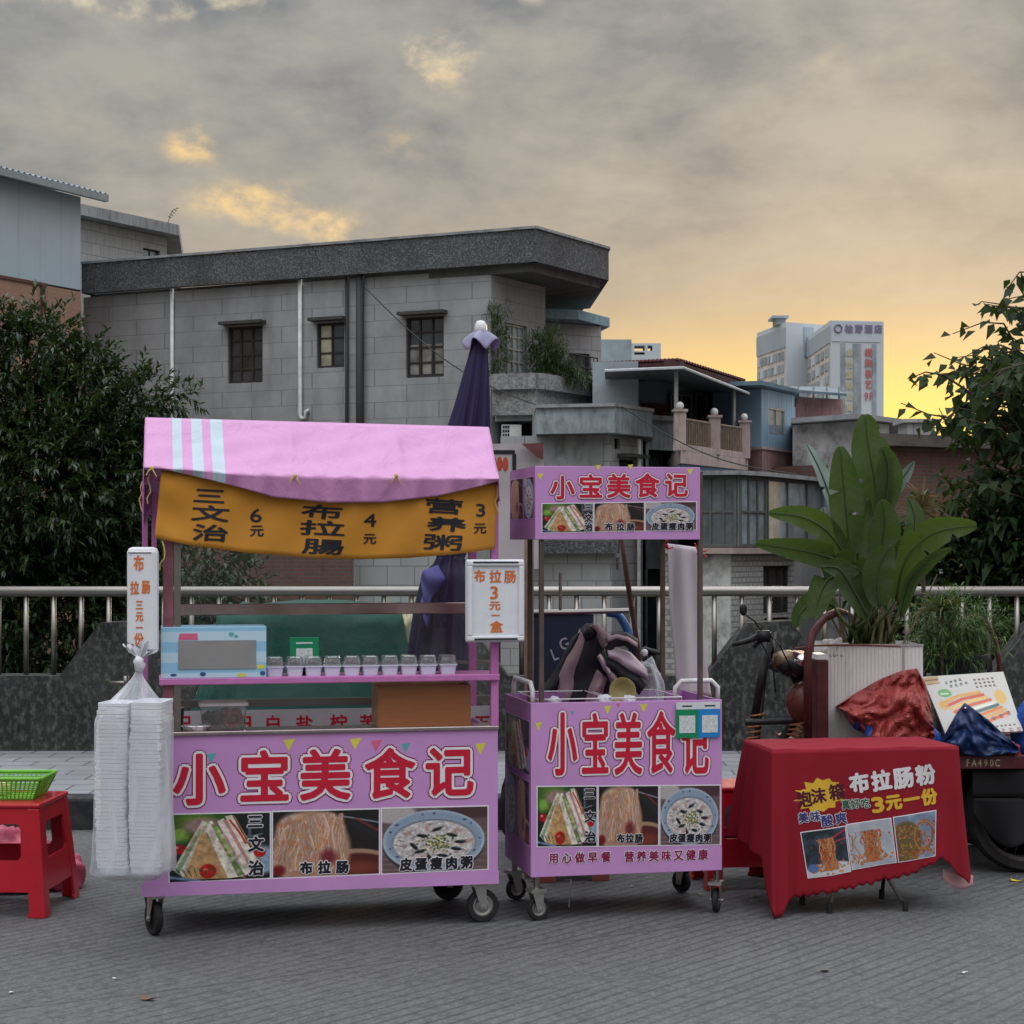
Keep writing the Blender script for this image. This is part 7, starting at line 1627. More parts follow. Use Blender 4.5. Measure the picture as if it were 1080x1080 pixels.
def wheel(cx, cy, r_, w_, nm='wheel', spokes=True):
    Q = Matrix.Translation((cx, cy, r_)) @ Matrix.Rotation(R(90), 4, 'X'); mb = MB()
    mb.lathe([(r_*.80, -w_*.42), (r_*.93, -w_/2), (r_*.985, -w_*.32), (r_, 0), (r_*.985, w_*.32), (r_*.93, w_/2), (r_*.80, w_*.42), (r_*.80, -w_*.42)], n=40, M=Q); o = mb.build(nm, RUB, t, True)
    mb = MB(); mb.lathe([(r_*.74, -w_*.36), (r_*.80, -w_*.40), (r_*.80, w_*.40), (r_*.74, w_*.36), (r_*.74, -w_*.36)], n=36, M=Q); mb.lathe([(0, -w_*.5), (r_*.14, -w_*.5), (r_*.16, 0), (r_*.14, w_*.5), (0, w_*.5)], n=16, M=Q)
    for k in range(18): a_ = k/18*2*math.pi; mb.tube([Q @ Vector((r_*.14*math.cos(a_), r_*.14*math.sin(a_), .3*w_*(-1)**k)), Q @ Vector((r_*.75*math.cos(a_+.3*(-1)**k), r_*.75*math.sin(a_+.3*(-1)**k), 0))], .003, 4)
    mb.build('rim', mat('dirty_dark_rim', (.07, .065, .06), .6, .3, var=.3, vs=9), o, True)
wheel(W(1078, 0, BD+.2).x, BD+.16, .30, .11); wheel(W(1078, 0, BD+.2).x, BD+.95, .30, .11); 
FX = W(822, 0, 9.45).x; wheel(FX-.02, 9.5, .20, .08)
# front end: fork with springs, handlebar, lamp, tank
mb = MB(); yA, yB = 9.41, 9.59
for yy in (yA, yB): mb.tube([(FX-.02, yy, .20), W(797, 790, yy), W(808, 690, yy)], .017, 10); mb.tube([W(796, 758, yy), W(811, 672, yy)], .024, 10)
mb.build('fork', BLKM, t, True, True)
for (xa, ya, xb, yb2, n, nm) in ((790, 805, 799, 752, 9, 0), (833, 792, 841, 762, 6, 0)):
    for yy in ((yA-.0, yB) if xa < 800 else (9.38,)):
        p0, p1 = W(xa, ya, yy), W(xb, yb2, yy); pts = [p0.lerp(p1, k/(n*10))+Vector((math.cos(k*.6283), math.sin(k*.6283), 0))*.034 for k in range(n*10+1)]; mb = MB(); mb.tube(pts, .0055, 5); mb.build('spring', mat('orange_spring', (.40, .17, .07), .5, .3, dirt=(.05, .04, .03), dsc=30, damt=.7), t, True)
mb = MB(); mb.tube([W(795, 683, 9.3), W(806, 671, 9.32), W(812, 668, 9.4), W(815, 690, 9.5), W(813, 700, 9.55), W(818, 668, 9.75), W(815, 672, 9.9)], .011, 8); mb.tube([W(773, 680, 9.22), W(788, 676, 9.25), W(800, 671, 9.3)], [.011, .016, .018], 10)
mb.box(W(799, 0, 9.3).x, 9.28, W(0, 677, 9.3).z, W(812, 0, 9.3).x, 9.34, W(0, 665, 9.3).z); hb_ = mb.build('handlebar', BLKM, t, True, True)
mb = MB(); mb.tube([W(805, 668, 9.32), W(796, 655, 9.3), W(787, 649, 9.28)], .005, 6); hs = mb.build('mirror_stalk', BLKM, hb_, True); 
mb = MB(); p = W(784, 643, 9.27); mb.ball(p, .026, 14, (.75, .5, 1.25)); mb.build('mirror', BLKM, hb_, True, True)
mb = MB(); mb.tube([W(812, 668, 9.35), W(822, 680, 9.3), W(832, 700, 9.35), W(834, 715, 9.4)], .004, 6); mb.tube([W(800, 673, 9.33), W(815, 700, 9.3), W(818, 730, 9.35)], .004, 6); mb.build('cable', BLKM, hb_, True)
mb = MB(); Q = Matrix.Translation(W(826, 697, 9.45)) @ Matrix.Rotation(R(90), 4, 'Y'); mb.lathe([(0, -.06), (.04, -.05), (.055, -.01), (.058, .03), (.05, .05), (0, .055)], n=20, M=Q); mb.build('headlamp', mat('worn_bronze', (.20, .14, .09), .35, .5), t, True, True)
mb = MB(); p = W(846, 697, 9.36); mb.lathe([(0, 0), (.030, 0), (.032, .012), (0, .02)], n=20, M=Matrix.Translation(p) @ Matrix.Rotation(R(70), 4, 'X')); mb.build('gauge', CHR, t, True, True)
mb = MB(); mb.tube([W(822, 708, 9.42), W(832, 700, 9.42), W(842, 706, 9.42), W(848, 714, 9.42)], [.03, .042, .04, .025], 12); mb.build('gauge_housing', BLKM, t, True, True)
mb = MB(); mb.ball(W(846, 742, 9.45), .105, 22, (.82, .9, 1.12)); mb.build('fuel_tank', mat('old_maroon_tank', (.12, .035, .028), .3, .1, var=.3, vs=7, dirt=(.22, .13, .08), dsc=6, damt=.6), t, True, True)
mb = MB(); mb.tube([W(786, 762, 9.3), W(835, 760, 9.32)], .017, 10); mb.build('crash_bar', BLKM, t, True)
mb = MB(); mb.tube([W(838, 740, 9.45), W(835, 765, 9.45), W(822, 785, 9.45), W(812, 820, 9.45), W(850, 850, 9.45), W(880, 800, 9.5)], .024, 8); mb.tube([W(812, 700, 9.5), W(838, 712, 9.5), W(860, 760, 9.5)], .028, 8); mb.build('frame_tube', BLKM, t, True, True)
mb = MB(); Q = Matrix.Translation((FX-.02, 9.5, .20)); 
mb.grid(lambda u, v: Q @ Vector((.23*math.cos(R(35+110*u)), (v-.5)*.12, .23*math.sin(R(35+110*u)))), 20, 4); mb.build('mudguard', mat('pinkish_fender', (.30, .14, .12), .45, var=.3, vs=9), t, True, True, solid=.004)
mb = MB(); a_ = W(846, 778, 9.5); mb.box(a_.x, 9.35, .30, a_.x+.22, 9.65, .52); mb.build('engine', BLKM, t, True, bevel=.02)
mb = MB(); mb.tube([W(760, 763, 9.28), W(790, 700, 9.3)], .0, 3) if False else None
# black cloth slung under the bed
def sling(u, v):
    px = 1026+u*90; py = 842+v*(8+44*math.sin(math.pi*min(u*1.0+.05, 1))); return W(px, py, 9.02+.05*math.sin(u*9)*v)
o = MB(); o.grid(sling, 30, 12); o.grid(lambda u, v: W(1026+u*90, 842-v*30, 9.03+.02*math.sin(u*7)), 20, 4)
tag(o.build('black_cloth', mat('black_cloth', (.010, .010, .011), .85), smooth=True, solid=.004) if False else (lambda x: (x.modifiers.new('thickness', 'SOLIDIFY').__setattr__('thickness', .004), x)[1])(o.build('black_cloth', mat('black_cloth', (.010, .010, .011), .85), smooth=True)), 'black cloth slung under the cargo bed of the tricycle', 'cloth')

# white ridged planter with the big-leaved plant
PLY = 9.22; px0, px1 = W(872, 0, PLY).x, W(974, 0, PLY).x; pz0, pz1 = bz1-.01, W(0, 680, PLY).z
t = thing('white_planter', 'white ridged rectangular planter on the cargo bed, holding the big-leaved plant', 'planter', ((px0+px1)/2, PLY+.2, pz0))
mb = MB(); hw = (px1-px0)/2; n = 26
prof = []
for i in range(n):
    x0_ = -hw+2*hw*i/n; wd = 2*hw/n; prof += [(x0_, -.2), (x0_+wd*.6, -.2), (x0_+wd*.6, -.197), (x0_+wd, -.197)]
poly = prof+[(hw, .2), (-hw, .2)]; N = len(poly); h = pz1-pz0
mb.prism(poly, 0, h); mb.v = [(x*(1.0 if z < .01 else .99), y, z) for x, y, z in mb.v]
mb.f = [f for f in mb.f if not (len(f) == N and all(i >= N for i in f))]; mb.mi = [0]*len(mb.f)
mb.box(-hw*.99, -.19, h-.06, hw*.99, .19, h-.05); mb.build('planter_box', mat('dusty_white_plastic', (.72, .71, .70), .55, var=.05, vs=4, dirt=(.45, .41, .38), dsc=4, damt=.35, streak=4), t)
mb = MB(); mb.box(-hw+.005, -.185, h-.049, hw-.005, .185, h-.02); mb.build('soil', mat('potting_soil', (.05, .035, .025), .95, bump=.8, bs=50), t)
mb = MB(); mb.box(.14, -.206, .0, .148, -.2005, h); mb.box(-hw, -.2065, h-.006, hw, -.2005, h+.004); mb.build('strap', mat('planter_strap', (.34, .32, .31), .6), t)
o = crumple((px0+.05, PLY+.04, pz1-.06), .075, .05, .07, 53, 40, .26); tag(o.build('white_rag', mat('dirty_white_cloth', (.50, .44, .42), .8), smooth=True), 'crumpled white rag at the left corner of the planter', 'rag')
BG1 = leafmat('strelitzia_leaf', (.018, .048, .010), (.024, .060, .012), (.036, .078, .014), rough=.46, trans=.46, vs=2)
BGS = leafmat('strelitzia_pale', (.16, .22, .20), (.19, .25, .22), rough=.35, trans=.2)
m_, q, b = base('strelitzia_vein'); 
BGY = leafmat('strelitzia_bright', (.040, .082, .009), (.05, .095, .011), rough=.46, trans=.5)
for mm in (BG1, BGS, BGY):      # parallel side veins, running with the leaf's own length
    q = NT(mm.node_tree); b = mm.node_tree.nodes['Principled BSDF']; a_ = q.new('ShaderNodeAttribute'); a_.attribute_name = 'vein'
    wv = q.m('SINE', q.m('MULTIPLY', a_.outputs['Fac'], 330.0)); ww2 = q.m('SINE', q.m('MULTIPLY', a_.outputs['Fac'], 71.0))
    old = b.inputs['Base Color'].links[0].from_socket
    q.put(b.inputs['Base Color'], q.mix(q.m('ADD', q.m('MULTIPLY', wv, .16), q.m('ADD', q.m('MULTIPLY', ww2, .10), .26)), old, tuple(np.array((.10, .15, .04)) if mm is not BGS else np.array((.3, .36, .34)))))
    bumpn(q, b, wv, .35, .004)
plant = thing('big_leaf_plant', 'tall plant with huge paddle-shaped leaves growing in the white planter', 'plant', ((px0+px1)/2, PLY+.18, pz1-.05))
def bigleaf(pts, wpx, m_, d0, d1, tilt=0.0, nsplit=3, seed=0, face=0.0, droop=0):
    """pts: px midrib polyline base->tip; wpx: greatest blade width; face: how far one side turns toward depth"""
    g = random.Random(seed); n = len(pts); V3 = [W(x, y, d0+(d1-d0)*i/(n-1)) for i, (x, y) in enumerate(pts)]
    def mid(k): k = min(max(k, 0), .9999)*(n-1); i = int(k); f_ = k-i
        # smooth
        
    def cr(k):
        k = min(max(k, 0), .9999)*(n-1); i = int(k); f_ = k-i; p = [V3[max(i-1, 0)], V3[i], V3[i+1], V3[min(i+2, n-1)]]
        return .5*((2*p[1])+(p[2]-p[0])*f_+(2*p[0]-5*p[1]+4*p[2]-p[3])*f_*f_+(3*p[1]-p[0]-3*p[2]+p[3])*f_**3)
    NU, NV = 34, 8; wd = wpx/F*d0/2; spl = sorted(g.uniform(.2, .85) for _ in range(nsplit)); mb = MB(); vein = []
    for side in (-1, 1):
        vs = []; 
        for i in range(NU+1):
            k = i/NU; c = cr(k); tg = (cr(min(k+.02, 1))-cr(max(k-.02, 0))).normalized(); nrm = tg.cross(Vector((0, 1, 0))); nrm = nrm.normalized() if nrm.length > .01 else Vector((1, 0, 0))
            prof = .84*(math.sin(math.pi*min(k*.94+.03, 1)**.85))**.62*(1-.25*k**6); sp2 = [s_ for s_ in spl if side == (1 if int(s_*1000) % 2 else -1)]
            notch = 1-sum(.75*math.exp(-((k-s_)/.012)**2) for s_ in sp2)
            for j in range(NV+1):
                s_ = j/NV; r_ = wd*prof*s_*(notch if s_ > .3 else 1)
                out = nrm*side*r_*math.cos(face*(1 if side > 0 else -.6))+Vector((0, -1, 0))*(.30*r_*s_+r_*math.sin(face)*side+.006*math.sin(k*15+side+seed)*s_)+Vector((0, 0, -1))*droop*r_*s_
                vs.append(c+out); vein.append(k+.10*s_)
        fs = [(i*(NV+1)+j, i*(NV+1)+j+1, (i+1)*(NV+1)+j+1, (i+1)*(NV+1)+j) for i in range(NU) for j in range(NV)]
        mb.add(vs, fs)
    lf = mb.build('leaf', m_, plant, True, True); lf.data.attributes.new('vein', 'FLOAT', 'POINT').data.foreach_set('value', vein)
    mb = MB(); mb.tube([cr(k/12)+Vector((0, -.004, 0)) for k in range(13)], [.0065-.0045*k/12 for k in range(13)], 6); mb.build('midrib', LF3, lf, True, True)
    return V3[0]
specs = [([(926, 545), (921, 500), (915, 465), (912, 437)], 50, BG1, 9.36, 9.34, 3, 1, .0), ([(930, 545), (936, 515), (936, 490), (930, 472)], 36, BG1, 9.34, 9.25, 1, 2, .2),
         ([(897, 585), (893, 545), (889, 505), (886, 471)], 44, BG1, 9.22, 9.16, 2, 3, .1), ([(880, 545), (872, 515), (862, 490), (851, 469)], 26, BGS, 9.5, 9.55, 1, 4, .8),
         ([(925, 545), (940, 520), (953, 503), (964, 487)], 22, BGS, 9.5, 9.5, 1, 5, .6), ([(932, 600), (931, 570), (933, 550), (930, 527)], 42, BG1, 9.12, 9.04, 1, 6, .1),
         ([(928, 628), (905, 600), (865, 585), (830, 578), (797, 573)], 34, BG1, 9.15, 8.95, 2, 7, -.2), ([(895, 590), (872, 560), (845, 545), (811, 541)], 32, BGY, 9.2, 9.1, 1, 8, .1),
         ([(905, 635), (892, 608), (872, 612), (860, 640), (857, 652)], 34, mat_bl if False else BG1, 9.05, 8.95, 1, 9, .3), ([(880, 640), (862, 632), (845, 645), (838, 662)], 26, BG1, 9.2, 9.15, 1, 10, .3),
         ([(945, 632), (955, 590), (985, 562), (1030, 554)], 44, BGY, 9.15, 9.0, 3, 11, .0), ([(950, 650), (960, 615), (980, 592), (1003, 578)], 22, BG1, 9.1, 9.0, 1, 12, .5),
         ([(928, 640), (925, 610), (930, 590), (940, 575)], 40, BG1, 8.98, 8.92, 1, 13, -.2), ([(906, 600), (905, 570), (912, 545), (915, 525)], 26, BG1, 9.3, 9.3, 1, 14, .5),
         ([(905, 590), (885, 575), (870, 552), (868, 535)], 24, BGS, 9.4, 9.4, 1, 15, .6), ([(915, 650), (900, 622), (885, 600), (868, 598)], 34, BG1, 9.02, 8.95, 1, 16, .2), ([(950, 600), (962, 570), (965, 545), (958, 525)], 30, BG1, 9.45, 9.5, 1, 17, .3), ([(893, 595), (880, 585), (866, 560), (845, 540)], 30, BG1, 9.5, 9.6, 1, 18, .3)]
bases = [bigleaf(s_[0], s_[1], s_[2], s_[3], s_[4], 0, s_[5], s_[6], s_[7]) for s_ in specs]
BGST = mat('plant_stalk', (.06, .10, .03), .5, var=.3, vs=9, dirt=(.16, .12, .06), dsc=9, damt=.5)
for i, b0 in enumerate(bases):
    x_ = (px0+px1)/2+random.uniform(-.13, .12); y_ = PLY+.15+random.uniform(-.08, .1); mb = MB(); p0 = Vector((x_, y_, pz1-.03)); mb.tube([p0, p0.lerp(b0, .35)+Vector((.3*(p0.x-b0.x)*.3, 0, .02)), p0.lerp(b0, .7), b0], [.014, .011, .009, .0065], 7); mb.build('stalk', BGST, plant, True, True)
mb = MB()
for k in range(34):
    x_ = (px0+px1)/2+random.uniform(-.15, .15); y_ = PLY+.12+random.uniform(-.08, .14); a_ = random.uniform(-.25, .25); mb.tube([(x_, y_, pz1-.03), (x_+a_*.3, y_, pz1+.1), (x_+a_*.8, y_+.02, pz1+random.uniform(.18, .36))], [.007, .006, .003], 5)
mb.build('old_stalks', mat('dry_stalk', (.13, .11, .06), .8, var=.4, vs=9), plant, True)
# black pot with feathery plant
t = thing('black_pot', 'black plastic pot behind the menu board on the cargo bed', 'pot', (W(1010, 0, 9.75).x, 9.75, bz1-.01)); ph = W(0, 688, 9.75).z-bz1
mb = MB(); mb.lathe([(.11, 0), (.15, ph*.95), (.165, ph*.95), (.165, ph), (.145, ph), (.14, ph*.9), (0, ph*.88)], n=32); mb.build('pot', mat('black_plastic', (.015, .018, .022), .4), t, smooth=False)
t = thing('feathery_plant', 'bright green feathery plant growing in the black pot', 'plant', (W(1005, 0, 9.72).x, 9.72, W(0, 688, 9.7).z))
v, f = crown([(1000, 668, 27), (975, 672, 18), (1025, 672, 20), (1008, 655, 18), (985, 655, 16), (1035, 660, 13), (1015, 685, 14)], 9.68, 1500, .055, .007, clus=12, spread=.12, shell=.1, droop=.3); fast_mesh('foliage', v, f, leafmat('feathery_green', (.035, .085, .014), (.075, .15, .025), rough=.5), t, True)
mb = MB(); limbs(mb, W(1008, 692, 9.72), [W(975, 665, 9.65), W(1000, 650, 9.7), W(1025, 660, 9.7), W(1035, 665, 9.75), W(985, 680, 9.6)], .008, .003); mb.build('stem', BGST, t, True)
# reddish spiky dracaena on a tall cane, and long arching dry leaves
t = thing('spiky_plant', 'reddish spiky plant on a tall cane behind the big-leaved plant', 'plant', (W(972, 0, 9.9).x, 9.9, bz1-.01))
mb = MB(); mb.tube([(W(975, 0, 9.9).x, 9.9, bz1), W(974, 620, 9.9), W(971, 560, 9.9), W(972, 540, 9.9)], .012, 8); mb.build('cane', BARK, t, True)
mb = MB()
def blade(mb, p, dr_, L, w_, dp):
    dr_ = dr_.normalized(); sd_ = dr_.cross(Vector((0, 1, 0))); sd_ = sd_.normalized() if sd_.length > .05 else Vector((1, 0, 0)); pts = []
    for k in range(6): u_ = k/5; c = p+dr_*L*u_+Vector((0, 0, -dp*L*u_*u_)); ww = w_*(1-u_**2)*.5+.0006; pts += [c-sd_*ww, c+Vector((0, .15*ww, 0)), c+sd_*ww]
    mb.add(pts, [(3*k+j, 3*k+j+1, 3*k+j+4, 3*k+j+3) for k in range(5) for j in range(2)])
for k in range(70):
    u_ = Vector(rnd_unit(1)[0]); u_.z = abs(u_.z)*1.0-.1; blade(mb, W(972, 545-random.uniform(0, 22), 9.9), u_, random.uniform(.10, .19), .011, random.uniform(.1, .7))
mb.build('foliage', leafmat('red_spike_leaf', (.16, .07, .04), (.10, .11, .04), rough=.5), t, True)
t = thing('grassy_plant', 'arching thin-leaved plant with dry tips beside the black pot', 'plant', (W(995, 0, 9.6).x, 9.6, bz1-.01)); mb = MB()
mb.tube([(W(995, 0, 9.6).x, 9.6, bz1), W(993, 660, 9.6), W(994, 640, 9.6)], .009, 7); mb.build('cane', BARK, t, True); mb = MB()
for k in range(60): u_ = Vector(rnd_unit(1)[0]); u_.z = abs(u_.z)+.25; blade(mb, W(994, 645, 9.6), u_, random.uniform(.14, .30), .010, random.uniform(.3, 1.0))
mb.build('foliage', leafmat('dry_grass_leaf', (.13, .12, .04), (.05, .09, .025), rough=.5), t, True)
# long dark twig lying across the planter
o = MB(); o.tube([W(838, 684, 9.15), W(860, 681, 9.12), W(905, 680, 9.12), W(950, 682, 9.12)], .005, 6); tag(o.build('rusty_rod', mat('rusty_rod', (.13, .06, .04), .8)), 'thin rusty rod tied across the hoop and the planter', 'rod')

# tarpaulins
from mathutils import noise as mnoise
def CR(a_, b_, s_): return 1-2*abs(mnoise.noise(Vector((a_, b_, s_*7.3))))-.6
m, q, b = base('red_tarp'); g_ = q.noise(q.coord(), 14, 6, .6, .8)
q.put(b.inputs['Base Color'], q.mix(g_, (.22, .022, .020), (.34, .045, .035))); b.inputs['Roughness'].default_value = .38; bumpn(q, b, g_, .9, .03)
t = thing('red_tarpaulin', 'crumpled red woven tarpaulin with a blue edge on the cargo bed', 'tarpaulin', W(935, 797, 8.95))
def tarp(u, v):
    # outline: left tip (884,744), ridge to apex (968,706), right side down to (985,778), bottom (905,778)
    top = [(884, 744), (905, 730), (930, 716), (950, 708), (967, 705), (976, 722), (982, 745)]; bot = [(886, 748), (900, 768), (915, 776), (935, 778), (955, 778), (972, 778), (986, 778)]
    def at_(P, k): k *= 6; i = min(int(k), 5); k -= i; return P[i][0]+(P[i+1][0]-P[i][0])*k, P[i][1]+(P[i+1][1]-P[i][1])*k
    a_, c_ = at_(top, u), at_(bot, u); px, py = a_[0]+(c_[0]-a_[0])*v, a_[1]+(c_[1]-a_[1])*v
    d_ = 9.16-.13*math.sin(math.pi*v*.8)*math.sin(math.pi*u)-.10*v+CR(u*3.2, v*2.2, 1)*.085+CR(u*9, v*6, 2)*.04; return W(px, py, d_)
mb = MB(); mb.grid(tarp, 60, 34); mb.build('sheet', m, t, True, False, solid=.002)
def tarpe(u, v):
    k = u*.36; a_ = Vector(tarp(k, .80+.2*1)); c_ = Vector(tarp(k, 1-.22*(1-u*.3))); return a_.lerp(c_, v)+Vector((0, -.006, 0))
BLT = mat('blue_tarp', (.012, .055, .26), .4, var=.25, vs=8, bump=.8, bs=16); BLD = mat('navy_tarp', (.006, .022, .085), .38, var=.35, vs=8, bump=.9, bs=14)
mb = MB(); mb.grid(tarpe, 24, 3); mb.build('blue_edge', BLT, t, True, True); 
mb = MB(); p = Vector(tarp(.02, .5)); mb.ball((p.x+.015, p.y-.012, p.z-.02), .006, 8); mb.build('eyelet', CHR, t, True)
def back(u, v): 
    p = Vector(tarp(u, 0)); return p+Vector((0, .30*v, -.20*v*v))
mb = MB(); mb.grid(back, 40, 6); mb.build('sheet_back', m, t, True, True)
t = thing('navy_tarpaulin', 'dark blue tarpaulin with a pointed corner, leaning over the menu board', 'tarpaulin', W(1030, 797, 8.95))
def nt(u, v):
    top = [(990, 788), (1000, 768), (1009, 752), (1017.5, 741), (1030, 750), (1042, 759), (1058, 774), (1074, 788)]
    k = u*7; i = min(int(k), 6); k -= i; px, py = top[i][0]+(top[i+1][0]-top[i][0])*k, top[i][1]+(top[i+1][1]-top[i][1])*k
    bx_ = 990+84*u; yb = 796-2*math.sin(u*8); px2, py2 = px+(bx_-px)*v*.6, py+(yb-py)*v
    d_ = 9.04-.05*v-.05*math.sin(math.pi*u)*math.sin(v*2.5)+CR(u*3.5, v*2, 3)*.05+CR(u*9, v*5, 4)*.028; return W(px2, py2, d_)
mb = MB(); mb.grid(nt, 44, 22); mb.build('sheet', BLD, t, True, True, solid=.002)
mb = MB(); mb.grid(lambda u, v: Vector(nt(u, 0))+Vector((0, .22*v, -.16*v)), 44, 6); mb.build('sheet_back', BLD, t, True, True)
mb = MB(); p = Vector(nt(.42, .06)); p = W(1018, 747, 8.98); mb.ball(p, .007, 8); mb.build('eyelet', CHR, t, True)
o = crumple((W(1088, 0, 9.2).x, 9.2, bz1-.01), .10, .10, .20, 61, 40, .12); tag(o.build('blue_sack', BLT, smooth=True), 'bright blue plastic sack at the right edge, on the cargo bed', 'sack')
o = crumple((W(985, 0, 9.1).x, 9.12, bz1-.01), .05, .05, .09, 63, 30, .15); tag(o.build('blue_sack', BLT, smooth=True), 'small bright blue sack between the red tarpaulin and the menu board', 'sack')
o = crumple((W(1068, 0, 9.02).x, 9.1, bz1-.01), .07, .05, .05, 65, 30, .2); tag(o.build('red_cloth', mat('dark_red_cloth', (.20, .02, .03), .6), smooth=True), 'small dark red cloth bunched at the right end of the navy tarpaulin', 'cloth')
# menu board
c = Cv(170, 130, (.80, .79, .76)); g2 = np.random.default_rng(5)
c.poly([(.0, .02), (.19, .0), (.17, .10), (.0, .14)], (.74, .60, .42)); c.stroke([(.01, .07), (.17, .06)], .010, (.45, .28, .18)); c.stroke([(.02, .14), (.18, .12)], .010, (.62, .45, .36))
c.ell(.19, .30, .085, .07, (.42, .66, .40), soft=.01); c.stroke([(.14, .31), (.23, .31)], .012, (.85, .92, .82))
def marks(x0, y0, x1, y1, n, hgt, col):
    for i in range(n):
        x = x0+(x1-x0)*i/(n-1); y = y0+(y1-y0)*i/(n-1); w_ = (x1-x0)/(n-1)*.62
        for k in range(4): c.stroke([(x+g2.uniform(0, .25)*w_, y+hgt*(k/3-.5)), (x+w_*g2.uniform(.7, 1), y+hgt*(k/3-.5)+g2.uniform(-.004, .004))], .0035, col)
        c.stroke([(x+w_*.5, y-hgt*.6), (x+w_*g2.uniform(.3, .7), y+hgt*.6)], .0035, col)
marks(.24, .13, .42, .09, 4, .035, (.18, .22, .26)); marks(.28, .19, .48, .15, 4, .035, (.18, .22, .26))
for k, y in enumerate((.10, .16, .22)): marks(.60, y+.01, .82-.0*k, y, 5, .022, (.38, .20, .18))
for k in range(9):
    col = [(.85, .60, .25), (.80, .30, .20), (.90, .72, .40), (.82, .38, .26), (.90, .88, .80), (.30, .42, .40), (.88, .50, .22), (.86, .66, .42), (.86, .42, .25)][k]
    x = .10+.035*k; y = .46+.055*k; c.stroke([(x+.02, y), (x+.25, y-.10), (x+.52, y-.14-.01*k)], .024, col); c.stroke([(x+.06, y-.02), (x+.30, y-.11), (x+.50, y-.15)], .006, tuple(min(1, v_*1.15) for v_ in col))
c.ell(.86, .42, .07, .12, (.90, .68, .28), soft=.02, al=.8); c.ell(.12, .50, .06, .08, (.88, .66, .28), soft=.02, al=.8)
marks(.55, .80, .86, .70, 4, .05, (.20, .26, .34)); marks(.62, .90, .90, .89, 6, .022, (.42, .24, .22)); marks(.72, .97, .92, .97, 3, .05, (.50, .12, .14)); marks(.15, .78, .30, .76, 3, .03, (.5, .3, .2)); c.grain(.02)
t = thing('menu_board', 'white menu board with a sandwich drawing and faded writing, tilted on the cargo bed', 'menu board', W(1030, 797, 9.2))
Cn = [W(973, 714, 9.34), W(1058, 708.5, 9.34), W(1079, 771, 9.12), W(998, 776, 9.12)]
nb = (Cn[1]-Cn[0]).cross(Cn[3]-Cn[0]).normalized(); nb = nb if nb.y < 0 else -nb
mb = MB(); mb.hexa([Cn[3]-nb*.012, Cn[2]-nb*.012, Cn[2], Cn[3]], [Cn[0]-nb*.012, Cn[1]-nb*.012, Cn[1], Cn[0]]); bb = mb.build('board', mat('white_board', (.62, .61, .59), .45), t, True)
Mi = MW[t.name].inverted()
c.mesh('board_print', bb, lambda u, v: tuple(Mi @ (((Cn[0]*(1-u)+Cn[1]*u)*(1-v)+(Cn[3]*(1-u)+Cn[2]*u)*v)+nb*.0015)), PR)

# ---------------------------------------------------------------- lettering on the hotel tower
HL = mat('hotel_letters', (.20, .16, .26), .6); HR = mat('hotel_red_letters', (.45, .13, .13), .6); HG = mat('hotel_gold_letters', (.48, .42, .27), .6)
A_, B_ = P2[1], P2[2]; Dn = (B_-A_).normalized(); nn = Vector((Dn.y, -Dn.x)); TM = MW[t2.name].inverted()
def onT(s, z, o): p = A_+Dn*s+nn*(.25+o*40); return tuple(TM @ Vector((p.x, p.y, z)))
def ts(px, py): return hit(A_, B_, px, py)
def tower_text(name, chars, m_, rad):
    it = [(c_, *ts(px, py), wm, hm) for c_, px, py, wm, hm in chars]; letters(name, t2, it, [(rad, m_)], onT)
tower_text('roof_sign', [(c_, 895+10.3*i, 347, 1.9, 1.9) for i, c_ in enumerate('柏芽酒店')], HL, .09)
mb = MB(); s_, z_ = ts(883.5, 346.5); mb.tube([onT(s_+.85*math.cos(a_*.3927), z_+.85*math.sin(a_*.3927), .002) for a_ in range(16)], .16, 5, closed=True); mb.build('roof_emblem', HL, t2)
tower_text('red_sign', [(c_, 915.5, 372+11.2*i, 1.7, 2.0) for i, c_ in enumerate('棋牌茶艺')]+[('9', 913.2, 418, 1.2, 2.0), ('F', 918.2, 418, 1.2, 2.0)], HR, .07)
tower_text('gold_sign', [(c_, 895.5, 372+11.6*i, 1.7, 2.0) for i, c_ in enumerate('卓怡国际公寓')], HG, .07)

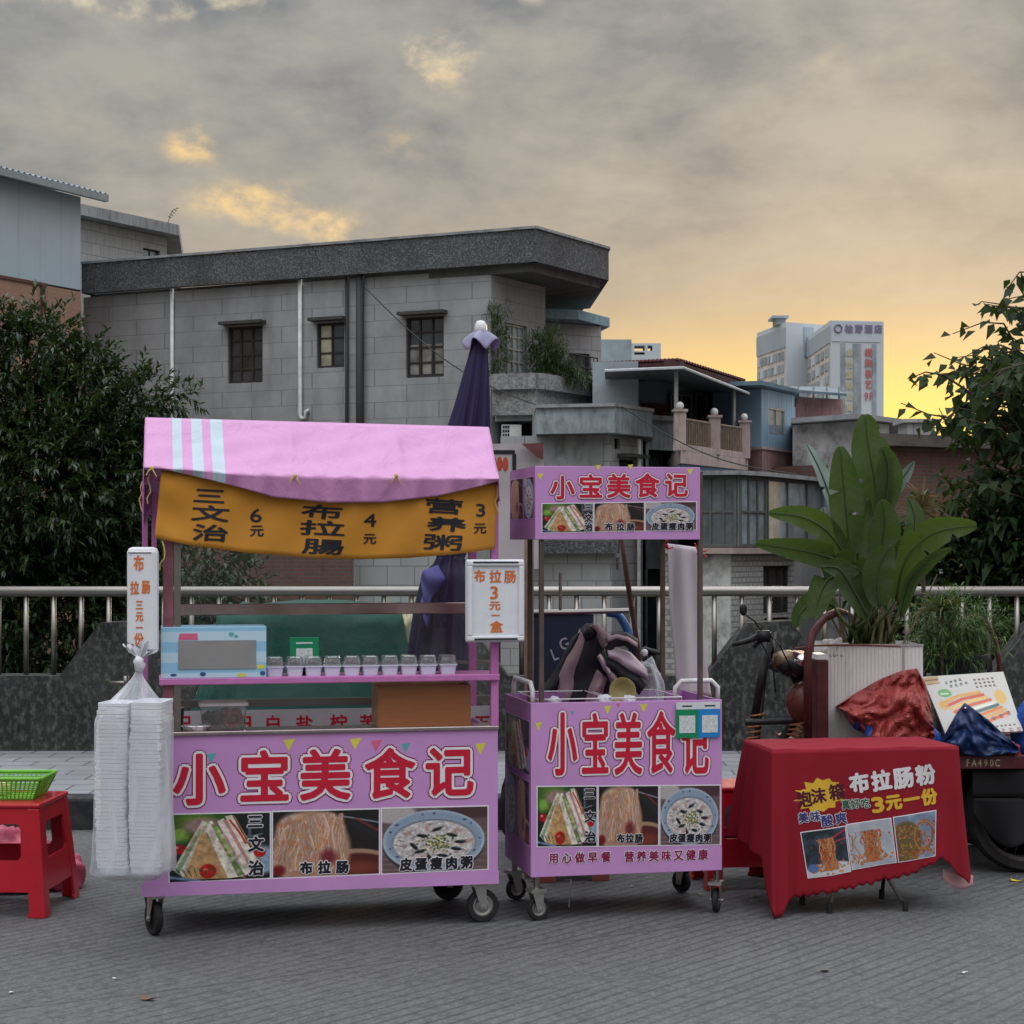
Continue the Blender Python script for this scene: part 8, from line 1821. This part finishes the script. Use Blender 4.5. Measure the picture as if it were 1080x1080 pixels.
# ---------------------------------------------------------------- litter on the road and pavement
LIT = mat('pale_litter', (.45, .45, .43), .7); LIB = mat('dry_leaf', (.16, .09, .05), .8); 
def ground_pt(px, py, z=0): k = (CH-z)/((py-HZ)/F); return Vector(((px-540)/F*k, k, z))
def litter(name, px, py, label, m_, s_, cat, z=0, seed=0):
    g = random.Random(seed); p = ground_pt(px, py, z); n = 9; mb = MB()
    def f(u, v): a_ = u*2*math.pi; r_ = s_*v*(1+.35*math.sin(a_*2+seed)+.2*math.sin(a_*5+seed)); return (p.x+r_*math.cos(a_), p.y+r_*.6*math.sin(a_), z+.004+s_*.35*v*v*(.5+.5*math.sin(a_*2+seed)))
    mb.grid(f, 14, 4, True); tag(mb.build(name, m_), label, cat)
litter('dry_leaf', 156, 1055, 'brown dry leaf on the road below the left cart wheel', LIB, .028, 'leaf', 0, 3)
litter('dry_leaf', 870, 1025, 'curled grey leaf on the road in front of the red table', mat('grey_leaf', (.12, .11, .10)), .022, 'leaf', 0, 5)
litter('paper_scrap', 1015, 1027, 'white paper scrap on the road at the lower right', LIT, .016, 'litter', 0, 7)
litter('paper_scrap', 122, 1033, 'white paper scrap on the road at the lower left', LIT, .012, 'litter', 0, 9)
litter('paper_scrap', 667, 936, 'tiny white scrap on the road under the small cart', LIT, .012, 'litter', 0, 11)
litter('leaf_scrap', 737, 944, 'pale green leaf scrap between the wheels of the small cart', mat('green_scrap', (.25, .28, .12)), .016, 'leaf', 0, 13)
litter('yellow_flower', 1073, 930, 'yellow flower head on the road at the right edge', mat('yellow_petal', (.60, .48, .02)), .03, 'flower', 0, 15)
litter('dry_leaf', 797, 947, 'small dark leaf on the road left of the red table', LIB, .018, 'leaf', 0, 17)
litter('crumpled_tissue', 79, 790, 'crumpled white tissue on the pavement by the stained wall', LIT, .035, 'litter', .18, 19)
litter('dry_leaf', 986, 938, 'small brown leaf right of the red table leg', LIB, .018, 'leaf', 0, 21)
litter('paper_scrap', 12, 1048, 'small pale scrap on the road at the far lower left', LIT, .012, 'litter', 0, 23)
o = MB(); o.tube([ground_pt(600, 957), ground_pt(603, 950)+Vector((0, .1, .08)), W(596, 928, 8.4)], .003, 5); tag(o.build('loose_wire', WHE), 'thin white wire hanging to the road under the small cart', 'wire')
for nm in ('x',): pass
